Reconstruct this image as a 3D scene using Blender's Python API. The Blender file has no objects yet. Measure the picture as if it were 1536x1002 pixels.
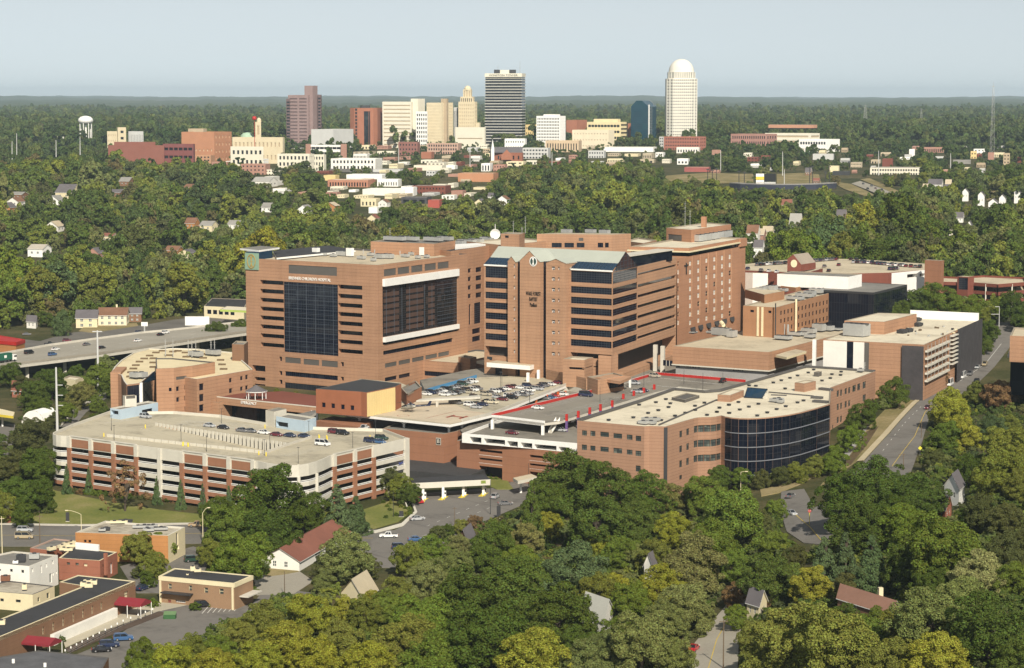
import bpy,math,random
from mathutils import Vector,noise
random.seed(7)
R=math.radians
scene=bpy.context.scene
COL=scene.collection
F,HC=3400.0,130.0
PITCH=math.atan(356.0/F)
CP,SP=math.cos(PITCH),math.sin(PITCH)
def ray(u,v):
 x,y=(u-768.0)/F,(501.0-v)/F
 return Vector((x,CP+y*SP,-SP+y*CP))
def P(u,v,z):
 d=ray(u,v); t=(z-HC)/d.z
 return Vector((d.x*t,d.y*t,z))
def PY(u,v,Y):
 d=ray(u,v); t=Y/d.y
 return Vector((d.x*t,Y,HC+d.z*t))
def proj(p):
 x,y,z=p[0],p[1],p[2]-HC
 dep=y*CP-z*SP
 up=y*SP+z*CP
 return 768+F*x/dep,501-F*up/dep,dep
def T(ox,oy):
 return lambda X,Y: (ox+X/6.0,oy+Y/6.0)
def sm(a,b,t):
 t=max(0.0,min(1.0,(t-a)/(b-a))); return t*t*(3-2*t)
def lerp(a,b,t): return a+(b-a)*t
PROF=[(0,0),(1180,0),(1600,13),(2000,35),(2600,45),(3400,50),(9000,50),(26000,104),(90000,60)]
def prof(y):
 for (a,za),(b,zb) in zip(PROF,PROF[1:]):
  if y <= b: return za+(zb-za)*sm(0,1,(y-a)/(b-a)) if zb != za else za
 return 60
def gz(x,y):
 r=25*sm(20,150,x)*(1-sm(1300,2200,y))*(.58+.42*sm(880,1080,y))
 r+=9*sm(40,130,x)*(1-sm(520,700,y))
 z=prof(y)+r
 if y>1500: z+=4*math.sin(x/310.0+1)*math.sin(y/420.0)*sm(1500,2200,y)
 if y>6000: z+=sm(6000,20000,y)*26*(noise.noise(Vector((x/5000.0,y/6000.0,3.1))) )
 return z
def G(u,v):
 z=0.0
 for _ in range(25):
  p=P(u,v,z); z=lerp(z,gz(p.x,p.y),0.6)
 p.z=gz(p.x,p.y); return p
MATS={}
def nodes(name):
 m=bpy.data.materials.new(name); m.use_nodes=True
 nt=m.node_tree; b=nt.nodes['Principled BSDF']
 return m,nt,b
def mth(nt,op,a,b=None):
 n=nt.nodes.new('ShaderNodeMath'); n.operation=op
 for i,x in enumerate((a,b)):
  if x is None: continue
  if isinstance(x,(int,float)): n.inputs[i].default_value=x
  else: nt.links.new(x,n.inputs[i])
 return n.outputs[0]
def ramp(nt,fac,stops):
 n=nt.nodes.new('ShaderNodeValToRGB'); e=n.color_ramp.elements
 while len(e)<len(stops): e.new(0.5)
 for k,(p,c) in zip(e,stops):
  k.position=p; k.color=(c[0],c[1],c[2],1)
 if fac is not None: nt.links.new(fac,n.inputs[0])
 return n.outputs[0]
def nz(nt,vec,scale,detail=4,rough=.6):
 n=nt.nodes.new('ShaderNodeTexNoise'); n.inputs['Scale'].default_value=scale
 n.inputs['Detail'].default_value=detail; n.inputs['Roughness'].default_value=rough
 if vec is not None: nt.links.new(vec,n.inputs['Vector'])
 return n.outputs['Fac']
def mixc(nt,fac,a,b,mode='MIX'):
 n=nt.nodes.new('ShaderNodeMix'); n.data_type = 'RGBA'; n.blend_type=mode
 for s,x in ((n.inputs[0],fac),(n.inputs[6],a),(n.inputs[7],b)):
  if isinstance(x,(int,float)): s.default_value=x
  elif isinstance(x,tuple): s.default_value=(x[0],x[1],x[2],1)
  else: nt.links.new(x,s)
 return n.outputs[2]
def pos(nt): return nt.nodes.new('ShaderNodeNewGeometry').outputs['Position']
def plain(name,c,rough=.8,var=.25,scale=.12,fine=1.2,spec=.3,metal=0.0,tint=None):
 """weathered surface: large blotches plus fine grain"""
 if name in MATS: return MATS[name]
 m,nt,b=nodes(name); p=pos(nt)
 n1=nz(nt,p,scale,5); n2=nz(nt,p,fine,3)
 f=mth(nt, 'ADD', mth(nt, 'MULTIPLY', n1,.65),mth(nt, 'MULTIPLY', n2,.35))
 lo=tuple(x*(1-var) for x in c); hi=tuple(min(1,x*(1+var)) for x in c)
 if tint: lo=tint
 nt.links.new(ramp(nt,f,[(.3,lo),(.7,hi)]),b.inputs['Base Color'])
 b.inputs['Roughness'].default_value=rough; b.inputs['Metallic'].default_value=metal
 b.inputs['Specular IOR Level'].default_value=spec
 MATS[name]=m; return m
def brick(name,c,course=1.45,dark=.72,var=.14):
 """brick cladding: control joints every so often up the wall, panel-to-panel tone"""
 if name in MATS: return MATS[name]
 m,nt,b=nodes(name); p=pos(nt)
 sx=nt.nodes.new('ShaderNodeSeparateXYZ'); nt.links.new(p,sx.inputs[0])
 fr=mth(nt, 'FRACT', mth(nt, 'DIVIDE', sx.outputs[2],course))
 line=mth(nt, 'LESS_THAN', fr,.11)
 mp=nt.nodes.new('ShaderNodeMapping'); mp.inputs['Scale'].default_value=(.05,.05,.22)
 nt.links.new(p,mp.inputs[0])
 n1=nz(nt,mp.outputs[0],1.0,5); n2=nz(nt,p,1.6,3)
 n3=nz(nt,p,.02,2)
 ms=nt.nodes.new('ShaderNodeMapping'); ms.inputs['Scale'].default_value=(.55,.55,.035); nt.links.new(p,ms.inputs[0]); n4=nz(nt,ms.outputs[0],1.0,4)
 f=mth(nt, 'ADD', mth(nt, 'ADD', mth(nt, 'MULTIPLY', n1,.35),mth(nt, 'MULTIPLY', n4,.25)),mth(nt, 'ADD', mth(nt, 'MULTIPLY', n2,.2),mth(nt, 'MULTIPLY', n3,.2)))
 lo=tuple(x*(1-var*1.4) for x in c); hi=tuple(x*(1+var) for x in c)
 col=ramp(nt,f,[(.32,lo),(.68,hi)])
 ln=mth(nt, 'MULTIPLY', line,1-dark)
 col=mixc(nt,ln,col,(0,0,0))
 nt.links.new(col,b.inputs['Base Color'])
 b.inputs['Roughness'].default_value=.9; b.inputs['Specular IOR Level'].default_value=.15
 MATS[name]=m; return m
def roofing(name,c,stain,seam=9.0):
 if name in MATS: return MATS[name]
 m,nt,b=nodes(name); p=pos(nt)
 n1=nz(nt,p,.06,6,.65); n2=nz(nt,p,.5,4); n3=nz(nt,p,.011,2)
 f=mth(nt, 'ADD', mth(nt, 'MULTIPLY', n1,.55),mth(nt, 'ADD', mth(nt, 'MULTIPLY', n2,.25),mth(nt, 'MULTIPLY', n3,.2)))
 hi=tuple(min(1,x*1.08) for x in c)
 col=ramp(nt,f,[(.37,stain),(.5,c),(.66,hi)])
 sx=nt.nodes.new('ShaderNodeSeparateXYZ'); nt.links.new(p,sx.inputs[0])
 d=mth(nt, 'ADD', mth(nt, 'MULTIPLY', sx.outputs[0],.77),mth(nt, 'MULTIPLY', sx.outputs[1],.63))
 fr=mth(nt, 'FRACT', mth(nt, 'DIVIDE', d,seam))
 ln=mth(nt, 'MULTIPLY', mth(nt, 'LESS_THAN', fr,.03),.16)
 col=mixc(nt,ln,col,(0,0,0))
 nt.links.new(col,b.inputs['Base Color']); b.inputs['Roughness'].default_value=.9
 b.inputs['Specular IOR Level'].default_value=.2
 MATS[name]=m; return m
def glass(name,c=(.008,.010,.016),rough=.05,spec=.28,blind=None,cell=3.0):
 """dark tinted curtain glass; some panes have blinds drawn behind"""
 if name in MATS: return MATS[name]
 m,nt,b=nodes(name); p=pos(nt)
 sc=nt.nodes.new('ShaderNodeVectorMath'); sc.operation = 'SCALE'; sc.inputs['Scale'].default_value=1/cell
 nt.links.new(p,sc.inputs[0])
 w=nt.nodes.new('ShaderNodeTexWhiteNoise'); w.noise_dimensions = '3D'
 fl=nt.nodes.new('ShaderNodeVectorMath'); fl.operation = 'FLOOR'
 nt.links.new(sc.outputs[0],fl.inputs[0]); nt.links.new(fl.outputs[0],w.inputs['Vector'])
 bl=blind or tuple(x*2.2 for x in c)
 col=ramp(nt,w.outputs['Value'],[(.0,c),(.62,tuple(x*1.25 for x in c)),(.9,tuple(lerp(x,y,.5) for x,y in zip(c,bl))),(1,bl)])
 nt.links.new(col,b.inputs['Base Color']); b.inputs['Roughness'].default_value=rough
 b.inputs['Specular IOR Level'].default_value=spec
 MATS[name]=m; return m
BRICK=brick('hospital_brick', (.39,.222,.134),var=.19)
BRICKP=brick('pavilion_brick', (.4,.234,.142),course=1.3,var=.19)
BRICKT=brick('tower_brick', (.39,.205,.12),course=2.4,dark=.9)
BRICKD=brick('garage_brick', (.30,.145,.085),course=2.8,dark=.9)
BRICKR=brick('red_brick', (.31,.125,.08),course=2.0,dark=.88)
BRICKE=brick('office_brick', (.355,.208,.134),course=1.05,dark=.72)
BRICKB=brick('brown_brick', (.22,.125,.075),course=.9,dark=.9)
BRICKO=brick('orange_brick', (.42,.2,.075),course=1.2,dark=.85)
BRICKM=brick('maroon_brick', (.19,.065,.045),course=2.2,dark=.9)
CONC=plain('concrete', (.52,.49,.42),var=.14,scale=.2)
CONCW=plain('pale_concrete', (.56,.53,.45),var=.1,scale=.2)
CONCD=roofing('deck_concrete', (.43,.385,.285),(.27,.24,.18),seam=7.5)
ASPH=roofing('asphalt', (.165,.153,.137),(.11,.102,.092),seam=37)
ASPHD=plain('dark_asphalt', (.045,.045,.046),var=.3,scale=.08)
ROADC=plain('road_concrete', (.30,.275,.225),var=.16,scale=.05)
DECKG=roofing('grey_deck', (.225,.205,.17),(.12,.11,.095),seam=7.5)
WHITE=plain('white_paint', (.78,.77,.73),var=.07,scale=.3,rough=.6)
WHITEW=plain('white_render', (.72,.7,.64),var=.08,scale=.2)
CREAM=plain('cream_paint', (.66,.58,.38),var=.1)
CREAMY=plain('yellow_cream', (.68,.52,.24),var=.08)
RTAN=roofing('tan_roof', (.50,.43,.31),(.33,.28,.2))
RCREAM=roofing('cream_roof', (.62,.56,.43),(.42,.37,.28))
RYEL=roofing('yellow_roof', (.63,.54,.35),(.48,.4,.25))
RGREY=roofing('grey_roof', (.2,.19,.17),(.13,.12,.11))
RDARK=roofing('dark_roof', (.045,.045,.048),(.03,.03,.03))
RGRIT=roofing('gritty_roof', (.42,.38,.3),(.2,.17,.13))
RTEAL=plain('seamed_metal_roof', (.4,.42,.36),var=.08,rough=.5,spec=.4)
GLASS=glass('curtain_glass', (.004,.006,.015),blind=(.02,.024,.034),cell=2.6)
GLASSB=glass('blue_glass', (.01,.03,.06),blind=(.015,.04,.07))
GLASSG=glass('grey_window_glass', (.05,.06,.055),blind=(.17,.19,.16),cell=1.7)
GLASSK=glass('black_glass', (.004,.006,.013),blind=(.022,.024,.03),cell=4.2)
GLASSN=glass('brown_reflection_glass', (.014,.011,.011),blind=(.06,.042,.034),cell=3.1)  # brown pane tones paint in the reflection on the tower's right glass
MULL=plain('mullion_metal', (.04,.045,.055),var=.1,rough=.5)
MULLD=plain('dark_mullion', (.02,.022,.028),var=.1,rough=.5)
LOUV=plain('grey_louvre', (.10,.092,.082),var=.12,rough=.7)
STEEL=plain('galvanised_steel', (.42,.42,.4),var=.15,rough=.5,metal=.3)
DARKM=plain('dark_metal', (.04,.04,.042),var=.2,rough=.5)
COPING=plain('coping', (.30,.26,.2),var=.15)
COPD=plain('dark_coping', (.09,.085,.08),var=.15)
REDP=plain('red_paint', (.42,.025,.02),var=.12,rough=.5)
BLUEP=plain('blue_paint', (.06,.22,.42),var=.12,rough=.5)
PALEB=plain('pale_blue_panel', (.42,.52,.6),var=.08,rough=.5)
YELP=plain('yellow_paint', (.7,.55,.06),var=.1,rough=.5)
BLACK=plain('black_paint', (.01,.01,.01),var=.1,rough=.5)
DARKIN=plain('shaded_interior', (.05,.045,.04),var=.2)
NET=plain('scaffold_netting', (.055,.05,.052),var=.35,scale=.25,fine=2.5)
GREYST=plain('grey_stone', (.32,.31,.3),var=.15)
AWN=plain('crimson_canvas', (.2,.022,.03),var=.1)
SHING=plain('brown_shingle', (.19,.1,.06),var=.2,fine=2.5)
SHINGR=plain('red_brown_shingle', (.21,.085,.058),var=.18,fine=2.5)
SHINGG=plain('grey_shingle', (.12,.11,.115),var=.2,fine=2.5)
BARK=plain('bark', (.07,.055,.04),var=.3,fine=3)
WOOD=plain('weathered_wood', (.13,.095,.06),var=.25,fine=3)
class MB:
 def __init__(s): s.v=[]; s.f=[]; s.mi=[]; s.ms=[]
 def _m(s,m):
  if m not in s.ms: s.ms.append(m)
  return s.ms.index(m)
 def face(s,pts,m):
  b=len(s.v); s.v+=[tuple(p) for p in pts]; s.f.append(tuple(range(b,b+len(pts)))); s.mi.append(s._m(m))
 def prism(s,poly,z0,z1,m,top=True,bot=True,mtop=None):
  poly=ccw(poly); n=len(poly)
  for i in range(n):
   a,b=poly[i],poly[(i+1) % n]
   s.face([(a[0],a[1],z0),(b[0],b[1],z0),(b[0],b[1],z1),(a[0],a[1],z1)],m)
  if top: s.face([(p[0],p[1],z1) for p in poly],mtop or m)
  if bot: s.face([(p[0],p[1],z0) for p in reversed(poly)],m)
 def obox(s,c,ax,lx,ly,z0,z1,m,mtop=None):
  """box centred c (x,y) with its long side along unit 2d axis ax"""
  ax=Vector((ax[0],ax[1])).normalized(); ay=Vector((-ax.y,ax.x)); c=Vector((c[0],c[1]))
  q=[c+ax*(sx*lx/2)+ay*(sy*ly/2) for sx,sy in ((-1,-1),(1,-1),(1,1),(-1,1))]
  s.prism(q,z0,z1,m,mtop=mtop)
 def bar(s,a,b,w,m,h=None):
  """rectangular bar from a to b"""
  a,b=Vector(a),Vector(b); d=(b-a)
  if d.length<1e-6: return
  d.normalize()
  up=Vector((0,0,1)) if abs(d.z)<.95 else Vector((1,0,0))
  x=d.cross(up).normalized(); y=x.cross(d); h=h or w
  q=[x*(sx*w/2)+y*(sy*h/2) for sx,sy in ((-1,-1),(1,-1),(1,1),(-1,1))]
  for i in range(4):
   j=(i+1) % 4; s.face([a+q[i],a+q[j],b+q[j],b+q[i]],m)
  s.face([a+k for k in reversed(q)],m); s.face([b+k for k in q],m)
 def tube(s,a,b,r0,r1,m,n=8,cap=True):
  a,b=Vector(a),Vector(b); d=(b-a).normalized()
  up=Vector((0,0,1)) if abs(d.z)<.95 else Vector((1,0,0))
  x=d.cross(up).normalized(); y=d.cross(x)
  ra=[a+(x*math.cos(t)+y*math.sin(t))*r0 for t in [2*math.pi*i/n for i in range(n)]]
  rb=[b+(x*math.cos(t)+y*math.sin(t))*r1 for t in [2*math.pi*i/n for i in range(n)]]
  for i in range(n):
   j=(i+1) % n; s.face([ra[j],ra[i],rb[i],rb[j]],m)
  if cap: s.face(rb[::-1],m); s.face(ra,m)
 def lathe(s,c,prof_,m,n=16):
  for (r0,z0),(r1,z1) in zip(prof_,prof_[1:]):
   for i in range(n):
    t0,t1=2*math.pi*i/n,2*math.pi*(i+1)/n
    q=[]
    for r,z,t in ((r0,z0,t0),(r0,z0,t1),(r1,z1,t1),(r1,z1,t0)):
     q.append((c[0]+r*math.cos(t),c[1]+r*math.sin(t),c[2]+z))
    if r0<1e-6: q=q[1:] if True else q
    elif r1<1e-6: q=q[:3]
    s.face(q,m)
 def build(s,name,parent=None,smooth=False):
  if not s.f: return None
  off=parent_loc(parent)
  me=bpy.data.meshes.new(name)
  me.from_pydata([(v[0]-off[0],v[1]-off[1],v[2]-off[2]) for v in s.v],[],s.f)
  for m in s.ms: me.materials.append(m)
  me.polygons.foreach_set('material_index', s.mi)
  if smooth:
   import bmesh
   bm=bmesh.new(); bm.from_mesh(me); bmesh.ops.remove_doubles(bm,verts=bm.verts,dist=.001); bm.to_mesh(me); bm.free()
   me.polygons.foreach_set('use_smooth', [True]*len(me.polygons))
  me.update()
  o=bpy.data.objects.new(name,me); COL.objects.link(o)
  if parent is not None: o.parent=parent
  return o
CLEAR=[]
def parent_loc(p):
 l=Vector((0,0,0))
 while p is not None:
  l=l+p.location; p=p.parent
 return l
def ccw(poly):
 a=sum(p[0]*q[1]-q[0]*p[1] for p,q in zip(poly,poly[1:]+poly[:1]))
 return list(poly) if a>0 else list(poly)[::-1]
def thing(name,label,cat,loc,group=None):
 o=bpy.data.objects.new(name,None); COL.objects.link(o); o.location=loc
 o.empty_display_size=1
 return tag(o,label,cat,group)
def tag(o,label=None,cat=None,group=None,kind=None):
 if label: o['label']=label
 if cat: o['category']=cat
 if group: o['group']=group
 if kind: o['kind']=kind
 return o
def copytree(o,loc,rz=0,label=None,group=None,scale=None):
 c=o.copy(); COL.objects.link(c); c.location=loc; c.rotation_euler=(0,0,rz)
 if scale: c.scale=scale
 if label: c['label']=label
 if group: c['group']=group
 for ch in [x for x in o.children]:
  k=ch.copy(); COL.objects.link(k); k.parent=c
  for g in [x for x in ch.children]:
   q=g.copy(); COL.objects.link(q); q.parent=k
 return c
def v2(p): return Vector((p[0],p[1]))
def wp(A,B,u,v):
 """pixel -> (metres along wall A-B, height) on the vertical plane through A and B"""
 d=ray(u,v); a=v2(A); w=(v2(B)-a); L=w.length; w /= L
 n=Vector((-w.y,w.x)); t=n.dot(a)/n.dot(Vector((d.x,d.y)))
 p=Vector((d.x*t,d.y*t)); return (p-a).dot(w),HC+d.z*t
def H(A,B,tl,br,kind='win', **k):
 s0,z1=wp(A,B,*tl); s1,z0=wp(A,B,*br)
 if s0>s1: s0,s1=s1,s0
 if z0>z1: z0,z1=z1,z0
 d=dict(s0=s0,s1=s1,z0=z0,z1=z1,kind=kind); d.update(k); return d
STY={
 'win': dict(depth=.35,mat=GLASSG,fr=MULLD,name='window'),
 'dark': dict(depth=.5,mat=GLASS,fr=MULLD,name='window'),
 'strip': dict(depth=1.0,mat=GLASS,fr=MULLD,name='window'),
 'curt': dict(depth=.25,mat=GLASS,fr=MULL,name='curtain_wall'),
 'louv': dict(depth=.2,mat=LOUV,fr=LOUV,name='louvre'),
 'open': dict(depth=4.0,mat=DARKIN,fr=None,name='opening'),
 'door': dict(depth=.3,mat=WHITE,fr=None,name='door'),
}
def facade(wall,root,A,B,z0,z1,holes,mat,flip=1,revm=None):
 """wall from A to B seen from outside with A on the left; holes are really recessed; windows become parts of root"""
 a=v2(A); w=v2(B)-a; L=w.length; w /= L; nrm=Vector((w.y,-w.x))*flip
 def pt(s,z,d=0.0):
  q=a+w*s-nrm*d; return (q.x,q.y,z)
 hs=[]
 for h in holes:
  h=dict(h); h['s0']=max(.03,h['s0']); h['s1']=min(L-.03,h['s1']); h['z0']=max(z0+.03,h['z0']); h['z1']=min(z1-.03,h['z1'])
  if h['s1']-h['s0']>.1 and h['z1']-h['z0']>.1: hs.append(h)
 xs=sorted(set([0,L]+[h['s0'] for h in hs]+[h['s1'] for h in hs]))
 zs=sorted(set([z0,z1]+[h['z0'] for h in hs]+[h['z1'] for h in hs]))
 for zi in range(len(zs)-1):
  za,zb=zs[zi],zs[zi+1]
  if zb-za<1e-4: continue
  run=None
  for xi in range(len(xs)-1):
   xa,xb=xs[xi],xs[xi+1]
   if xb-xa<1e-4: continue
   cx,cz=(xa+xb)/2,(za+zb)/2
   hole=any(h['s0']<cx<h['s1'] and h['z0']<cz<h['z1'] for h in hs)
   if hole:
    if run: wall.face([pt(run[0],za),pt(run[1],za),pt(run[1],zb),pt(run[0],zb)],mat); run=None
   else: run=(run[0],xb) if run else (xa,xb)
  if run: wall.face([pt(run[0],za),pt(run[1],za),pt(run[1],zb),pt(run[0],zb)],mat)
 for h in hs:
  st=dict(STY[h['kind']]); st.update({k: v for k,v in h.items() if k in ('depth', 'mat', 'fr', 'name', 'rev')})
  d=st['depth']; rm=st.get('rev') or revm or mat
  s0,s1,a0,a1=h['s0'],h['s1'],h['z0'],h['z1']
  wall.face([pt(s0,a0),pt(s0,a0,d),pt(s0,a1,d),pt(s0,a1)][::-1],rm)
  wall.face([pt(s1,a0,d),pt(s1,a0),pt(s1,a1),pt(s1,a1,d)][::-1],rm)
  wall.face([pt(s0,a0),pt(s1,a0),pt(s1,a0,d),pt(s0,a0,d)],rm)
  wall.face([pt(s0,a1,d),pt(s1,a1,d),pt(s1,a1),pt(s0,a1)],rm)
  g=h.get('into') or MB()
  e=.01
  if h.get('into') == 'skip': continue
  g.face([pt(s0+e,a0+e,d),pt(s1-e,a0+e,d),pt(s1-e,a1-e,d),pt(s0+e,a1-e,d)],st['mat'])
  nx,nzz=h.get('nx', 0),h.get('nz', 0); fw=h.get('fw', .12)
  if st['fr'] is not None and (nx or nzz):
   dd=d-.1
   def bar(sa,sb,ya,yb):
    g.face([pt(sa,ya,dd),pt(sb,ya,dd),pt(sb,yb,dd),pt(sa,yb,dd)],st['fr'])
   for i in range(1,nx):
    q=lerp(s0,s1,i/nx); bar(q-fw/2,q+fw/2,a0+e,a1-e)
   for i in range(1,nzz):
    q=lerp(a0,a1,i/nzz); dd=d-.13; bar(s0+e,s1-e,q-fw/2,q+fw/2)
   dd=d-.12
   bar(s0+e,s0+fw,a0+e,a1-e); bar(s1-fw,s1-e,a0+e,a1-e)
  if not h.get('into'): g.build(st['name'],root)
def inset(poly,d):
 poly=ccw([v2(p) for p in poly]); n=len(poly); out=[]
 for i in range(n):
  p0,p1,p2=poly[i-1],poly[i],poly[(i+1) % n]
  e0=(p1-p0).normalized(); e1=(p2-p1).normalized()
  n0=Vector((-e0.y,e0.x)); n1=Vector((-e1.y,e1.x)); b=n0+n1
  k=b.length_squared
  b=b*(2/k) if k>.15 else n0
  out.append(p1+b*d)
 return out
def roof(root,poly,z,m,par=.7,wd=.45,cop=COPING,name='roof'):
 r=MB(); po=ccw([v2(p) for p in poly]); pi=inset(po,wd); n=len(po)
 if par>0:
  for i in range(n):
   j=(i+1) % n
   r.face([(po[i].x,po[i].y,z),(po[j].x,po[j].y,z),(pi[j].x,pi[j].y,z),(pi[i].x,pi[i].y,z)],cop)
   r.face([(pi[j].x,pi[j].y,z-par),(pi[i].x,pi[i].y,z-par),(pi[i].x,pi[i].y,z),(pi[j].x,pi[j].y,z)],cop)
  r.face([(p.x,p.y,z-par) for p in pi],m)
 else: r.face([(p.x,p.y,z) for p in po],m)
 return r.build(name,root)
def quad(L_,F_,R_,z):
 """visible roof corners left, front, right (pixels) -> world polygon [left, front, right, back]"""
 a,b,c=P(*L_,z),P(*F_,z),P(*R_,z); return [a,b,c,a+c-b]
def cen(poly,z):
 return Vector((sum(p[0] for p in poly)/len(poly),sum(p[1] for p in poly)/len(poly),z))
def bld(name,label,cat,poly,z0,z1,wm,rm,holes=None,par=.7,group=None,cop=COPING,wd=.45,root=None,wname='wall', rname='roof', mats=None):
 """flat-roofed block: poly in order seen along the front from left to right; holes {edge index: [..]}"""
 root=root or thing(name,label,cat,cen(poly,z0),group)
 w=MB(); n=len(poly); holes=holes or {}
 a=sum(poly[i][0]*poly[(i+1) % n][1]-poly[(i+1) % n][0]*poly[i][1] for i in range(n))
 fl=1 if a>0 else -1
 for i in range(n):
  facade(w,root,poly[i],poly[(i+1) % n],z0,z1,holes.get(i,[]),(mats or {}).get(i,wm),fl)
 w.build(wname,root); roof(root,poly,z1,rm,par,wd,cop,rname)
 return root
def text(body,size,mat,root,loc,xdir,up=Vector((0,0,1)),ext=.08,name='lettering', fit=None):
 cu=bpy.data.curves.new(name, 'FONT'); cu.body=body; cu.size=size; cu.extrude=ext; cu.align_x = 'CENTER'; cu.align_y = 'CENTER'
 tmp=bpy.data.objects.new('tmp', cu); COL.objects.link(tmp)
 me=bpy.data.meshes.new_from_object(tmp.evaluated_get(bpy.context.evaluated_depsgraph_get()))
 COL.objects.unlink(tmp); bpy.data.objects.remove(tmp)
 x=Vector(xdir).normalized(); n=x.cross(up).normalized(); k=1
 if fit:
  wdt=max(v.co.x for v in me.vertices)-min(v.co.x for v in me.vertices); k=fit/wdt
 off=Vector(loc)-parent_loc(root)
 for v in me.vertices:
  c=v.co; v.co=off+x*c.x*k+up*c.y+n*c.z
 me.materials.clear(); me.materials.append(mat)
 o=bpy.data.objects.new(name,me); COL.objects.link(o); o.parent=root; return o
def onwall(A,B,u,v,out=.1):
 s,z=wp(A,B,u,v); a=v2(A); w=(v2(B)-a).normalized(); n=Vector((w.y,-w.x))
 q=a+w*s+n*out; return Vector((q.x,q.y,z))
def wdir(A,B):
 w=(v2(B)-v2(A)).normalized(); return Vector((w.x,w.y,0))
ta,tb,tc,td=T(360,360),T(560,350),T(720,350),T(900,330)
te,tg,th,ti=T(360,500),T(560,500),T(680,490),T(880,480)
tj,tk,tl,tm=T(60,560),T(260,590),T(440,590),T(620,600)
tn,to,tp,tq=T(150,500),T(850,570),T(1060,530),T(1100,380)
tr,ts,tw=T(1280,380),T(1220,450),T(1280,560)
x1,x2,x3,x4,x5=T(0,440),T(0,590),T(0,740),T(0,835),T(200,740)
def unit(root,u,v,z,lx,ly,h,ax=(.78,-.62),m=STEEL,name='rooftop_unit', legs=True):
 """air handler: casing on a curb with a raised fan deck"""
 p=P(u,v,z); b=MB()
 b.obox((p.x,p.y),ax,lx*.9,ly*.9,z,z+.35,DARKM)
 b.obox((p.x,p.y),ax,lx,ly,z+.35,z+h,m)
 a=Vector(ax).normalized()
 k=max(1,int(lx/2.2))
 for i in range(k):
  t=(i+.5)/k-.5
  b.tube((p.x+a.x*lx*t,p.y+a.y*lx*t,z+h),(p.x+a.x*lx*t,p.y+a.y*lx*t,z+h+.25),ly*.32,ly*.3,DARKM,10)
 return b.build(name,root)
def vents(root,pts,z,s=.9,m=DARKM):
 for (u,v) in pts:
  p=P(u,v,z); b=MB(); b.obox((p.x,p.y),(.8,.6),s,s,z,z+.5,m); b.obox((p.x,p.y),(.8,.6),s*1.25,s*1.25,z+.5,z+.62,m)
  b.build('roof_vent', root)
def mastp(root,u,v,z,h,r=.12,name='antenna'):
 p=P(u,v,z); b=MB(); b.tube((p.x,p.y,z),(p.x,p.y,z+h),r,r*.5,STEEL,6)
 for k in range(3): b.bar((p.x-.5,p.y,z+h*(.6+.15*k)),(p.x+.5,p.y,z+h*(.6+.15*k)),.07,STEEL)
 b.build(name,root)
def slab(root,pts,z0,z1,m,mtop=None,name='slab'):
 b=MB(); b.prism([v2(p) for p in pts],z0,z1,m,mtop=mtop); return b.build(name,root)
HB=57.5
A,B,C=P(*ta(50,163),HB),P(*ta(1238,226),HB),P(*tb(848,184),HB)
D=A+C-B
s0,zt0=wp(A,B,*ta(180,358))
L1,L2,L3,L4=(wp(A,B,*ta(x,358+.06*(x-180)))[0] for x in (180,393,880,1100))
rows=[]
for y in (358,438,518,598,678,758,838,920):
 rows.append((wp(A,B,*ta(180,y))[1],wp(A,B,*ta(180,y+38))[1]))
left=[]
for i,(za,zb) in enumerate(rows):
 for (sa,sb,n) in ((L1,L2,6),(L3,L4,6)):
  left.append(dict(s0=sa,s1=sb-.02 if sb == L2 else sb,z0=zb,z1=za,kind='strip', depth=2.2,nx=n,fw=.09))
zg0=wp(A,B,*te(640,186))[1]
left=[h for h in left if not (h['s1'] <= L2+.1 and False)]
for h in left:
 if h['s0'] == L1: h['s1']=L2-.05
 else: h['s0']=L3+.05
left.append(dict(s0=L2,s1=L3,z0=zg0,z1=rows[0][0]-.15,kind='curt', nx=22,nz=24,fw=.1,depth=.3))
left.append(H(A,B,ta(437,222),ta(872,325), 'louv', nx=1,nz=1))
for t0,t1 in (((405,212),(547,275)),((570,228),(712,292)),((733,240),(880,308))): left.append(H(A,B,te(*t0),te(*t1), 'louv'))
for t0,t1 in (((350,208),(378,252)),((906,257),(934,300)),((352,338),(380,378)),((906,390),(934,428)),((353,417),(381,458)),((356,506),(382,548))):
 left.append(H(A,B,te(*t0),te(*t1), 'dark', depth=1.0))
left.append(H(A,B,te(405,340),te(880,425), 'strip', nx=26,depth=.5))
left.append(H(A,B,te(405,440),te(880,640), 'curt', nx=20,nz=8))
left.append(H(A,B,te(110,284),te(228,352), 'dark', depth=2.5,nx=4))
left.append(H(A,B,te(130,390),te(228,432), 'dark', depth=2.5,nx=3)); left.append(H(A,B,te(130,452),te(228,505), 'dark', depth=2.5,nx=3))
right=[]
sR0,zR1=wp(B,C,*tb(82,415)); sR1,_=wp(B,C,*tb(760,325))
sRm=wp(B,C,*tb(590,350))[0]
def zR(x,y,t=tb): return wp(B,C,*t(x,y))[1]
wt,wb=zR(82,412),zR(82,478)
bt,bb=zR(86,937),zR(86,980)
right.append(dict(s0=sR0,s1=sR1,z0=bt,z1=wb,kind='curt', nx=30,nz=22,fw=.09,mat=GLASSN,depth=.6))
for q in ((95,325,205,316,60),(220,303,325,300,60),(342,286,445,283,62),(462,270,565,268,62),(580,253,680,254,60)):
 sa=wp(B,C,*tb(q[0],q[1]))[0]; sb=wp(B,C,*tb(q[2],q[3]))[0]
 right.append(dict(s0=sa,s1=sb,z0=zR(95,388),z1=zR(95,326),kind='louv'))
right.append(dict(s0=sR0,s1=sR1,z0=zR(88,1005),z1=bb-.05,kind='strip', depth=.9,nx=20))
zz1,zz0=zR(90,160,tg),zR(90,198,tg)
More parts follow.
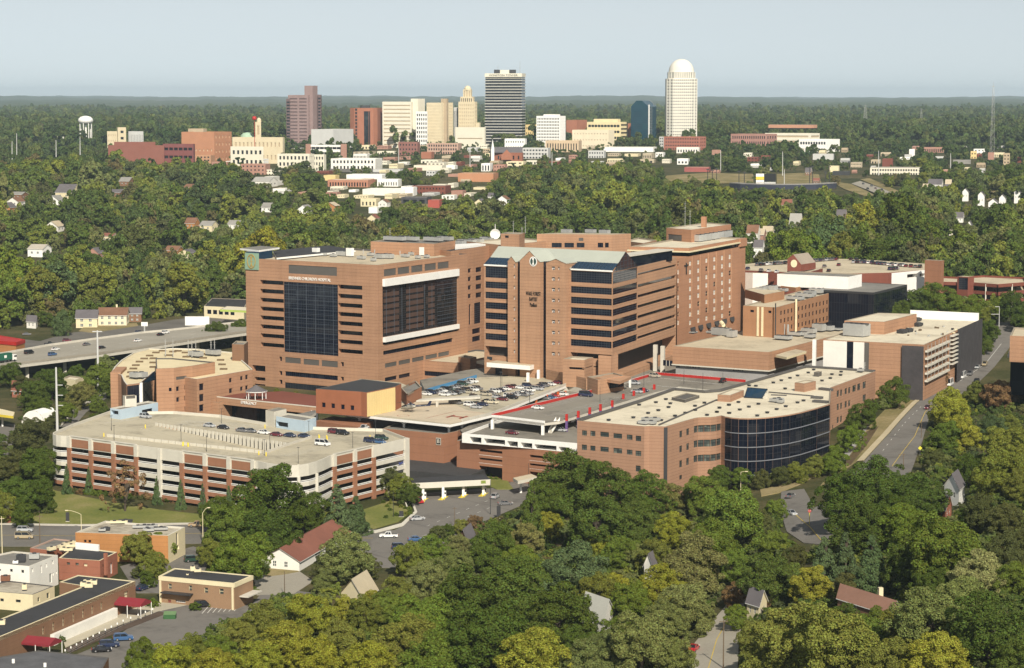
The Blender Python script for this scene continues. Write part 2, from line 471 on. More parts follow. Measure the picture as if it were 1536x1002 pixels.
right.append(dict(s0=wp(B,C,*tg(90,160))[0],s1=wp(B,C,*tg(718,45))[0],z0=zz0,z1=zz1,kind='strip', nx=20,depth=.8))
for xa,xb in ((105,212),(228,333),(350,455),(470,575),(585,683)):
 right.append(dict(s0=wp(B,C,*tg(xa,280))[0],s1=wp(B,C,*tg(xb,260))[0],z0=zR(105,312,tg),z1=zR(105,272,tg),kind='louv'))
for xa,xb in ((105,215),(230,335)):
 right.append(dict(s0=wp(B,C,*tg(xa,410))[0],s1=wp(B,C,*tg(xb,390))[0],z0=zR(105,436,tg),z1=zR(105,400,tg),kind='dark'))
BR=bld('hospital_tower', "square brick children's hospital tower with tall dark glass wall and lettering below its roof", 'building',
  [A,B,C,D],0,HB,BRICK,RTAN,{0: left,1: right},cop=COPD,par=.9)
def gridlines(root,A0,B0,s0,s1,z0,z1,nh,nv,m,w=.16,out=-.12,name='mullion'):
 d=(v2(B0)-v2(A0)).normalized(); nn=Vector((d.y,-d.x))*out; b=MB()
 for i in range(nh):
  z=lerp(z0,z1,(i+.5)/nh); p,q=v2(A0)+d*s0+nn,v2(A0)+d*s1+nn; b.bar((*p,z),(*q,z),w,m)
 for i in range(nv):
  p=v2(A0)+d*lerp(s0,s1,(i+.5)/nv)+nn; b.bar((*p,z0),(*p,z1),w,m)
 return b.build(name,root)
MULB=plain('blue_grey_mullion', (.075,.09,.115),var=.1)
gridlines(BR,A,B,L2+.3,L3-.3,zg0,rows[0][0]-.4,15,6,MULB,.11)
w1=(v2(C)-v2(B)).normalized(); n1=Vector((w1.y,-w1.x)); w0=(v2(B)-v2(A)).normalized(); n0=Vector((w0.y,-w0.x))
for (za,zb) in ((wb,wt),(bb,bt)):
 k=v2(B)+w1*sR0; k2=v2(B)+w1*sRm; k3=v2(B)+w1*sR1
 slab(BR,[k-n1*.02,k+n1*1.3,k2+n1*1.3,k2+n1*.9,k3+n1*.9,k3-n1*.02],za,zb,WHITE,name='white_band')
gridlines(BR,B,C,lerp(sR0,sR1,.72),sR1-.3,bt+1,wb-.5,12,0,MULB,.14,-.3); gridlines(BR,B,C,sR0+.3,lerp(sR0,sR1,.7),bt+1,wb-.5,0,7,MULB,.14,-.3)
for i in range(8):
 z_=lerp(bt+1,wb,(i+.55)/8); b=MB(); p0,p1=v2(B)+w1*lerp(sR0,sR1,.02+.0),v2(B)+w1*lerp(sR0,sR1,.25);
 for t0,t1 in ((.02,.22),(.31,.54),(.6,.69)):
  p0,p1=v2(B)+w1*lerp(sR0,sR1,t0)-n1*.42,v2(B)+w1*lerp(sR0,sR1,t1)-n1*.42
  b.face([(*p0,z_-.9),(*p1,z_-.9),(*p1,z_+.9),(*p0,z_+.9)],plain('brown_reflection', (.075,.042,.03),var=.2))
 b.build('reflection_strip', BR)  # brown strips paint the reflection onto the right-hand glass wall
text("BRENNER CHILDREN'S HOSPITAL", 1.9,WHITE,BR,onwall(A,B,*ta(628,353),.12),wdir(A,B),fit=24.0)
slab(BR,[P(*ta(x,y),HB+3.2) for x,y in ((0,78),(172,96),(356,70),(185,56))],HB+2.6,HB+3.4,WHITE,RGREY, 'canopy_roof')
slab(BR,[P(*ta(x,y),HB+2.6) for x,y in ((52,102),(172,108),(292,92),(180,82))],HB-1,HB+2.55,GLASSB,name='stair_glazing')
def plate(root,A,B,tl,br,out,th,m,name):
 s_,z_=wp(A,B,*tl); e_,y_=wp(A,B,*br); a=v2(A); w=(v2(B)-a).normalized(); n=Vector((w.y,-w.x))
 b=MB(); b.prism([a+w*s_+n*out,a+w*e_+n*out,a+w*e_+n*(out+th),a+w*s_+n*(out+th)],y_,z_,m); return b.build(name,root)
TEALP=plain('teal_panel', (.22,.33,.24),var=.12); GOLD=plain('gold_lettering', (.36,.23,.05),var=.1)
em=plate(BR,A,B,ta(50,114),ta(172,270),.05,.5,TEALP, 'emblem_panel')
eb=MB(); ec=onwall(A,B,*ta(110,192),.62); ex=wdir(A,B); ez=Vector((0,0,1))
def arc(b,c,ex,ez,rx,rz,t0,t1,wd,m,n=22):
 ps=[c+ex*math.cos(lerp(t0,t1,i/n))*rx+ez*math.sin(lerp(t0,t1,i/n))*rz for i in range(n+1)]
 for p_,q_ in zip(ps,ps[1:]): b.bar(p_,q_,wd,m)
arc(eb,ec,ex,ez,2.3,3.1,0,2*math.pi,.3,GOLD)
arc(eb,ec+ex*1.7,ex,ez,1.7,2.8,math.pi*.62,math.pi*1.38,.26,GOLD); arc(eb,ec-ex*1.7,ex,ez,1.7,2.8,-math.pi*.38,math.pi*.38,.26,GOLD)
eb.bar(ec-ez*2.9,ec+ez*2.9,.16,GOLD); eb.bar(ec-ex*.9,ec+ex*.9,.16,GOLD)
eb.build('emblem', em)
slab(BR,[P(*ta(x,y),HB+.4) for x,y in ((330,160),(1040,92),(800,48),(295,96))],HB-.4,HB+.4,WHITE,RDARK, 'roof_canopy')
zc=PY(*tb(548,92),P(*tb(548,205),HB-.9).y).z
bld('', '', '', quad((556,362),(651.3,365.6),(683,360.8),zc),HB-.9,zc,BRICK,RGREY,root=BR,wname='penthouse', rname='penthouse_roof', par=.4)
for u,v,lx,h in ((474,382,3,3.2),(525,385,3,4),(590,381,4,4.2),(634,383.5,3,4)): unit(BR,u,v,HB-.9,lx,2.2,h,m=WHITE)
for u,v,lx in ((514,384,6),(570,388,5),(582,388,5)): unit(BR,u,v,HB-.9,lx,3,2.2)
for u,v,lx in ((500,385.5,3),(542,389,4),(556,384,3),(608,386,4),(618,383,3),(627,388,2),(640,387,2),(560,392,2),(486,384,2)): unit(BR,u,v,HB-.9,lx,2,1.5)
for u,v,lx in ((592,361,12),(612,361,12),(650,362,10),(668,361,8)): unit(BR,u,v,zc,lx,3,2.0)
for u,v in ((545,381),(562,381),(577,381),(600,383),(622,382)): mastp(BR,u,v,HB-.9,2.2,.25, 'roof_vent')
mastp(BR,585,360,zc,6)
zM=59.2
L_,F_,R_=P(640,372,zM),P(676,376.6,zM),P(747,366,zM)
hm=[]
for y0 in (308,383,460,537):
 hm.append(H(F_,R_,tb(852,y0+10),tb(882,y0+44), 'dark')); hm.append(H(F_,R_,tb(922,y0),tb(975,y0+35), 'dark', nx=2,nz=2))
hm+=[H(F_,R_,tb(908,628),tb(965,805), 'curt', nx=4,nz=10),H(F_,R_,tb(860,640),tb(880,820), 'dark'),H(F_,R_,tb(890,862),tb(965,893), 'dark', nx=3),H(F_,R_,tb(890,932),tb(965,962), 'dark', nx=3)]
LW=bld('hospital_wing', "brick link wing set back between the children's tower and the gabled pavilion", 'building', [L_,F_,R_,L_+R_-F_],0,zM,BRICK,RDARK,{1: hm},cop=COPD)
slab(LW,[P(*tb(x,y),zM+.4) for x,y in ((735,130),(1010,98),(990,85),(735,100))],zM-.5,zM+.5,WHITE,name='white_roof_panel')
p=P(742.8,358.5,zM); b=MB(); b.tube((p.x,p.y,zM-.7),(p.x,p.y,zM+1),.4,.4,WHITE)
for k in range(12):
 for r0,r1,y0,y1 in ((.0,1.4,0,-.2),(1.4,2.6,-.2,-.75)):
  t0,t1=2*math.pi*k/12,2*math.pi*(k+1)/12
  b.face([(p.x+r*math.cos(t),p.y-1+y*1.2+.5,zM+2.6+r*math.sin(t)) for r,y,t in ((r0,y0,t0),(r0,y0,t1),(r1,y1,t1),(r1,y1,t0))],WHITE)
b.tube((p.x,p.y,zM+2.6),(p.x,p.y,zM+7.5),.25,.12,WHITE); b.build('satellite_dish', LW)
for u,v,lx in ((700,366,10),(714,365,8),(728,362,5),(734,363,4),(690,368,5)): unit(LW,u,v,zM-.7,lx,3,2.2)
zE=60.8
PL0,K=P(*tc(38,290),zE),P(*tc(1195,348),zE)
E1,E2=P(*tc(1360,306),zE-.5),P(*td(690,353),zE-.8)
E1=Vector((E1.x,E1.y,0));
fw_=(v2(K)-v2(PL0)).normalized(); fn=Vector((fw_.y,-fw_.x))            # front wall direction and outward normal
rw=(v2(E2)-v2(K)).normalized(); rn=Vector((rw.y,-rw.x))
E1=v2(K)+rw*(v2(E1)-v2(K)).dot(rw)
bk=v2(PL0)+rw*(v2(E1)-v2(K)).length                                     # back line of the gabled block
def sx(x,y=300): return wp(PL0,K,*tc(x,y))[0]
def zx(x,y): return wp(PL0,K,*tc(x,y))[1]
bands=[(zx(1150,352),zx(1150,455))]
for y in (498,594,690,786,882): bands.append((zx(1150,y-6),zx(1150,y+55)))
zb6=wp(PL0,K,*th(1400,135))[1]; bands.append((zb6,wp(PL0,K,*th(1400,195))[1]))
hl,hr=[],[]
for i,(z1_,z0_) in enumerate(bands):
 hl.append(dict(s0=.5,s1=sx(272),z0=z0_,z1=z1_,kind='curt', nx=10,nz=5 if i == 0 else 3,fw=.14,depth=.4))
 hr.append(dict(s0=sx(818),s1=sx(1192,348)-.3,z0=z0_,z1=z1_,kind='curt', nx=16,nz=5 if i == 0 else 3,fw=.14,depth=.4))
zund=wp(PL0,K,*th(1100,232))[1]
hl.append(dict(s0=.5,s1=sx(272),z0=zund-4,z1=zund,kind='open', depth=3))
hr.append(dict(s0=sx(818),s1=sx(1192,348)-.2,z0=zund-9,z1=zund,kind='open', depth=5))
sd=[]
gl=(E1-v2(K)).length
for i,(z1_,z0_) in enumerate(bands):
 sd.append(dict(s0=.3,s1=gl-.2,z0=z0_,z1=z1_,kind='curt', nx=6,nz=5 if i == 0 else 3,fw=.12,depth=.3))
 sd.append(dict(s0=gl+.2,s1=(v2(E2)-v2(K)).length-.6,z0=z0_+(.2 if i else 1.0),z1=z1_-(1.1 if i else 2.6),kind='strip', nx=26,depth=1.0))
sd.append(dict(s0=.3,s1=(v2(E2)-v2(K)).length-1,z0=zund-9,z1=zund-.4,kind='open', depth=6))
PV=thing('hospital_pavilion', 'brick pavilion with pale gabled metal roof, banded windows and round emblem on its gable', 'building', Vector((K.x-20,K.y+15,0)))
w=MB()
facade(w,PV,PL0,K,0,zE,hl+hr,BRICKP)
facade(w,PV,K,E2,0,zE-.05,sd,BRICKP)
back2=v2(E2)-fw_*30
facade(w,PV,E2,back2,0,zE-.05,[],BRICKP); facade(w,PV,bk,PL0,0,zE-.05,[],BRICKP)
w.build('wall', PV)
roof(PV,[E1+rw*.2,v2(E2)-rw*.1,back2,E1-fw_*30],zE-.1,RGREY,.8)
dep=gl; hR=PY(*tc(1280,165),(v2(K)+rw*gl*.5).y).z
zr=hR
def fpt(s,o,z):   # point on the front: s along,o outwards
 q=v2(PL0)+fw_*s+fn*o; return Vector((q.x,q.y,z))
def mpt(s,d,z):   # d metres behind the front along the side direction
 q=v2(PL0)+fw_*s+rw*d; return Vector((q.x,q.y,z))
Lf=(v2(K)-v2(PL0)).length
rf=MB(); sk=MB()
def slope(sa,sb,skylight=True):
 zmid=lerp(zE,zr,.42)
 a0,b0=mpt(sa,-.3,zE+.5),mpt(sb,-.3,zE+.5)
 a1,b1=mpt(sa,dep*.21,zmid),mpt(sb,dep*.21,zmid); a2,b2=mpt(sa,dep*.5,zr),mpt(sb,dep*.5,zr)
 (sk if skylight else rf).face([a0,b0,b1,a1],GLASSB if skylight else RTEAL)
 rf.face([a1,b1,b2,a2],RTEAL)
 a3,b3=mpt(sa,dep,zE),mpt(sb,dep,zE); rf.face([a2,b2,b3,a3],RTEAL)
 if skylight:
  n=int((sb-sa)/1.6)
  for i in range(n+1):
   t=i/n; sk.bar(a0.lerp(b0,t)+Vector((0,0,.06)),a1.lerp(b1,t)+Vector((0,0,.06)),.12,MULLD)
slope(0.0,sx(285,300)); sk.build('skylight', PV); sk=MB(); slope(sx(285,300),sx(818,330),False); slope(sx(818,330),Lf)
rf.build('metal_roof', PV); sk.build('skylight', PV)
gv=MB()    # glazed gable end on the right
ga,gb,gc=mpt(Lf,0,zE),mpt(Lf,dep,zE),mpt(Lf,dep*.5,zr)
ga2,gb2,gc2=(q+Vector((rn.x,rn.y,0))*.12 for q in (ga,gb,gc))
gv.face([ga2,gb2,gc2],GLASS);
for t in (.14,.28,.42,.58,.72,.86):
 hgt=zE+(zr-zE)*(1-abs(t-.5)*2); q=ga2.lerp(gb2,t)+Vector((rn.x,rn.y,0))*.05; gv.bar(q,Vector((q.x,q.y,hgt)),.13,MULL)
for t in (.25,.5,.75): gv.bar(ga2.lerp(gc2,t),gb2.lerp(gc2,t),.13,MULL)
gv.build('gable_glazing', PV)
gl2=MB(); gl2.face([mpt(0,0,zE),mpt(0,dep,zE),mpt(0,dep*.5,zr)],BRICKP); gl2.build('gable_wall', PV)
slab(PV,[fpt(0,.05,0),fpt(sx(272),.05,0),fpt(sx(272),.35,0),fpt(0,.35,0)],zE,zE+.6,WHITE,name='eaves_band')
slab(PV,[fpt(sx(818),.05,0),fpt(Lf,.05,0),fpt(Lf,.35,0),fpt(sx(818),.35,0)],zE,zE+.6,WHITE,name='eaves_band')
def bay(name,xa,xb,ya,out,peak,wins,skip=None,deep=6):
 sa,sb=sx(xa,ya),sx(xb,ya)
 a,b_=fpt(sa,out,0),fpt(sb,out,0); wl=MB()
 zt=zx(*((xa+xb)/2,ya))
 facade(wl,PV,a,b_,0,zt,wins(a,b_),BRICKP)
 a2,b2=fpt(sa,-deep,0),fpt(sb,-deep,0)
 facade(wl,PV,b_,b2,0,zt,[],BRICKP); facade(wl,PV,a2,a,0,zt,[],BRICKP)
 m0=fpt((sa+sb)/2,out,peak); m1=fpt((sa+sb)/2,-deep-4,peak)
 wl.face([(a.x,a.y,zt),(b_.x,b_.y,zt),m0],BRICKP)
 wl.build(name,PV)
 r=MB(); o=.25
 ae,be=fpt(sa-o,out+o,zt-.2),fpt(sb+o,out+o,zt-.2); a2e,b2e=fpt(sa-o,-deep-4,zt-.2),fpt(sb+o,-deep-4,zt-.2)
 m0=fpt((sa+sb)/2,out+o,peak+.15)
 r.face([ae,m0,m1,a2e],RTEAL); r.face([m0,be,b2e,m1],RTEAL); r.build('gable_roof', PV)
 return a,b_,zt
def sq(xl,w_,h_,t=tc,ys=()):
 def f(a,b_):
  hs=[]
  for y in ys:
   hs.append(H(a,b_,tc(xl,y),tc(xl+w_,y+h_), 'dark', depth=.7,nx=2,nz=2,fw=.2,fr=WHITE))
  return hs
 return f
ysq=[278+96.3*i for i in range(9)]
bay('bay_wall', 277,345,250,2.2,zx(312,206),sq(300,30,34,ys=ysq))
ca,cb,czt=bay('gable_bay', 398,577,245,3.2,zx(486,156),lambda a,b_: [])
def rt_w(a,b_): return sq(643,32,34,ys=[y+20 for y in ysq])(a,b_)
bay('bay_wall', 626,806,262,2.6,zx(700,228),lambda a,b_: rt_w(a,b_)+sq(700,16,30,ys=[y+22 for y in ysq])(a,b_))
for xa,xb in ((349,397),(579,625)):
 sa,sb=sx(xa),sx(xb); g=MB()
 for k in range(40):
  pass
 za,zb_=15,zx((xa+xb)/2,252)
 q=[fpt(sa,.2,0),fpt(sb,.2,0),fpt(sb,.5,0),fpt(sa,.5,0)]
 g.prism([v2(p_) for p_ in q],za,zb_,GLASS)
 for k in range(34):
  z_=lerp(za,zb_,(k+.5)/34); g.bar(fpt(sa,.56,z_),fpt(sb,.56,z_),.1,MULLD)
 g.build('window_strip', PV)
cc=onwall(ca,cb,*tc(482,253),.1); fx=Vector((fw_.x,fw_.y,0)); fo=Vector((fn.x,fn.y,0))
b=MB(); n=28
b.face([cc+fo*.1+fx*1.85*math.cos(2*math.pi*i/n)+ez*2.0*math.sin(2*math.pi*i/n) for i in range(n)],WHITE)
b.face([cc+fo*.16+fx*1.45*math.cos(2*math.pi*i/n)+ez*1.6*math.sin(2*math.pi*i/n) for i in range(n)],plain('dark_green_enamel', (.03,.06,.05),var=.1))
arc(b,cc+fo*.22+fx*1.0,fx,ez,1.0,1.5,math.pi*.66,math.pi*1.34,.22,WHITE); arc(b,cc+fo*.22-fx*1.0,fx,ez,1.0,1.5,-math.pi*.34,math.pi*.34,.22,WHITE)
b.bar(cc+fo*.22-ez*1.4,cc+fo*.22+ez*1.4,.25,WHITE); b.build('emblem', PV)
text('WAKE FOREST\nBAPTIST\nPavilion', 2.3,BLACK,PV,onwall(ca,cb,*tc(481,595),.1),wdir(ca,cb),fit=7.2)
for x in (915,938,962,985): pass
for u,v in ((913,551),(926,549),(960,546),(983,556),(994,558)):
 p=P(u,v,16.2); b=MB(); b.obox((p.x,p.y),rw,1.6,1.6,0,zund-.5,CONC); b.build('pillar', PV)
unit(PV,951,397,zE-.9,9,3,2.4); unit(PV,962,395,zE-.9,4,3,1.6); unit(PV,978,393,zE-.9,7,5,1.2,m=WHITE)
b=MB(); q0,q1=P(*td(240,320),65),P(*td(650,262),65); dd=(v2(q1)-v2(q0)).normalized(); nn=Vector((-dd.y,dd.x))
b.prism([v2(q0),v2(q1),v2(q1)+nn*6,v2(q0)+nn*6],60,64.4,GLASS); b.build('corridor_glazing', PV)
slab(PV,[v2(q0)-nn*.7,v2(q1)-nn*.7,v2(q1)+nn*7,v2(q0)+nn*7],64.45,65,CONC,name='corridor_roof')
TL_,TF,TR=P(*td(262,238),63.9),P(*td(800,252),63.9),P(*td(1310,160),63.9)
tpoly=[TL_,TF,TR,TL_+TR-TF]
inn=inset(tpoly,1.4)
hw=[]
cols=[(812,372,905),(886,360,885),(959,345,865),(1030,333,858),(1100,322,842),(1169,312,822)]
for (x,ya,yb) in cols:
 for j in range(8):
  y=lerp(ya,yb,j/7); bl=random.random()<.78
  hw.append(H(TF,TR,td(x-9,y),td(x+10,y+38), 'win', mat=(WHITEW if bl else GLASS),depth=.3,nz=2,nx=0,fw=.14,fr=CREAM))
facw=[]
F2=v2(E2)    # the face runs on to the left as far as the pavilion
TW=thing('ward_tower', 'tall plain brick ward tower with a black cross and narrow windows in columns', 'building', cen(tpoly,0))
w=MB()
facade(w,TW,TF,TR,0,60.2,hw,BRICKT)
ext=Vector((TF.x,TF.y,0)); e2=Vector((E2.x+rn.x*.4,E2.y+rn.y*.4,0))
hw2=[H(e2,ext,td(698,372+76*j),td(712,412+76*j), 'win', mat=(WHITEW if j % 3 else GLASS),depth=.3,nz=2,fr=CREAM) for j in range(8)]
facade(w,TW,e2,ext,0,60.2,hw2,BRICKT)
facade(w,TW,TR,tpoly[3],0,60.2,[],BRICKT); facade(w,TW,tpoly[3],TL_,0,60.2,[],BRICKT); facade(w,TW,TL_,TF,0,60.2,[],BRICKT)
w.build('wall', TW)
b=MB(); b.prism(inn,60.2,61.9,GLASSK); b.build('top_glazing', TW)
b=MB(); b.prism(inset(tpoly,-.7),61.9,62.5,CREAM); b.build('cornice', TW)
b=MB(); b.prism([v2(p) for p in tpoly],62.5,62.9,BRICKT)
po=ccw([v2(p) for p in tpoly]); pi=inset(po,.5)
for i in range(4):
 j=(i+1) % 4; b.face([(po[i].x,po[i].y,62.9),(po[j].x,po[j].y,62.9),(po[j].x,po[j].y,63.9),(po[i].x,po[i].y,63.9)],BRICKT)
b.build('parapet', TW)
roof(TW,tpoly,63.9,RCREAM,.7)
b=MB(); q0=P(*td(1258,250),62);
s_a=wp(TF,TR,*td(1252,250))[0]; wv=(v2(TR)-v2(TF)).normalized(); nv=Vector((wv.y,-wv.x)); Lt=(v2(TR)-v2(TF)).length
b.prism([v2(TF)+wv*s_a+nv*.75,v2(TR)+nv*.75,v2(TR)-nv*1.6,v2(TF)+wv*s_a-nv*1.6],60.2,63.85,BRICKT); b.build('end_pier', TW)
for x in (835,908,981,1052,1122,1190):     # pale pilaster edges between the window columns
 q=onwall(TF,TR,*td(x-8,500),.05); b=MB(); b.obox((q.x,q.y),wv,.5,.5,33,60.1,BRICKP); b.build('pilaster', TW)
b=MB(); c0,c1=onwall(e2,ext,*td(773,385),.2),onwall(e2,ext,*td(773,490),.2)
b.bar(c0,c1,.5,BLACK); h0,h1=onwall(e2,ext,*td(757,412),.2),onwall(e2,ext,*td(789,404),.2); b.bar(h0,h1,.5,BLACK); b.build('cross', TW)
for k,x in enumerate((835,905,977,1050,1120,1188)):
 q=onwall(TF,TR,*td(x,968-18.5*k),0); b=MB()
 a0,a1=q-Vector((wv.x,wv.y,0))*3.4,q+Vector((wv.x,wv.y,0))*3.4; o_=Vector((nv.x,nv.y,0))
 for i in range(6):
  t0,t1=math.pi*i/6,math.pi*(i+1)/6
  f=lambda t: q+Vector((wv.x,wv.y,0))*(-3.4*math.cos(t))-ez*(2.2*math.sin(t))+o_*(.7*math.sin(t))
  b.face([q+ez*.2+Vector((wv.x,wv.y,0))*(-3.4*math.cos(t0)),q+ez*.2+Vector((wv.x,wv.y,0))*(-3.4*math.cos(t1)),f(t1),f(t0)],DARKM)
 b.build('awning', TW)
zp=PY(*td(822,88),P(*td(822,202),63.2).y).z
hp=[H(P(*td(597,70),zp),P(*td(822,88),zp),td(612,126),td(735,192), 'louv')]
bld('', '', '', quad(td(597,70),td(822,88),td(1180,38),zp),63.2,zp,BRICKT,RCREAM,{0: hp},root=TW,wname='penthouse', rname='penthouse_roof', par=.5)
b=MB(); p=P(*td(935,55),zp); b.obox((p.x,p.y),rw,2.2,2.2,zp-.5,zp+4.5,BRICKT); b.build('chimney', TW)
for x in (870,905,945,985,1020,1060,1100,1135): unit(TW,*td(x,196-.16*(x-870)),63.2,5,3.6,3.2)
for x in (765,810): mastp(TW,*td(x,60),zp,12 if x<800 else 8)
zN=63.5
pn=quad(tc(512,5),tc(1190,12),tc(1358,2),zN)
hn=[H(pn[0],pn[1],tc(a_,85),tc(b_,128), 'dark', nx=3,nz=1) for a_,b_ in ((645,735),(760,845),(870,940),(1060,1108),(1125,1158))]+[H(pn[0],pn[1],tc(888,40),tc(930,70), 'louv')]
NB=bld('hospital_block', 'long plain brick block behind the gabled pavilion roof', 'building', pn,0,zN,BRICKP,RTAN,{0: hn})
for u,v in ((850,350),(886,350),(907,351)): unit(NB,u,v,zN-.7,5,3,2)
pn=quad((700,362),(752,367.5),(828,361),60)
bld('hospital_block', 'low brick block with pale roof left of the long block behind the pavilion', 'building', pn,0,60,BRICKP,RCREAM)
pn=quad((751,350.5),(779,351.5),(787,349),66)
SB=bld('lift_house', 'small brick lift house with one dark opening beside a white satellite dish', 'building', pn,0,66,BRICKP,RGREY,{0: [H(pn[0],pn[1],(757,353),(763,357), 'dark')]})
mastp(SB,770,350,66,6); mastp(SB,783,350,66,3); mastp(SB,788,350,66,8,.15)
bld('hospital_block', 'low brick block with pale roof between the long block and the ward tower', 'building', quad((938,361),(965,365),(985,360),59),0,59,BRICKP,RCREAM)
zW=wp(B,C,*tg(452,243))[1]
wL,wF=P(*tg(440,243),zW),P(*tg(765,266),zW); wR=wF+(C-B)*.62
hw=[H(wL,wF,tg(458,338),tg(755,402), 'strip', nx=18,depth=.6)]
EW=bld('entrance_wing', "low brick wing running out from the children's tower to a square turret", 'building', [wL,wF,wR,wL+(wR-wF)],0,zW,BRICK,RTAN,{0: hw},cop=COPD)
zt=zW+2.4
tq_=quad(tg(765,210),tg(872,228),tg(928,212),zt)
bld('', '', '', tq_,0,zt,BRICK,BRICKP,root=EW,wname='turret', rname='turret_roof', par=.8)
slab(EW,[P(*tg(x,y),zW) for x,y in ((870,240),(1030,275),(1060,240),(1000,210))],0,zW-.9,BRICK,RTAN, 'side_wing')
zCn=PY(*th(680,372),P(*th(672,490),16.5).y).z
cp=[P(*th(x,y),zCn) for x,y in ((300,322),(690,352),(888,292),(520,280))]
CN=thing('entrance_canopy', 'flat white canopy on slim pillars over the main entrance drive', 'canopy', cen(cp,16.5))
slab(CN,cp,zCn-1.8,zCn,WHITE,RTAN, 'canopy_roof')
for x,y in ((672,492),(766,466)):
 p=P(*th(x,y),16.5); b=MB(); b.obox((p.x,p.y),rw,1,1,16.0,zCn-1.8,WHITE); b.build('pillar', CN)
gi=inset(cp,2.5); a_,b_=P(*th(318,380),zCn-2),P(*th(560,395),zCn-2)
b=MB(); q=[v2(cp[0]).lerp(v2(cp[3]),.35),v2(cp[1]).lerp(v2(cp[2]),.55),v2(cp[2]),v2(cp[3])]
b.prism(q,16.0,zCn-1.85,GLASS); b.build('entrance_glazing', CN)
unit(CN,*th(335,298),zCn,3,2,1.4,m=DARKM)
b=MB(); b.prism([v2(P(u,v,16.1)) for u,v in ((640,590),(735,600),(853,579),(893,586),(985,562),(1128,576),(1165,560),(1160,548),(1010,540),(960,538),(860,535),(700,555),(630,570))],0,16.1,CONC,mtop=DECKG)
tag(b.build('terrace'),kind='structure')
pk=quad(th(985,290),th(1180,300),th(1260,275),27)
bld('kiosk_block', 'low brick block with pale roof at the foot of the pavilion', 'building', pk,16,27,BRICKP,RCREAM,{0: [H(pk[0],pk[1],th(1040,362),th(1178,390), 'strip', nx=8)],1: [H(pk[1],pk[2],th(1182,372),th(1255,355), 'strip', nx=4)]})
pk=quad(th(1255,285),th(1385,292),th(1440,275),25.5)
bld('kiosk_block', 'low brick block with dark strip window beside the pavilion pillars', 'building', pk,16,25.5,BRICKP,RTAN,{0: [H(pk[0],pk[1],th(1262,355),th(1380,372), 'strip', nx=6)]})
wl=[P(*th(835,370),21),P(*th(1205,455),21),P(*th(1330,425),21),P(*th(1530,395),21)]
b=MB()
for p_,q_ in zip(wl,wl[1:]):
 dq=(v2(q_)-v2(p_)).normalized(); nq=Vector((-dq.y,dq.x)); b.prism([v2(p_),v2(q_),v2(q_)+nq*.6,v2(p_)+nq*.6],16,20.5,BRICKP)
tag(b.build('garden_wall'), 'long low brick wall behind the visitor parking deck', 'wall')
zG=24.2
pg=quad(th(1205,450),th(1300,478),th(1536,440),zG)
GH=bld('gatehouse', 'brick gatehouse with white portico posts beside the red rimmed deck', 'building', pg,18.6,zG,BRICKP,BRICKP,{1: [H(pg[1],pg[2],ti(205,548),ti(380,590), 'dark', nx=6,nz=2)]})
for x,y in ((190,605),(298,630),(390,605)):
 p=P(*ti(x,y),18.7); b=MB(); b.obox((p.x,p.y),rw,.7,.7,18.6,zG-1.4,WHITE); b.build('post', GH)
slab(GH,[P(*ti(x,y),zG-.4) for x,y in ((90,520),(300,552),(400,508),(200,485))],zG-1.5,zG-.4,BRICKP,BRICKP, 'portico_roof')
def ribbon(b,pts,z0,z1,th,m,closed=False,mtop=None):
 """upright band along a path, thickness to the inside (left of travel)"""
 pts=[v2(p) for p in pts]; n=len(pts)
 def nrm(i):
  ds=[]
  if closed or i>0: ds.append((pts[i]-pts[i-1]).normalized())
  if closed or i<n-1: ds.append((pts[(i+1) % n]-pts[i]).normalized())
  d=sum(ds,Vector((0,0))).normalized(); k=max(.5,d.dot(ds[0])); return Vector((-d.y,d.x))/k
 ins=[pts[i]+nrm(i)*th for i in range(n)]
 rng=range(n) if closed else range(n-1)
 for i in rng:
  j=(i+1) % n; a,c,a2,c2=pts[i],pts[j],ins[i],ins[j]
  b.face([(a.x,a.y,z0),(c.x,c.y,z0),(c.x,c.y,z1),(a.x,a.y,z1)],m)
  b.face([(c2.x,c2.y,z0),(a2.x,a2.y,z0),(a2.x,a2.y,z1),(c2.x,c2.y,z1)],m)
  b.face([(a.x,a.y,z1),(c.x,c.y,z1),(c2.x,c2.y,z1),(a2.x,a2.y,z1)],mtop or m)
  b.face([(a2.x,a2.y,z0),(c2.x,c2.y,z0),(c.x,c.y,z0),(a.x,a.y,z0)],m)
 if not closed:
  for i in (0,n-1): b.face([(pts[i].x,pts[i].y,z0),(ins[i].x,ins[i].y,z0),(ins[i].x,ins[i].y,z1),(pts[i].x,pts[i].y,z1)],m)
def polyhole(b,outer,holes,z,m):
 from mathutils.geometry import tessellate_polygon
 loops=[[Vector((p[0],p[1],0)) for p in outer]]+[[Vector((p[0],p[1],0)) for p in h] for h in holes]
 flat=[p for l in loops for p in l]
 for t in tessellate_polygon(loops): b.face([(flat[i].x,flat[i].y,z if not callable(z) else z(flat[i])) for i in t],m)
def sub(a,b_,u):  # point on px segment by u
 t=(u-a[0])/(b_[0]-a[0]); return (u,lerp(a[1],b_[1],t))
zp_,zd=17.4,16.4
front=[(100,654),(387,691.7)]
curve=[(400,694.5),(415,696.7),(432,698),(448,697.6),(463,695.3),(475,692),(486,687.7),(496,683)]
side=[(611.7,657)]
back=[(575,643),(470,640),(401,634),(330,622),(260,616.5),(233,617),(165,616),(108,636),(86,645.5),(80,648.5),(79,651),(84,652.8),(91,653.6)]
cpx=front+curve+side+back
cpl=[P(u,v,zp_) for u,v in cpx]
CG=thing('parking_garage', 'cream and brick parking garage with rounded corners and a lettered round C sign', 'garage', cen(cpl,0))
tops=[13.65,10.48,7.31,4.14]
b=MB(); ribbon(b,cpl,tops[0],zp_,.35,CONCW,closed=True); b.build('parapet', CG)
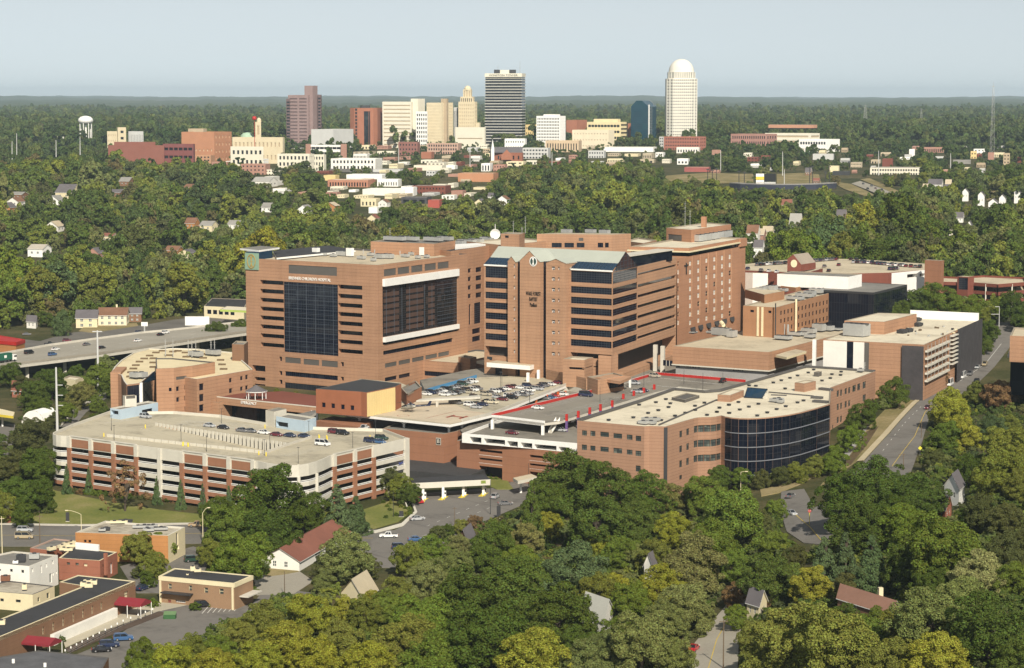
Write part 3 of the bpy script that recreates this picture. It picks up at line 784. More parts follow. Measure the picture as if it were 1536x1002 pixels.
rampz=lambda p: zd
Rm=[P(232,638,zd),P(160,655,zd),P(393,680,zd),P(430,668.5,zd)]
b=MB(); ins_=inset(cpl,.36); polyhole(b,ins_,[Rm],zd,CONCD);
zr_=[zd-.02,zd-.02,13.2,13.2]
b.face([(p.x,p.y,z) for p,z in zip(Rm,zr_)],CONCD); b.build('deck', CG)
for t in tops[0:]:
 b=MB(); b.prism(inset(cpl,.5),t-3.35,t-3.05,CONC); b.build('floor_slab', CG)
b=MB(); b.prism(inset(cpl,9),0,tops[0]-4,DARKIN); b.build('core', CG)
b=MB()
n=34
for i in range(n):
 t=(i+.5)/n; q=Rm[0].lerp(Rm[3],t); zb_=lerp(zd,13.2,t)
 b.obox((q.x,q.y),(Rm[3]-Rm[0])[:2],(Rm[3]-Rm[0]).length/n*.62,.3,zb_,zd+1.0,CONCW)
b.build('ramp_railing', CG)
b=MB()
for i in range(22):
 t=(i+.5)/22; q=Rm[1].lerp(Rm[2],t); b.obox((q.x,q.y),(Rm[2]-Rm[1])[:2],(Rm[2]-Rm[1]).length/22*.86,.25,zd-.3-2.6*t*0,zd+.95,CONCW)
b.build('ramp_railing', CG)
b=MB(); q0,q1=P(430,669,zd),P(467,657,zd); ribbon(b,[q1,q0,P(395,681,zd)],zd,zd+.8,.3,CONC); b.build('ramp_railing', CG)
def seg(a,c,z=zp_): return P(*a,z),P(*c,z)
fa,fb=front; sa_,sb_=curve[-1],side[0]
bays=[]
ps=[104,136.5,170.5,204.5,239.5,273,308,343.7,380]
for i,(u0,u1) in enumerate(zip(ps,ps[1:])): bays.append((P(*sub(fa,fb,u0),zp_),P(*sub(fa,fb,u1),zp_),0 if i in (3,4) else 1))
qs=[501,531.7,560,609]
for i,(u0,u1) in enumerate(zip(qs,qs[1:])): bays.append((P(*sub(sa_,sb_,u0),zp_),P(*sub(sa_,sb_,u1),zp_),1 if i<2 else 0))
cur=[P(*p_,zp_) for p_ in [sub(fa,fb,380),fb]+curve+[sub(sa_,sb_,501)]]
lft=[cpl[i] for i in range(len(front)+len(curve)+len(side)+7,len(cpl))]+[cpl[0],P(*sub(fa,fb,104),zp_)]
def spandrels(path,m,rail=True):
 for k,t in enumerate(tops):
  b=MB(); ribbon(b,path,t-3.17,t-1.85,.35,m if k<3 or m != CONCW else BRICKD); b.build('spandrel', CG)
  if rail:
   b=MB(); ribbon(b,path,t-1.45,t-1.22,.12,WHITE); ribbon(b,path,t-1.84,t-1.7,.3,WHITE); b.build('rail', CG)
for a_,c_,br in bays:
 d=(v2(c_)-v2(a_)).normalized(); nn=Vector((d.y,-d.x))
 spandrels([a_,c_],BRICKD if br else CONCW)
 if br:
  L=(c_-a_).length; b=MB(); p0,p1=v2(a_)+d*1.1,v2(c_)-d*1.1
  b.prism([p0+nn*.06,p1+nn*.06,p1-nn*.1,p0-nn*.1],tops[0]+.25,zp_-.75,BRICKD); b.build('brick_panel', CG)
 b=MB(); b.prism([v2(a_)+nn*.22,v2(c_)+nn*.22,v2(c_)-nn*.5,v2(a_)-nn*.5],zp_+.01,zp_+.3,CONC);
 if br: b.build('coping', CG)
spandrels(cur,CONCW); spandrels(lft,CONCW)
piers=[(sub(fa,fb,u),0 if u == 239.5 else 1,(fa,fb)) for u in ps]+[(sub(sa_,sb_,u),1,(sa_,sb_)) for u in qs[:3]]
for (u,v),br,(p0,p1) in piers:
 q=P(u,v,zp_); d=(P(*p1,zp_)-P(*p0,zp_)).normalized(); nn=Vector((d.y,-d.x,0)); q=q+nn*.1
 b=MB(); b.obox((q.x,q.y),d[:2],1.5,.9,0,tops[0],BRICKD if br else CONCW); b.obox((q.x,q.y),d[:2],1.5,.95,tops[0],zp_+.02,CONCW); b.build('pier', CG)
for u,v in ((415,696.7),(448,697.6),(475,692)):
 q=P(u,v+.2,zp_); b=MB(); b.tube((q.x,q.y,0),(q.x,q.y,tops[0]),.55,.55,CONCW,10); b.build('column', CG)
d=(P(*side[0],zp_)-P(*curve[-1],zp_)).normalized(); q=P(609.5,657.4,zp_)
b=MB(); b.obox((q.x,q.y),d[:2],2.4,.9,0,zp_+.03,CONCW); b.build('pier', CG)
def disc_sign(root,c,nrm,r,letter,size):
 nrm=Vector(nrm).normalized(); x=Vector((0,0,1)).cross(nrm).normalized(); b=MB()
 for rr,o,m in ((r,.0,CONCW),(r*.86,.08,BLACK)):
  ring=[Vector(c)+nrm*(o+.3)+x*rr*math.cos(2*math.pi*i/24)+Vector((0,0,1))*rr*math.sin(2*math.pi*i/24) for i in range(24)]
  b.face(ring,m)
  for i in range(24):
   p_,q_=ring[i],ring[(i+1) % 24]; b.face([p_,q_,q_-nrm*.3,p_-nrm*.3],m)
 s=b.build('sign', root); text(letter,size,CONCW,s,Vector(c)+nrm*.45,x); return s
c0=P(448.3,700.5,15.6); disc_sign(CG,c0+Vector((0,-.5,0)),(.06,-1,0),.95, 'C', 1.5)
text('Deck C', 1.0,plain('sign_blue', (.05,.08,.3),var=.1),CG,onwall(P(*sa_,zp_),P(*sb_,zp_),600.5,694.5,.4),wdir(P(*sa_,zp_),P(*sb_,zp_)),fit=2.6)
SH=quad(tj(632,312),tj(722,326),tj(1062,262),20.0)
ST=bld('stair_lobby', 'pale blue stair lobby with flat roof at the far corner of the garage deck', 'building', SH,16.4,20,PALEB,RGREY,
  {0: [H(SH[0],SH[1],tj(640,330),tj(705,376), 'open', depth=1.5)],1: [H(SH[1],SH[2],tj(918,330),tj(1015,360), 'dark', nx=4,nz=2)]},cop=CONCW,par=.5)
zz=23.4; pq=quad(tj(745,198),tj(765,206),tj(868,200),zz)
bld('', '', '', pq,19.5,zz,CONCW,RGREY,{1: [H(pq[1],pq[2],tj(775,206),tj(858,226), 'louv', depth=.3)]},root=ST,wname='vent_box', rname='vent_roof', par=.3)
S2=quad(tk(925,206),tk(1180,246),tk(1285,216),20.4)
S2T=bld('stair_lobby', 'pale blue stair lobby with square tower beside the parked cars on the garage deck', 'building', S2,16.4,20.4,PALEB,RGREY,{0: [H(S2[0],S2[1],tk(922,250),tk(1032,312), 'open', depth=1.2)]},cop=CONCW,par=.5)
q3=quad(tk(830,150),tk(905,166),tk(1018,140),21.8)
bld('', '', '', q3,16.4,21.8,CONCW,RGREY,root=S2T,wname='lift_tower', rname='tower_roof', par=.3)
slab(S2T,[P(*tk(x,y),20) for x,y in ((1040,195),(1180,235),(1285,160),(1275,140))],18.6,19.6,CONCW,RGREY, 'walkway_roof')
HZ=16.4
hp=[P(u,v,HZ) for u,v in ((474,615.5),(675,637),(693.5,633),(738,622.5),(853,577),(880,580),(895,572),(832,562),(715,566),(632,587),(600,574),(540,568))]
HD=thing('visitor_deck', 'raised concrete deck with helicopter pad marked H and visitor parking behind', 'parking deck', cen(hp,0))
b=MB(); b.prism([v2(p) for p in hp],HZ-.9,HZ,WHITE,mtop=CONCD); b.build('deck', HD)
PADT=plain('helipad_paint', (.5,.42,.31),var=.12)
b=MB(); b.face([P(u,v,HZ+.02) for u,v in ((548,620),(676,636),(737,621.5),(700,615),(668,600),(630,598))],PADT); b.build('pad_surface', HD)
hm_=plain('faded_red_marking', (.3,.09,.06),var=.2)
b=MB()
for q in (((648,753),(724,733),(742,739),(666,760)),((764,763),(840,742),(858,748),(782,771)),((692,747),(704,741),(820,752),(808,759))):
 b.face([P(*tg(*p_),HZ+.05) for p_ in q],hm_)
b.build('pad_letter', HD)
b=MB()
for a0,a1 in (((470,765),(735,702)),((735,702),(1000,715))):
 p0,p1=P(*tg(*a0),HZ+.04),P(*tg(*a1),HZ+.04); dd=(v2(p1)-v2(p0)).normalized(); n_=Vector((-dd.y,dd.x))*.16
 b.face([(*(v2(p0)-n_),HZ+.04),(*(v2(p1)-n_),HZ+.04),(*(v2(p1)+n_),HZ+.04),(*(v2(p0)+n_),HZ+.04)],hm_)
c_=P(*tg(268,740),HZ+.04)
for i in range(20):
 t0,t1=2*math.pi*i/20,2*math.pi*(i+1)/20
 b.face([(c_.x+r*math.cos(t),c_.y+r*math.sin(t),HZ+.04) for r,t in ((2.3,t0),(2.3,t1),(2.0,t1),(2.0,t0))],hm_)
b.build('pad_marking', HD)
for u,v in ((475.5,615.8),(539.5,623.3),(606,630.5),(673.5,637.2),(693,633.2)):
 p=P(u,v,HZ-.9); b=MB(); b.obox((p.x,p.y),(1,-.1),.75,.75,0,HZ-.9,WHITE)
 for s in (-1,1): b.bar((p.x,p.y,HZ-2.3),(p.x+s*2.2,p.y-s*.2,HZ-.95),.22,WHITE)
 b.build('column', HD)
b=MB(); ribbon(b,[P(u,v,HZ) for u,v in ((693.5,633),(738,622.5),(853,577))],HZ,HZ+1,.3,CONC); b.build('parapet', HD)
b=MB(); ribbon(b,[P(*tg(925,402),HZ),P(*tg(480,528),HZ)],HZ,HZ+1.3,.3,BLUEP); b.build('parapet', HD)
b=MB(); ribbon(b,[P(*th(1200,478),HZ),P(*th(890,444),HZ)],HZ,HZ+1.2,.3,BLUEP); b.build('parapet', HD)
b=MB(); b.prism([v2(P(*tg(*q),19)) for q in ((385,605),(560,592),(965,574),(960,556),(600,577),(420,590))],18.4,19,CONC); b.build('ramp', HD)
p=P(*tg(575,660),HZ); b=MB(); b.obox((p.x,p.y),rw,.8,.8,HZ,18.4,CONC); b.build('column', HD)
b=MB(); b.prism([v2(P(u,v,3)) for u,v in ((478,690),(560,700),(700,715),(880,640),(850,600),(560,610))],0,3,ASPHD); tag(b.build('service_yard'),kind='structure')
pb=[P(575,642.5,13.3),P(665.7,651,13.3),P(686.5,646.5,13.3)]
BB=bld('garage_stair_block', 'brown brick block carrying a square black sign with white letter B', 'building', pb+[pb[2]+Vector((6,22,0)),pb[0]+Vector((6,22,0))],0,13.3,BRICKD,RGREY,{0: [H(pb[0],pb[1],tl(1042,610),tl(1160,662), 'win')]},par=.4)
b=MB(); c_=onwall(pb[0],pb[1],*tm(229,372),.1); d_=wdir(pb[0],pb[1]); o_=d_.cross(Vector((0,0,1)))
for s_,k_,m_ in ((1.25,.1,CONCW),(1.02,.16,BLACK)):
 b.face([c_+o_*k_+d_*sx_*s_*.82+ez*sy_*s_ for sx_,sy_ in ((-1,-1),(1,-1),(1,1),(-1,1))],m_)
sg=b.build('sign', BB); text('B', 1.9,CONCW,sg,c_+o_*.24,d_)
b=MB(); pb2=[P(474,631,13.6),P(541,641,13.6),P(560,632,13.6),P(500,624,13.6)]
b.prism([v2(p) for p in pb2],0,13.6,BRICKD); tag(b.build('low_brick_wall'), 'low brown brick wall under the helicopter deck beside the stair lobby', 'wall')
hz=25.2
hq=[P(*te(683,500),hz),P(*te(1090,526),hz),P(*te(1140,532),hz),P(*te(1395,480),hz),P(*te(1452,452),hz),P(*te(1100,412),hz)]
hh={0: [H(hq[0],hq[1],te(a_,c_),te(a_+34,c_+45), 'dark', depth=.5) for a_,c_ in ((735,622),(820,630),(907,640),(993,648))]}
HG=bld('hangar', 'red brown metal hangar with dark roof and wide yellow door beside the helicopter', 'hangar', hq,HZ,hz,brick('hangar_cladding', (.30,.115,.06),course=30,dark=1),RDARK,hh,cop=COPD,par=.15)
a_,c_=hq[2],hq[3]
b=MB(); dd=(v2(c_)-v2(a_)).normalized(); nn=Vector((dd.y,-dd.x)); Lh=(v2(c_)-v2(a_)).length
b.prism([v2(a_)+dd*.1+nn*.04,v2(c_)-dd*.1+nn*.04,v2(c_)-dd*.1+nn*.2,v2(a_)+dd*.1+nn*.2],HZ+.05,hz-.25,CREAMY)
for i in range(1,12):
 q=v2(a_)+dd*(Lh*i/12)+nn*.21; b.bar((q.x,q.y,HZ+.1),(q.x,q.y,hz-.3),.07,plain('door_seam', (.5,.38,.17),var=.1))
b.build('door', HG)
pl=quad(te(1450,490),te(1500,545),tg(435,480),21)
bld('plant_room', 'small brown brick plant room with grey roof behind the hangar', 'building', pl,HZ,21,BRICKD,RGREY,{0: []})
zq=12.2
dl,dr=P(685,660.8,zq),P(882,682,zq); dv=Vector((rw.x,rw.y,0))
db=[dl,dr,dr+dv*80,dl+dv*80]
hd=[]
for x0,x1_,y0 in ((592,800,440),(1046,1262,492)):
 for k in range(3):
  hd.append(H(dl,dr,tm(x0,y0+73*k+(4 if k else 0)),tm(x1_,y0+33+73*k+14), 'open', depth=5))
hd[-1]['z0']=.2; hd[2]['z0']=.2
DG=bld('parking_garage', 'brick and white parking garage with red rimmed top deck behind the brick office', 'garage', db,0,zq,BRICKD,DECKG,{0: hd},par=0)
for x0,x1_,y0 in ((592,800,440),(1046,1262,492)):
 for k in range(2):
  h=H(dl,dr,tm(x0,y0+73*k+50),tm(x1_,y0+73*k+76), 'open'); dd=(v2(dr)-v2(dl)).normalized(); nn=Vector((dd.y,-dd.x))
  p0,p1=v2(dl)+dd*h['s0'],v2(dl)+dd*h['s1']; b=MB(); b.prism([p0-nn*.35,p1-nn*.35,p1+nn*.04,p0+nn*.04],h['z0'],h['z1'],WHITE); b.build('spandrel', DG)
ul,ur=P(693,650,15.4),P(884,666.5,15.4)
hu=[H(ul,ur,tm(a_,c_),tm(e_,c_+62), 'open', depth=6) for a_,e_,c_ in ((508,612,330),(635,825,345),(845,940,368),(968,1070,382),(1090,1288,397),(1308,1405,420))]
ub=[ul,ur,ur+dv*80,ul+dv*80]; w=MB()
for i in range(4): facade(w,DG,ub[i],ub[(i+1) % 4],zq+.005,15.4,hu if i == 0 else [],WHITE)
w.build('upper_wall', DG); roof(DG,ub,15.4,DECKG,1.0,.3,WHITE, 'middle_deck')
UZ=18.6
up=[P(*th(345,812),UZ),P(*th(820,868),UZ),P(*th(960,852),UZ),P(*th(1440,706),UZ),P(*ti(600,655),UZ),P(*ti(830,600),UZ),P(*ti(1225,640),UZ),P(*ti(1430,560),UZ),P(*ti(620,492),UZ),P(*ti(390,560),UZ),P(*ti(90,640),UZ)]
b=MB(); b.prism([v2(p) for p in up],UZ-.9,UZ,CONC,mtop=DECKG); b.build('upper_deck', DG)
b=MB(); ribbon(b,up[:2],UZ-1,UZ+.75,.3,WHITE); b.build('fascia', DG)
b=MB(); ribbon(b,[up[9],up[8],up[7]][::-1],UZ,UZ+1.1,.3,REDP,mtop=WHITE); b.build('parapet', DG)
b=MB(); ribbon(b,[up[10],up[0]],UZ,UZ+1.1,.3,REDP,mtop=WHITE); b.build('parapet', DG)
cx=[th(x,y) for x,y in ((1020,862),(1125,832),(1228,800),(1325,770),(1430,735))]+[ti(x,y) for x,y in ((330,735),(425,706),(515,678),(608,648))]
for u,v in cx:
 p=P(u,v,UZ-1); b=MB(); b.obox((p.x,p.y),rw,.9,.7,14.4,UZ-.4,plain('violet_paint', (.12,.07,.2),var=.1)); b.obox((p.x,p.y),rw,.95,.75,UZ-.4,UZ+1.9,REDP); b.build('post', DG)
for u,v in (th(352,840),th(806,892)):
 p=P(u,v,UZ-1); b=MB(); b.obox((p.x,p.y),rw,1,.9,14.4,UZ-.95,WHITE); b.build('post', DG)
b=MB(); s0_,s1_=P(*th(855,955),14.5),P(*th(925,838),UZ+.4); sd_=Vector((rn.x,rn.y,0))*1.4
b.face([s0_,s0_+sd_,s1_+sd_,s1_],CONC)
for o_ in (Vector((0,0,0)),sd_): b.face([s0_+o_,s1_+o_,s1_+o_+ez*1.1,s0_+o_+ez*1.1],WHITE)
for i in range(12):
 t=i/12; q=s0_.lerp(s1_,t); b.bar(q,q+sd_,.25,CONC)
b.build('stair', DG)
for u,v in [th(x,y) for x,y in ((440,738),(545,708),(650,680),(745,652),(845,618),(943,590),(1008,582))]:
 p=P(u,v,15.6); b=MB(); b.obox((p.x,p.y),rw,.9,.7,14.1,HZ-.6,plain('orange_paint', (.5,.1,.02),var=.1)); b.build('post', HD)
b=MB(); b.prism([v2(P(u,v,14.2)) for u,v in ((700,655),(742,640),(900,595),(900,575),(845,580),(735,622),(690,645))],13.6,14.2,DECKG); b.build('lower_lane', HD)
zT=12.0
et=[P(*tn(1050,575),zT),P(*te(0,598),zT),P(*te(690,668),zT),P(*te(690,560),zT),P(*te(380,520),zT),P(*te(0,540),zT)]
EM=thing('emergency_terrace', 'planted terrace over the emergency entrance, brick fascia and white pillars', 'terrace', cen(et,0))
b=MB(); b.prism([v2(p) for p in et],zT-2.6,zT,BRICKP,mtop=BRICKM); b.build('fascia', EM)
b=MB(); ribbon(b,et[:3],zT,zT+.35,.5,CONCW); b.build('coping', EM)
for u,v in (te(128,700),tn(1225,670),te(460,722)):
 p=P(u,v,6); b=MB(); b.tube((p.x,p.y,0),(p.x,p.y,zT-2.6),.6,.6,WHITE,10); b.build('pillar', EM)
b=MB(); b.prism([v2(p)+Vector((0,7)) for p in et[:3]]+[v2(et[3])+Vector((0,8)),v2(et[4])+Vector((0,8)),v2(et[5])+Vector((0,8))],0,zT-2.65,GLASS); b.build('entrance_glazing', EM)
sa2,sb2=et[1],et[2]
text('EMERGENCY', 1.7,WHITE,EM,onwall(et[0],et[1],*tk(645,78),.15) if False else onwall(sa2,sb2,*tk(680,88),.15),wdir(sa2,sb2),fit=8.0)
bq=quad(tn(970,612),tn(1068,622),tn(1190,600),10.5)
bld('brick_lodge', 'small flat brick lodge with pale roof beside the emergency entrance', 'building', bq,0,10.5,BRICKP,RTAN)
GZ=P(*te(147,590),zT); gz_=thing('gazebo', 'white gazebo with dark round roof on the planted terrace', 'gazebo', GZ)
b=MB(); b.lathe(GZ,[(4.3,3.2),(2.2,4.3),(0,5.6)],SHINGG,12); b.build('gazebo_roof', gz_)
b=MB(); b.lathe(GZ,[(4.35,2.9),(4.4,3.2)],WHITE,12); b.build('rim', gz_)
for k in range(8):
 t=2*math.pi*k/8; b=MB(); b.tube((GZ.x+3.8*math.cos(t),GZ.y+3.8*math.sin(t),zT),(GZ.x+3.8*math.cos(t),GZ.y+3.8*math.sin(t),zT+3),.16,.16,WHITE,6); b.build('post', gz_)
zA=20.5
ap=[P(*tn(x,y),zA) for x,y in ((100,352),(190,372),(215,430),(240,462),(362,446),(480,345),(870,412),(1375,325),(1200,170),(880,138),(640,132),(560,140),(440,134),(300,172),(190,240),(130,300))]
AU=thing('auditorium', 'curved brick building with pale yellow roof and glass front beside the highway', 'building', cen(ap,0))
w=MB()
a6,a7=ap[6],ap[7]
ha=[H(a6,a7,tn(x0,y0),tn(x1_,y1_), 'dark', depth=.5,nx=2) for x0,y0,x1_,y1_ in ((893,455,935,510),(893,550,935,608),(893,645,935,698),(1162,405,1188,440),(1162,498,1192,535),(1262,388,1287,420),(1308,376,1333,412),(1262,482,1287,515),(1308,472,1333,505))]
for i in range(len(ap)):
 j=(i+1) % len(ap)
 if i == 3: facade(w,AU,ap[i],ap[j],0,zA,[dict(s0=.2,s1=40,z0=1,z1=zA-.6,kind='curt', nx=8,nz=5)],BRICK)
 elif i == 4: facade(w,AU,ap[i],ap[j],0,zA,[dict(s0=.2,s1=60,z0=1,z1=zA-.4,kind='curt', nx=10,nz=8,mat=GLASSG)],BRICK)
 else: facade(w,AU,ap[i],ap[j],0,zA,ha if i == 6 else [],BRICK)
w.build('wall', AU); roof(AU,ap,zA,RYEL,.5,.5,CONCW)
zB=24.6
bp=[P(*tn(x,y),zB) for x,y in ((505,318),(665,312),(830,292),(1035,258),(650,222),(500,222))]
hb=[H(bp[1],bp[2],tn(x,y),tn(x+28,y+38), 'dark', depth=.5) for x,y in ((685,480),(757,468),(687,577),(757,565),(760,660))]+[H(bp[1],bp[2],tn(685,392),tn(780,408), 'louv')]
hb0=[H(bp[0],bp[1],tn(620,490),tn(645,522), 'dark')]
bld('', '', '', bp,0,zB,BRICK,RYEL,{0: hb0,1: hb},root=AU,wname='front_block', rname='block_roof', cop=COPD,par=.5)
pw=[P(*tn(x,y),zA+.6) for x,y in ((93,352),(186,352),(240,300),(150,300))]
b=MB(); b.prism([v2(p) for p in pw],0,zA+.6,BRICK); b.build('end_wall', AU)
b=MB(); q=[P(*tn(500,460),17),P(*tn(600,460),17),P(*tn(650,690),3),P(*tn(500,690),3)]
o_=Vector((2.5,4,0)); b.face(q,STEEL); b.face([q[1],q[1]+o_,q[2]+o_,q[2]],DARKM); b.face([q[0],q[1],q[1]+o_,q[0]+o_],STEEL); b.build('steel_chute', AU)
p=P(*tn(372,440),zA); b=MB(); b.tube((p.x,p.y-1.5,0),(p.x,p.y-1.5,zA),.8,.8,WHITE,10); b.build('column', AU)
b=MB(); g0,g1,g2=P(*tn(385,445),zA-.6),P(*tn(495,335),zA+3),P(*tn(498,420),zA-1); b.face([g0,g1,g2],GLASSB); b.build('glass_fin', AU)
for x,y in ((280,345),(300,312),(322,282),(355,250),(397,222),(447,196),(503,168),(562,152),(655,160),(702,153),(768,168),(480,220),(478,258),(480,298),(775,206),(920,182),(1085,235),(1098,275),(1112,316),(272,384),(620,192),(928,216)):
 p=P(*tn(x,y),zA); b=MB(); b.obox((p.x,p.y),(1,0),3.0,1.4,zA-.5,zA+.1,plain('bronze_vent', (.13,.09,.05),var=.15)); b.build('roof_vent', AU)
for x,y in ((320,400),(375,398),(850,205),(880,210),(1000,192),(1040,195)): unit(AU,*tn(x,y),zA,4,3,2.2)
for x,y in ((795,205),(828,212),(863,205),(590,200),(658,205),(1000,190),(1032,190)): mastp(AU,*tn(x,y),zA,7,.22, 'exhaust_stack')
bq=quad((348,516),(366,517),(372,512),27)
bld('hospital_block', "plain brown brick block against the left edge of the children's tower", 'building', bq,0,27,BRICKB,RGREY)
zc_=5.6
cp=[P(613,725,zc_),P(736,719,zc_),P(727,711.5,zc_),P(613,717.5,zc_)]
TB=thing('toll_canopy', 'long white canopy with dark roof over four yellow based pay lanes', 'canopy', cen(cp,0))
slab(TB,cp,zc_-1.9,zc_,CONCW,RDARK, 'canopy_roof')
for x,y in ((88,905),(268,888),(450,868),(630,855)):
 p=G(*tm(x,y)); b=MB(); b.obox((p.x,p.y),(1,.05),.8,.8,p.z,zc_-1.9,WHITE); b.build('pillar', TB)
 b=MB(); b.obox((p.x,p.y),(.25,1),7,1.6,p.z-.2,p.z+.22,YELP); b.build('island', TB)
 b=MB(); b.obox((p.x+.3,p.y+2.2),(0,1),1.6,1.2,p.z+.2,p.z+2.3,WHITE); b.obox((p.x+.3,p.y+2.2),(0,1),1.64,1.1,p.z+1.2,p.z+1.9,GLASS); b.build('pay_booth', TB)
 for k in (-1,1):
  b=MB(); b.tube((p.x+k*.5,p.y-2.8,p.z),(p.x+k*.5,p.y-2.8,p.z+1.1),.14,.14,YELP,8); b.build('bollard_post', TB)
b=MB(); d_=wdir(cp[0],cp[1]); q=onwall(cp[0],cp[1],*tm(630,738),.05);
b.face([q+d_*x_+ez*y_ for x_,y_ in ((-.8,-.5),(.8,-.5),(.8,.5),(-.8,.5))],plain('sign_green', (.2,.25,.05),var=.1)); b.build('lane_sign', TB)
cp=[P(*tm(897,700),5.4),P(*tm(940,728),5.4),P(*tm(1120,690),5.4),P(*tm(1060,665),5.4)]
EB=thing('exit_booth', 'small cream canopy over an exit lane booth beside yellow bollards', 'canopy', cen(cp,0))
slab(EB,cp,4.3,5.4,CONCW,RTAN, 'canopy_roof')
p=G(*tm(968,838)); b=MB(); b.obox((p.x,p.y),(1,0),.7,.7,0,4.3,WHITE); b.build('pillar', EB)
b=MB(); b.obox((p.x+6,p.y+3),(1,.5),5,1.8,0,2.8,DARKM); b.build('booth', EB)
zO=27.0
A_,B1,B2,B_=(865.8,630.8),(966.5,639.6),(974,639.0),(998.5,639.8)
C1=(1041,627.5); bay_=[(1047,626.3),(1056,625.8),(1066,625.8),(1075,624.8),(1082,623.3),(1087.5,624.8)]
gls=[(1097,626.4),(1108,627.3),(1122,627.6),(1135,627.2),(1148,626.4),(1160,625.2),(1173,623.6),(1185,621.8),(1202,618.3),(1226,611.8),(1245,605.8)]
rst=[(1246.5,581.3),(1313.3,556.7),(1208,549.6),(1078,586),(1057,587.6),(1010,583.4),(958,601.8)]
opx=[A_,B1,B2,B_,C1]+bay_+gls+rst
op=[P(u,v,zO) for u,v in opx]
OF=thing('brick_office', 'three storey brick office with cream roof and sweeping dark glass corner', 'building', cen(op,0))
w=MB(); cw=MB(); bw=[MB(),MB(),MB()]
def o4(l,A0,B0,t,kind='win', **k): return [H(A0,B0,t(q[0],q[1]),t(q[2],q[3]),kind,**k) for q in l]
f0=o4(((137,452,182,503),(212,457,258,508),(302,465,380,516),(420,478,498,530),(540,490,592,541),(620,500,670,553),(135,580,182,633),(212,590,258,640),(302,598,378,650),(420,610,498,664),(540,625,592,675),(618,635,670,688),(620,768,665,828)),op[0],op[1],to,nx=2,nz=2,depth=.3)
f3=o4(((1016,462,1042,512),(1078,440,1104,492),(1143,420,1166,470),(1015,595,1041,648),(1078,573,1103,627),(1140,553,1166,607),(1015,728,1041,782),(1077,706,1103,762),(1140,685,1166,740),(1015,860,1041,890),(1140,820,1166,860)),op[3],op[4],to,nx=2,nz=2,depth=.3)
zrow=[(wp(op[5],op[10],*to(1185,y0))[1],wp(op[5],op[10],*to(1185,y1_))[1]) for y0,y1_ in ((408,470),(540,603),(675,735))]
ng=len(opx); i_g0=4+len(bay_); i_g1=i_g0+len(gls)+1
rw_i=i_g1+1
rq=((1172,338,1194,388),(1203,330,1222,380),(1243,318,1265,365),(1275,308,1295,358),(1313,292,1345,340),(1357,277,1385,326),(1405,260,1435,310),(1172,458,1193,508),(1203,448,1222,497),(1243,435,1264,485),(1275,426,1295,474),(1405,376,1435,424),(1172,575,1192,625),(1202,565,1220,615),(1130,645,1142,690))
fr=o4(rq,op[i_g1],op[i_g1+1],tp,nx=2,nz=2,depth=.3)
for i in range(ng):
 a,c=op[i],op[(i+1) % ng]; L=(v2(c)-v2(a)).length
 if i == 0: hs=f0
 elif i == 3: hs=f3
 elif 4 <= i<i_g0-1: hs=[dict(s0=.03,s1=L-.03,z0=zb_,z1=za,kind='win', into=bw[k],nx=2,nz=2,depth=.35,fw=.18) for k,(za,zb_) in enumerate(zrow)]
 elif i_g0 <= i<i_g1-1: hs=[dict(s0=.02,s1=L-.02,z0=1.2,z1=zO-.35,kind='curt', into=cw,nx=max(2,int(L/1.6)),nz=11,fw=.1,depth=.08,mat=GLASSK,fr=MULLD)]
 elif i == i_g1: hs=fr
 else: hs=[]
 facade(w,OF,a,c,0,zO,hs,BRICKE)
for k in range(1,6):
 z_=zO-.35-k*(zO-1.5)/5.6
 for i in range(i_g0,i_g1-1):
  a,c=v2(op[i]),v2(op[i+1]); d=(c-a).normalized(); nn=Vector((d.y,-d.x)); cw.bar((*(a+nn*.06),z_),(*(c+nn*.06),z_),.26,plain('pale_floor_line', (.17,.18,.2),var=.1))
w.build('wall', OF); cw.build('curtain_wall', OF)
for m_ in bw: m_.build('window', OF)
roof(OF,op,zO,RCREAM,.35,.35,COPING)
for k0,k1 in ((ng-7+1,ng),):
 pts=[op[i % ng] for i in range(k0,k1+1)]; b=MB(); ribbon(b,pts,zO-.2,zO+.5,1.1,COPD); b.build('coping', OF)
slab(OF,[v2(op[3])+Vector((-.5,-.15)),v2(op[3])+Vector((.6,-.12)),v2(op[3])+Vector((.6,.4)),v2(op[3])+Vector((-.5,.4))],0,zO-.3,DARKM,name='downpipe_recess')
vents(OF,[to(x,y) for x,y in ((378,368),(600,345),(733,305),(825,280),(917,252),(652,230),(803,208),(893,180),(933,218),(1155,240),(1068,303),(975,330),(1157,277),(1352,295),(1240,212),(1375,258),(1263,322),(1460,232),(1462,305),(650,392),(850,370))],zO-.35)
vents(OF,[tp(x,y) for x,y in ((443,300),(600,270),(672,250),(750,228),(818,207),(915,180),(963,153),(1127,195),(1205,202),(1210,172),(1113,230),(1038,252),(706,324),(382,296),(286,446),(202,470),(380,488),(298,514),(204,545),(455,568),(545,540),(630,510),(712,484),(466,462),(818,450),(872,432),(92,535),(115,497))],zO-.35)
def pent(root,L_,F_,R_,basev,z0,m,rm,name='penthouse', hs=None):
 y=P(F_[0],basev,z0).y; z=PY(F_[0],F_[1],y).z; return bld('', '', '', quad(L_,F_,R_,z),z0,z,m,rm,hs,root=root,wname=name,rname=name + '_roof', par=.25)
pent(OF,tp(98,370),tp(212,378),tp(335,330),530+440/6,zO-.35,BRICKE,RCREAM)
pent(OF,tp(792,262),tp(880,272),tp(983,248),530+350/6,zO-.35,BRICKE,RCREAM)
pent(OF,to(945,155),to(1065,178),to(1195,137),570+205/6,zO-.35,LOUV,LOUV, 'louvred_box')
pent(OF,tp(965,168),tp(1005,172),tp(1036,162),530+212/6,zO-.35,LOUV,LOUV, 'louvred_box')
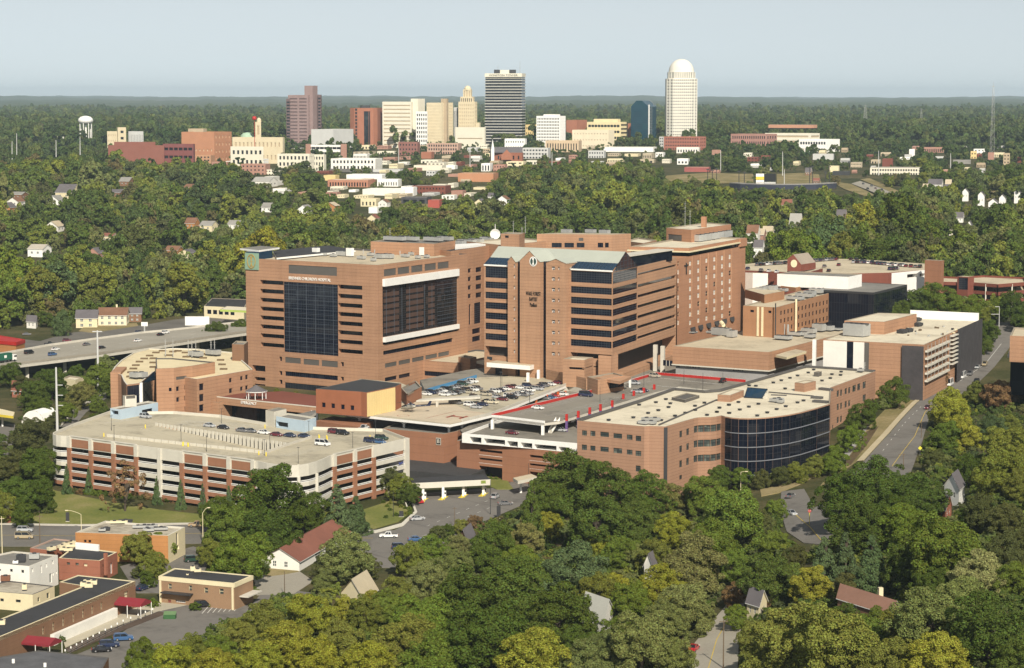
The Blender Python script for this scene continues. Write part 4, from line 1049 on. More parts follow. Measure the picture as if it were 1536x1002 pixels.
b=MB(); q=[P(*tp(338,398),zO-.2),P(*tp(525,408),zO-.2),P(*tp(548,322),zO+3.2),P(*tp(368,308),zO+3.2)]
b.face(q,GLASSB)
for i in range(8): b.bar(q[0].lerp(q[1],i/7)+ez*.05,q[3].lerp(q[2],i/7)+ez*.05,.14,MULLD)
for i in range(4): b.bar(q[0].lerp(q[3],i/3)+ez*.05,q[1].lerp(q[2],i/3)+ez*.05,.14,MULLD)
b.face([q[1],q[2],(q[2].x,q[2].y,zO-.3)],CONCW); b.face([q[0],q[3],(q[3].x,q[3].y,zO-.3)],CONCW); b.face([q[2],q[3],(q[3].x,q[3].y,zO-.3),(q[2].x,q[2].y,zO-.3)],CONCW); b.build('skylight', OF)
for x,y,lx in ((610,440,3),(650,435,3),(665,450,2)): unit(OF,*tp(x,y),zO-.35,lx,2,1.3)
for x,y in ((720,372),(795,372),(690,400),(760,400)): unit(OF,*to(x,y),zO-.35,3,2,1.2)
for a0,a1 in ((tp(560,350),tp(960,385)),(to(830,405),to(1350,180)),(tp(580,375),tp(720,380))):
 p0,p1=P(*a0,zO-.2),P(*a1,zO-.2); b=MB(); b.bar(p0,p1,.5,COPD,.5); b.build('roof_duct', OF)
for x0,y0,x1_,y1_ in ((1020,318,1125,330),(945,395,1040,402),(960,430,1090,440)):
 p0,p1=P(*tp(x0,y0),zO),P(*tp(x1_,y1_),zO); b=MB(); b.bar(p0,p1,2.0,COPD,.9); b.build('roof_louvre', OF)
mastp(OF,*tp(1422,150),zO,3,.2); unit(OF,*tp(1385,165),zO,2,2,1.2)
zQ=29.0
qL,qF,qR=P(1009,519,zQ),P(1153.3,528.3,zQ),P(1222,511,zQ)
dd=(qR-qF)
pq=[qL,qF,qR,qR+dd*.9,qL+dd*1.9]
PO=bld('hospital_podium', 'low brick podium with wide tan roof between ward tower and brick office', 'building', pq,21.5,zQ,BRICK,RTAN,par=.3,wd=.4)
b=MB(); b.prism(inset(pq,1.0),0,21.4,GREYST); b.build('base', PO)
b=MB(); b.prism(inset(pq,-.3),21.2,21.7,CONCW); b.build('ledge', PO)
i0=inset(pq,.9)
for u0,u1,v0,v1 in (ti(690,0)[0:1]+ti(835,0)[0:1]+(540,550),ti(900,0)[0:1]+ti(1020,0)[0:1]+(547,552),ti(1320,0)[0:1]+ti(1410,0)[0:1]+(552.5,557)):
 a0,a1=i0[0],i0[1]; h=H(a0,a1,(u0,v0),(u1,v1)); d=(v2(a1)-v2(a0)).normalized(); nn=Vector((d.y,-d.x))
 b=MB(); p0,p1=v2(a0)+d*h['s0'],v2(a0)+d*h['s1']; b.prism([p0+nn*.2,p1+nn*.2,p1-nn*.2,p0-nn*.2],h['z0'],h['z1'],GLASS)
 for k in range(1,5):
  q=p0.lerp(p1,k/5)+nn*.22; b.bar((*q,h['z0']),(*q,h['z1']),.18,CONC)
 b.build('window', PO)
for u,v,lx,h in ((1082,503,8,3.2),(1098,506,3,3),(1070,500,5,1),(1040,500,2,.8)): unit(PO,u,v,zQ-.3,lx,4,h)
b=MB(); pts=[P(*td(1090,920),zQ+5),P(*td(1110,945),zQ+4),P(*td(1120,975),zQ+.5),P(*td(1150,985),zQ+.2)]
for p0,p1 in zip(pts,pts[1:]): b.tube(p0,p1,.9,.9,CREAM,8)
b.build('duct', PO)
cpn=[P(*tq(380,915),27.5),P(*tq(480,935),27.5),P(*tq(658,880),27.5),P(*tq(550,860),27.5)]
PC=thing('porch_canopy', 'small tan porch canopy on the brick podium wall', 'canopy', cen(cpn,17)); slab(PC,cpn,26.6,27.5,CREAM,RTAN, 'canopy_roof')
p=P(*tq(450,985),21); b=MB(); b.obox((p.x,p.y),rw,.7,.7,12,26.6,WHITE); b.build('post', PC)
b=MB(); p=P(*tq(728,985),22); b.obox((p.x,p.y),rw,1.4,1.4,12,31.5,WHITE); tag(b.build('vent_stack'), 'slim white square stack at the end of the brick podium', 'stack')
zS=41.6
sq_=quad(tq(88,470),tq(385,487),tq(890,350),zS)
hs1=[]
sF,sR=sq_[1],sq_[2]
for ya,yb,k0 in ((517,420,0),(590,490,0),(632,568,3)):
 for k in range(k0,14):
  t=k/13; x=lerp(424,838,t)
  y=lerp(ya,yb,t) if k0 == 0 else lerp(640,565,(k-3)/10)
  hs1.append(H(sF,sR,tq(x,y+2),tq(x+15,y+37), 'dark', depth=.35,nz=2))
hs1+=[H(sF,sR,tq(x,y),tq(x+15,y+30), 'dark', depth=.35) for x,y in ((805,645),(835,637),(615,690))]
SW=bld('ward_block', 'four storey brick ward block with small paired windows and a drainpipe at its corner', 'building', sq_,zQ-.4,zS,BRICKO and brick('ward_brick', (.35,.185,.1),course=40,dark=1),RTAN,
  {0: o4(((150,508,185,532),(312,515,342,540)),sq_[0],sq_[1],tq, 'dark'),1: hs1},par=.5)
for x in (222,262):
 q=onwall(sq_[0],sq_[1],*tq(x,620),.1); b=MB(); b.obox((q.x,q.y),wdir(sq_[0],sq_[1])[:2],.9,.5,zQ,zS-.2,CREAM); b.build('pilaster', SW)
q=onwall(sF,sR,*tq(372,600),.3); b=MB(); b.tube((q.x,q.y-.3,zQ),(q.x,q.y-.3,zS+2),.25,.25,DARKM,8); b.build('drainpipe', SW)
q=onwall(sF,sR,*tq(545,560),.9); b=MB(); b.tube((q.x,q.y,zQ),(q.x,q.y,zS+1.5),.5,.5,CREAM,8); b.build('flue', SW)
pent(SW,tq(105,325),tq(280,372),tq(460,338),380+450/6,zS-.5,BRICKO and MATS['ward_brick'],RTAN)
pent(SW,tq(370,285),tq(560,308),tq(735,275),380+345/6,zS-.5,MATS['ward_brick'],RTAN)
for x,y,lx,h in ((250,345,4,2),(310,340,4,2.4),(360,350,3,3),(430,345,6,1.5),(555,418,8,1.5),(640,395,8,1.8),(690,385,5,2.4),(745,360,6,2.2)): unit(SW,*tq(x,y),zS+(2 if x<400 else 0),lx,3,h)
for x,y in ((420,720),(455,730),(490,735)):
 p=P(*tq(x,y),zQ); b=MB(); b.tube(p,(p.x,p.y,zQ+4.5),.5,.5,STEEL,8); b.build('exhaust_stack', SW)
for x,y,lx,h in ((450,775,7,1.6),(560,740,6,1.5),(620,740,5,1.6),(680,720,6,2.2),(770,700,5,3.2),(840,695,6,2.2),(690,760,4,1.5),(900,690,8,1)): unit(PO,*tq(x,y),zQ,lx,3.5,h)
zU=43.0
uq=quad(tq(740,325),tq(1265,353),tr(485,281),zU)
UB=bld('black_glass_building', 'black glass building with dark flat roof under a long white box', 'building', uq,0,zU,DARKM,RGREY,{0: [dict(s0=.3,s1=200,z0=20,z1=zU-1,kind='curt', nx=22,nz=5,mat=GLASSK,fr=MULLD)],1: [dict(s0=.3,s1=200,z0=20,z1=zU-1,kind='curt', nx=16,nz=5,mat=GLASSK,fr=MULLD)]},par=.2,cop=COPD)
yb_=P(*tq(1035,320),zU).y; zX=PY(*tq(1035,212),yb_).z
xq=quad(tq(395,184),tq(1035,212),tq(1157,187),zX)
bld('', '', '', xq,zU-.3,zX,WHITE,RGREY,{0: []},root=UB,wname='white_box', rname='box_roof', par=.4)
xq=quad(tq(175,178),tq(305,186),tq(330,180),zX)
bld('white_block', 'plain white block with flat roof beside the long white box', 'building', quad(tq(108,172),tq(175,178),tq(312,180),zX),20,zX,WHITEW,RTAN,{1: []})
bld('chapel', 'small brick chapel gable standing at the edge of the car filled roof deck', 'chapel', quad(tq(485,160),tq(700,165),tq(805,135),45),0,45,BRICKM,RTAN,par=.2)
CHP=bpy.data.objects['chapel']
y_=P(*tq(545,165),45).y; b=MB()
g0,g1,g2=PY(*tq(485,160),y_),PY(*tq(610,160),y_),PY(*tq(540,10),y_); bk_=Vector((9,14,0)); g1.z=g0.z; e0,e1=PY(*tq(487,50),y_),PY(*tq(610,100),y_)
b.face([g0,g1,e1,g2,e0],BRICKM); b.face([g2,e1,e1+bk_,g2+bk_],plain('slate_roof', (.3,.25,.2),var=.15)); b.face([g2,g2+bk_,e0+bk_,e0],MATS['slate_roof']); b.face([g1,g1+bk_,e1+bk_,e1],BRICKM); b.build('gable', CHP)
b=MB(); c_=PY(*tq(545,92),y_-.1); b.face([c_+Vector((1.6*math.cos(t),-.1,1.9*math.sin(t))) for t in [i*math.pi/8 for i in range(16)]],CREAM); b.build('round_window', CHP)
zV=41.0
vp=[P(1110,405,zV),P(1250,411,zV),P(1332,409,zV),P(1409,403,zV),P(1395,396,zV),P(1290,389,zV),P(1205,387,zV),P(1110,397,zV)]
VD=thing('roof_parking_deck', 'tan roof deck packed with parked cars before the wood', 'parking deck', cen(vp,10))
b=MB(); b.prism([v2(p) for p in vp],10,zV,BRICKM,mtop=RTAN); b.build('deck', VD)
a0,a1=P(*tr(345,178),zV+3),P(*tr(770,136),zV+3); a0.z=a1.z=0
w=MB(); facade(w,VD,a0,a1,30,zV+3,[H(a0,a1,tr(x0,y0),tr(x1_,y0+24), 'open', depth=3) for x0,x1_,y0 in ((485,580,190),(597,655,184),(672,757,178))],WHITE); w.build('white_wall', VD)
ts=quad(tr(643,60),tr(790,68),tr(817,62),50)
bld('stair_tower', 'square brick stair tower at the corner of the car filled roof deck', 'building', ts,10,50,BRICKD,BRICKM)
zWg=37.0
wa=[P(*tr(455,248),zWg),P(*tr(940,258),zWg),P(*tr(1090,262),zWg),P(*tr(1300,278),zWg),P(*tr(1560,258),zWg),P(*tr(1536,215),zWg),P(*tr(1180,198),zWg),P(*tr(940,212),zWg),P(*tr(700,200),zWg)]
WG=thing('parking_garage', 'brown open sided parking garage among trees near the far road', 'garage', cen(wa,20))
for k in range(4):
 z1_=zWg-4.0*k; b=MB(); ribbon(b,wa,z1_-1.7,z1_,.35,BRICKM,closed=True); b.build('spandrel', WG)
 b=MB(); b.prism(inset(wa,.4),z1_-1.35,z1_-1.0,CONC,mtop=RTAN); b.build('floor_slab', WG)
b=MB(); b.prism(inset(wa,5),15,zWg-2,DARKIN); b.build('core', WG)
for k in range(len(wa)-5):
 p0,p1=wa[k],wa[k+1]; n_=max(2,int((p1-p0).length/8))
 for i in range(n_+1):
  q=p0.lerp(p1,i/n_); b=MB(); b.obox((q.x,q.y+.3),(1,0),.6,.5,15,zWg-.4,CONCW); b.build('column', WG)
ts=quad(tr(935,206),tr(1032,212),tr(1087,208),40)
bld('', '', '', ts,12,40,BRICKM,CREAM,{0: [H(ts[0],ts[1],tr(948,218),tr(1030,330), 'curt', nx=3,nz=6)]},root=WG,wname='stair_tower', rname='stair_roof', par=.2)
zK=36.0
kL,kF,kR=P(*ts(95,355),zK) if callable(ts) else P(1235.8,509.2,zK),P(1386.7,517,zK),P(1468.3,480.8,zK)
kq=[kL,kF,kR,kL+kR-kF]
tS=T(1220,450)
hk=[]
kLF=(kF-kL)
hkR=[]
for k in range(5):
 for i in range(9):
  t=i/8.6; x=lerp(1040,1188,t); y=lerp(360,326,t)+k*56
  hkR.append(H(kF,kR,tS(x,y),tS(x+13,y+25), 'dark', depth=.5))
KB=bld('scaffolded_building', 'brick building wrapped in dark netting with scaffold decks beside the road', 'building', kq,0,zK,BRICK,RCREAM,{1: hkR},par=.3)
def panel(root,A0,B0,xa,xb,z0,z1,m,name,out=.25,th=.3):
 sA,sB=wp(A0,B0,*xa)[0],wp(A0,B0,*xb)[0]; d=(v2(B0)-v2(A0)).normalized(); nn=Vector((d.y,-d.x)); p0,p1=v2(A0)+d*sA,v2(A0)+d*sB
 b=MB(); b.prism([p0+nn*out,p1+nn*out,p1+nn*(out+th),p0+nn*(out+th)],z0,z1,m); return b.build(name,root)
panel(KB,kL,kF,tS(95,360),tS(305,360),0,zK-.3,WHITEW, 'white_panel'); panel(KB,kL,kF,tS(365,360),tS(462,360),0,zK-.3,WHITEW, 'white_panel')
panel(KB,kL,kF,tS(305,360),tS(365,360),0,zK-.3,GLASSK, 'glazing', .05,.1); panel(KB,kL,kF,tS(464,360),tS(503,360),0,zK-.3,LOUV, 'louvre', .05,.3)
panel(KB,kL,kF,tS(805,390),tS(1000,400),0,zK-.6,NET, 'scaffold_net', .8,.15)
panel(KB,kF,kR,tS(1272,270),tS(1495,190),0,zK+.8,NET, 'scaffold_net', 1.2,.15)
for k in range(5): panel(KB,kF,kR,tS(1003,380),tS(1205,320),zK-2.0-2.85*k-1.0,zK-2.0-2.85*k-.3,CONCW, 'scaffold_deck', .2,1.2)
for i in range(7): panel(KB,kF,kR,tS(1003+33*i,380),tS(1005+33*i,380),22,zK,STEEL, 'scaffold_post', 1.2,.1)
for k in range(8): panel(KB,kF,kR,tS(1222,290),tS(1268,280),zK-1.6*k-1.2,zK-1.6*k-.8,CONCW, 'stair_landing', .3,1.6)
pent(KB,tS(280,185),tS(640,196),tS(930,125),450+310/6,zK-.3,BRICK,RCREAM)
e0,e1=kR+Vector((0,0,0)),kq[3]
slab(KB,[v2(e0),v2(e0).lerp(v2(e1),.74),v2(e0).lerp(v2(e1),.74)-v2(dv)*.6,v2(e0)-v2(dv)*.6],zK-.3,zK+3.2,WHITE,name='white_screen')
unit(KB,*tS(390,325),zK-.3,9,6,5,m=STEEL)
for x,y,lx in ((890,190,7),(900,235,7),(800,300,3),(860,290,2)): unit(KB,*tS(x,y),zK-.3,lx,4,1.5,m=DARKM)
for i in range(26):
 p=P(*tS(random.uniform(560,1300),random.uniform(225,330)),zK-.3)
 if wp(kF,kR,*proj(p)[:2])[1]<zK+9:
  b=MB(); b.obox((p.x,p.y),(random.random(),1),random.uniform(.5,2),random.uniform(.4,1),zK-.3,zK+random.uniform(0,.6),random.choice([STEEL,WOOD,DARKM,CREAM])); b.build('roof_debris', KB)
zY=44.0
yq=quad((1515,503.5),(1575,512),(1620,498),zY)
bld('brick_shop', 'brick building with dark glass ground floor at the far road edge', 'building', [P(1515,503.5,zY),P(1600,507,zY),P(1600,507,zY)+Vector((8,30,0)),P(1515,503.5,zY)+Vector((8,30,0))],34.5,zY,BRICK,RTAN)
YS=bpy.data.objects['brick_shop']
slab(YS,[P(1511,533,34.5),P(1600,536,34.5),P(1600,536,34.5)+Vector((8,30,0)),P(1511,533,34.5)+Vector((8,30,0))],33.6,34.5,CONC,name='ledge')
slab(YS,[P(1516,534,34.5),P(1600,536,34.5),P(1600,536,34.5)+Vector((8,28,0)),P(1516,534,34.5)+Vector((8,28,0))],20,33.55,GLASSK,name='glass_front')
def ground_mat():
 m,nt,b=nodes('open_ground'); p=pos(nt)
 n1=nz(nt,p,.012,6,.65); n2=nz(nt,p,.09,5); n3=nz(nt,p,.9,3)
 f=mth(nt, 'ADD', mth(nt, 'MULTIPLY', n1,.5),mth(nt, 'ADD', mth(nt, 'MULTIPLY', n2,.3),mth(nt, 'MULTIPLY', n3,.2)))
 nt.links.new(ramp(nt,f,[(.3,(.022,.030,.010)),(.46,(.045,.05,.018)),(.58,(.10,.085,.04)),(.72,(.15,.125,.065))]),b.inputs['Base Color'])
 b.inputs['Roughness'].default_value=.95; b.inputs['Specular IOR Level'].default_value=.1; return m
def lawn_mat(name,a,c,d):
 m,nt,b=nodes(name); p=pos(nt)
 n1=nz(nt,p,.045,5,.6); n3=nz(nt,p,1.1,3)
 f=mth(nt, 'ADD', mth(nt, 'MULTIPLY', n1,.7),mth(nt, 'MULTIPLY', n3,.3))
 nt.links.new(ramp(nt,f,[(.34,a),(.5,c),(.64,d)]),b.inputs['Base Color'])
 b.inputs['Roughness'].default_value=.95; b.inputs['Specular IOR Level'].default_value=.1; return m
GRD=ground_mat()
LAWN=lawn_mat('lawn_grass', (.105,.13,.03),(.165,.172,.048),(.25,.215,.095))
DRYG=lawn_mat('dry_grass', (.13,.12,.045),(.22,.18,.085),(.30,.24,.13))
ys=[300+9*i for i in range(134)]; st=9.0
while ys[-1]<34000: st*=1.055; ys.append(ys[-1]+st)
NC=96; gm=MB()
V=[]
for y in ys:
 hw=.30*y+130
 for i in range(NC+1):
  x=hw*(2*i/NC-1); V.append((x,y,gz(x,y)))
me=bpy.data.meshes.new('ground')
me.from_pydata(V,[],[(r*(NC+1)+i,r*(NC+1)+i+1,(r+1)*(NC+1)+i+1,(r+1)*(NC+1)+i) for r in range(len(ys)-1) for i in range(NC)])
me.materials.append(GRD); me.polygons.foreach_set('use_smooth', [True]*len(me.polygons))
go=bpy.data.objects.new('ground', me); COL.objects.link(go); tag(go,kind='structure')
def strip(name,le,re,m,lift=.15,n=10,kind='structure'):
 """road strip between two pixel edge lines laid on the terrain"""
 def dens(l):
  pts=[G(u,v) for u,v in l]; out=[]
  for a,c in zip(pts,pts[1:]): out+=[a.lerp(c,i/n) for i in range(n)]
  return out+[pts[-1]]
 L_,R_=dens(le),dens(re); k=min(len(L_),len(R_)); b=MB()
 rows=[[L_[i].lerp(R_[i],j/4) for j in range(5)] for i in range(k)]
 for r in rows:
  for q in r: q.z=gz(q.x,q.y)+lift
 for r0,r1 in zip(rows,rows[1:]):
  for j in range(4): b.face([r0[j],r0[j+1],r1[j+1],r1[j]],m)
 for s in (0,4):
  for r0,r1 in zip(rows,rows[1:]): b.face([r0[s],r1[s],r1[s]-ez*lift*2,r0[s]-ez*lift*2],m)
 o=b.build(name); tag(o,kind=kind); return rows
def sheet(name,px,m,lift=.15,kind='structure'):
 pts=[G(u,v) for u,v in px]; b=MB(); z=max(p.z for p in pts)
 b.face([(p.x,p.y,p.z+lift) for p in pts],m)
 n=len(pts)
 for i in range(n): b.face([pts[i]+ez*lift,pts[(i+1) % n]+ez*lift,pts[(i+1) % n]-ez*lift,pts[i]-ez*lift],m)
 o=b.build(name); return tag(o,kind=kind)
def line(name,px,m,w=.18,lift=.165,dash=None):
 pts=[G(u,v) for u,v in px]; b=MB()
 for a,c in zip(pts,pts[1:]):
  L=(c-a).length; d=(c-a).normalized(); nn=Vector((-d.y,d.x,0))*w/2; t=0
  stp=dash[0]+dash[1] if dash else 6.0
  while t<L:
   e=min(L,t+(dash[0] if dash else 6.0)); p,q=a+d*t,a+d*e
   b.face([(k.x,k.y,gz(k.x,k.y)+lift) for k in (p-nn,q-nn,q+nn,p+nn)],m); t+=stp
 return tag(b.build(name),kind='structure')
LINEW=plain('road_paint', (.55,.54,.5),var=.2); LINEY=plain('yellow_road_paint', (.5,.36,.06),var=.2)
rl=[(1258,738),(1296.7,691.7),(1335,650),(1376.7,604),(1404,583),(1432,560),(1456,545),(1476,530),(1488,510),(1494,492),(1496,484)]
rr=[(1330,765),(1366.7,708),(1384,660),(1394,625),(1428,600),(1466,575),(1492,550),(1510,527),(1526,505),(1545,492),(1580,484)]
strip('road', rl,rr,ASPH)
strip('sidewalk', [(u-13+.008*(738-v)*3,v+1) for u,v in rl[1:6]],[(u-1.5,v) for u,v in rl[1:6]],plain('sand_pavement', (.45,.38,.25),var=.12),lift=.27)
strip('verge', [(1225,735),(1255,700),(1290,655),(1330,612),(1352,590)],[(u-11,v+1) for u,v in rl[1:6]],DRYG,lift=.1)
strip('mulch_bed', [(1262,700),(1285,672),(1300,648)],[(1276,698),(1300,668),(1318,640)],plain('bark_mulch', (.10,.07,.035),var=.3),lift=.2)
strip('gravel_walk', [(1252,702),(1276,668),(1294,640)],[(1261,703),(1285,668),(1303,640)],GREYST,lift=.18)
line('lane_line', [(1318,685),(1357,635),(1385,607)],LINEW,dash=(3,7),w=.2)
line('centre_line', [(1338,700),(1372,655),(1388,618),(1418,594)],LINEY,w=.22)
line('lane_line', [(1440,572),(1478,546),(1502,516)],LINEW,w=.2)
sheet('forecourt', [(1352,590),(1392,596),(1404,583),(1435,560),(1380,575),(1340,572)],ROADC,.12)
sheet('road_junction', [(1172,738),(1206,734),(1222,762),(1262,745),(1292,760),(1260,790),(1240,818),(1205,815),(1180,798),(1170,765)],ASPH,.2)
line('centre_line', [(1192,772),(1215,792),(1232,812)],LINEY,w=.2,lift=.3)
sheet('sidewalk', [(1140,735),(1165,730),(1200,715),(1225,700),(1240,690),(1244,697),(1228,712),(1200,727),(1168,740),(1142,745)],DRYG,.25)
strip('road', [(1022,1015),(1042,965),(1068,933),(1088,910),(1098,880)],[(1106,1015),(1108,965),(1114,930),(1117,905),(1116,880)],ROADC)
line('centre_line', [(1060,1012),(1075,960),(1092,930),(1105,905)],LINEY,w=.22)
sheet('road', [(612,742),(736,733),(790,716),(838,712),(838,733),(785,757),(720,785),(660,818),(612,852),(560,852),(556,812),(604,790),(624,768),(618,752)],ASPH,.13)
strip('road', [(-60,786),(120,789),(320,786),(600,796)],[(-60,820),(120,820),(320,815),(600,832)],plain('street_asphalt', (.15,.14,.125),var=.2,scale=.08),lift=.1)
line('centre_line', [(-20,803),(120,804.5),(320,800),(560,808)],LINEY,w=.25,lift=.13)
for a_,c_ in (((640,790),(740,748)),((655,795),(735,762)),((590,818),(650,800))): line('lane_line', [a_,c_],LINEW,dash=(2.5,5),lift=.16)
strip('kerb', [(-60,784.5),(120,787.5),(320,784.5)],[(-60,786.5),(120,789.5),(320,786.5)],CONC,lift=.25)
sheet('lawn', [(62,722),(82,736),(160,752),(240,765),(330,775),(330,784.5),(120,787),(-10,785),(30,760),(55,740)],LAWN,.12)
sheet('traffic_island', [(540,788),(545,765),(585,752),(612,752),(618,768),(598,783),(560,794)],LAWN,.2)
strip('kerb', [(545,796),(562,797),(602,786),(622,768),(616,752)],[(545,799),(564,800),(606,789),(626,769),(619,751)],CONCW,lift=.3)
sheet('planting_bed', [(520,715),(600,700),(690,712),(700,716),(610,720),(560,745)],LAWN,.3)
sheet('grass_bank', [(705,712),(760,720),(770,735),(745,735),(715,722)],LAWN,.3)
sheet('parking_lot', [(95,990),(170,960),(240,905),(290,880),(380,905),(400,880),(470,890),(380,940),(240,1010),(95,1010)],ASPH,.1)
sheet('concrete_drive', [(95,962),(190,915),(240,905),(290,895),(295,905),(240,917),(150,948),(98,972)],plain('cream_concrete', (.42,.38,.29),var=.15),.16)
sheet('mulch_strip', [(98,974),(150,950),(238,918),(250,921),(160,956),(105,980)],plain('brown_mulch', (.085,.06,.045),var=.3),.2)
sheet('alley', [(180,850),(290,820),(320,830),(300,870),(240,890),(205,890)],ASPH,.1)
sheet('yard', [(380,862),(450,858),(470,872),(440,892),(385,893)],ROADC,.12)
sheet('lawn', [(398,866),(428,862),(450,858),(425,850),(390,852)],DRYG,.16)
strip('drive', [(92,641),(110,620),(131,606),(150,596),(168,586)],[(113,638),(129,619),(147,605),(166,594),(180,588)],ASPH,lift=.1)
strip('sidewalk', [(86,641),(106,618),(128,604),(148,594),(166,584)],[(91,641),(109,620),(130,606),(149.5,596),(167,586)],CONC,lift=.2)
sheet('road', [(-40,640),(22,636),(28,655),(20,682),(-40,685)],ASPH,.1)
sheet('road', [(-60,498),(60,512),(100,500),(215,488),(260,480),(330,470),(372,468),(372,492),(330,492),(210,503),(60,525),(-60,538)],plain('lot_asphalt', (.13,.12,.105),var=.3,scale=.06),.12)
sheet('lawn', [(118,497),(150,502),(210,494),(205,485),(130,488)],DRYG,.3)
for i in range(7): line('parking_line', [(303+8*i,921-.6*i),(313+8*i,910-.6*i)],LINEW,w=.2,lift=.14)
Hz=8.0
hu=[P(u,v,Hz) for u,v in ((-80,544),(0,532),(72,519),(145,509),(213,500),(256,496),(345,486),(420,478))]
hl_=[P(u,v,Hz) for u,v in ((-80,561),(0,550),(72,541),(145,532),(213,522),(256,515.5),(345,502),(420,492))]
VI=thing('highway_viaduct', 'wide pale concrete highway viaduct on piers carrying cars at the left', 'viaduct', cen(hu,0))
b=MB()
for i in range(len(hu)-1):
 a,c,d,e=hl_[i],hl_[i+1],hu[i+1],hu[i]
 b.face([a,c,d,e],ROADC); b.face([a-ez*1.6,c-ez*1.6,d-ez*1.6,e-ez*1.6],CONC)
 b.face([a-ez*1.6,c-ez*1.6,c,a],CONC)
b.build('deck', VI)
b=MB(); ribbon(b,hl_,Hz-.3,Hz+1.0,.35,WOOD and plain('weathered_parapet', (.3,.27,.22),var=.15)); b.build('parapet', VI)
b=MB(); ribbon(b,hu[::-1],Hz-.3,Hz+1.0,.35,CONC); b.build('parapet', VI)
for i in range(10):
 t=i/9.0; k=t*(len(hu)-1); j=min(len(hu)-2,int(k));
 for s in (.12,.4,.65,.9):
  q=hl_[j].lerp(hl_[j+1],k-j).lerp(hu[j].lerp(hu[j+1],k-j),s); bb=MB(); bb.obox((q.x,q.y),(1,.3),1.5,1.5,0,Hz-1.6,CONC); bb.build('pier', VI)
for s in (.25,.48,.72):
 bb=MB()
 for i in range(len(hu)-1):
  p0,p1=hl_[i].lerp(hu[i],s),hl_[i+1].lerp(hu[i+1],s); d=(p1-p0).normalized(); nn=Vector((-d.y,d.x,0))*.13
  n=int((p1-p0).length/12)
  for k in range(n):
   q0=p0.lerp(p1,k/n); q1=q0+d*3.5; bb.face([q0-nn+ez*.02,q1-nn+ez*.02,q1+nn+ez*.02,q0+nn+ez*.02],LINEW)
 bb.build('lane_marking', VI)
def gb(L_,F_,R_,z,**k): return quad(L_,F_,R_,z)
def px4(pts,z): return [P(u,v,z) for u,v in pts]
q=px4(((113,798.5),(252,803.5),(277.5,790.5),(158,781)),8)
OB=bld('orange_brick_shop', 'flat roofed orange brick shop with stained gravel roof beside the street', 'building', q,0,8,BRICKO,RGRIT,{0: [H(q[0],q[1],x3(755,418),x3(778,442), 'dark', nx=2),H(q[0],q[1],x3(795,420),x3(820,445), 'dark', nx=2)],1: [H(q[1],q[2],x5(385,360),x5(405,460), 'door', mat=LOUV),H(q[1],q[2],x5(395,470),x5(412,500), 'dark')]},mats={1: CREAM,2: CREAM},cop=CONCW,par=.5)
for x,y,lx,m_ in ((1070,275,5,CREAM),(1130,265,4,DARKM),(920,345,2,STEEL),(960,335,2,DARKM),(1290,315,6,STEEL),(1340,310,5,STEEL),(1400,335,7,STEEL),(1340,345,3,STEEL),(1450,330,3,DARKM)): unit(OB,*x3(x,y),7.5,lx,1.6,.9,ax=(1,.1),m=m_)
q=px4(((88,837),(150,841),(176,828),(110,820)),6)
b2=bld('dark_roofed_shop', 'red brick shop with dark flat roof and chimney between the orange shop and long clinic', 'building', q,0,6,BRICKR,RDARK,{0: [H(q[0],q[1],x3(600,620),x3(630,645), 'win'),H(q[0],q[1],x3(678,625),x3(708,650), 'win'),H(q[0],q[1],x3(752,632),x3(786,660), 'win', mat=CREAM)],1: [H(q[1],q[2],x3(995,630),x3(1015,720), 'door'),H(q[1],q[2],x3(925,640),x3(940,660), 'win')]},par=.2,cop=CREAM)
p=P(*x3(955,600),6); b=MB(); b.obox((p.x,p.y-.6),(1,-.5),.8,.8,2,8,BRICKR); b.build('chimney', b2)
for x,y in ((575,520),(615,525),(640,490)): unit(b2,*x3(x,y),5.8,2.4,1.2,1,ax=(1,.1),m=CREAM)
b=MB(); a0,a1=P(*x3(678,450),7.4),P(*x3(885,470),7.4); b.prism([v2(a0),v2(a1),v2(a1)+Vector((.2,.6)),v2(a0)+Vector((.2,.6))],5.8,7.6,WHITE); b.build('parapet_board', b2)
q=px4(((45,822),(71,825),(106.7,810),(81,807.5)),5)
b3=bld('small_brick_shop', 'small low red brick building with coped roof beside the street corner', 'building', q,0,5,BRICKR,RGREY,par=.35,cop=plain('pink_coping', (.4,.28,.22),var=.1))
for x,y in ((465,520),(560,500),(600,480),(640,470)): unit(b3,*x3(x,y),4.8,2.5,1.2,1.2,ax=(.6,.7),m=CREAM)
q=px4(((-50,841),(44,849.5),(86.7,832.5),(20,826.5)),8)
b4=bld('white_shop', 'two storey white painted shop with grey flat roof at the left edge', 'building', q,0,8,WHITEW,RGREY,{0: o4(((88,680,114,708),(190,688,216,718),(-8,680,8,700)),q[0],q[1],x3, 'win', nx=2,nz=2),1: o4(((286,675,300,708),(468,605,482,635),(366,650,380,715),(412,630,424,665),(445,725,468,800),(505,700,515,722),(474,715,484,738)),q[1],q[2],x3, 'win')},par=.4,cop=CONC)
unit(b4,*x3(190,620),7.6,2.4,2,2,ax=(1,.1),m=DARKM); unit(b4,*x3(310,595),7.6,2.6,1.8,1.6,ax=(1,.1)); unit(b4,*x3(140,640),7.6,1.4,1,1,ax=(1,.1),m=WHITE)
q=px4(((-50,884),(49,892),(81.7,879),(14,871)),4.5)
b5=bld('cream_shop', 'single storey cream block with stained tan roof at the left edge', 'building', q,0,4.5,CREAM,RGRIT,{0: o4(((140,955,186,985),(0,945,34,975)),q[0],q[1],x3, 'win', nx=3,nz=2),1: o4(((338,940,360,972),(420,900,446,940)),q[1],q[2],x3, 'win', nx=2)},par=.2,cop=COPD)
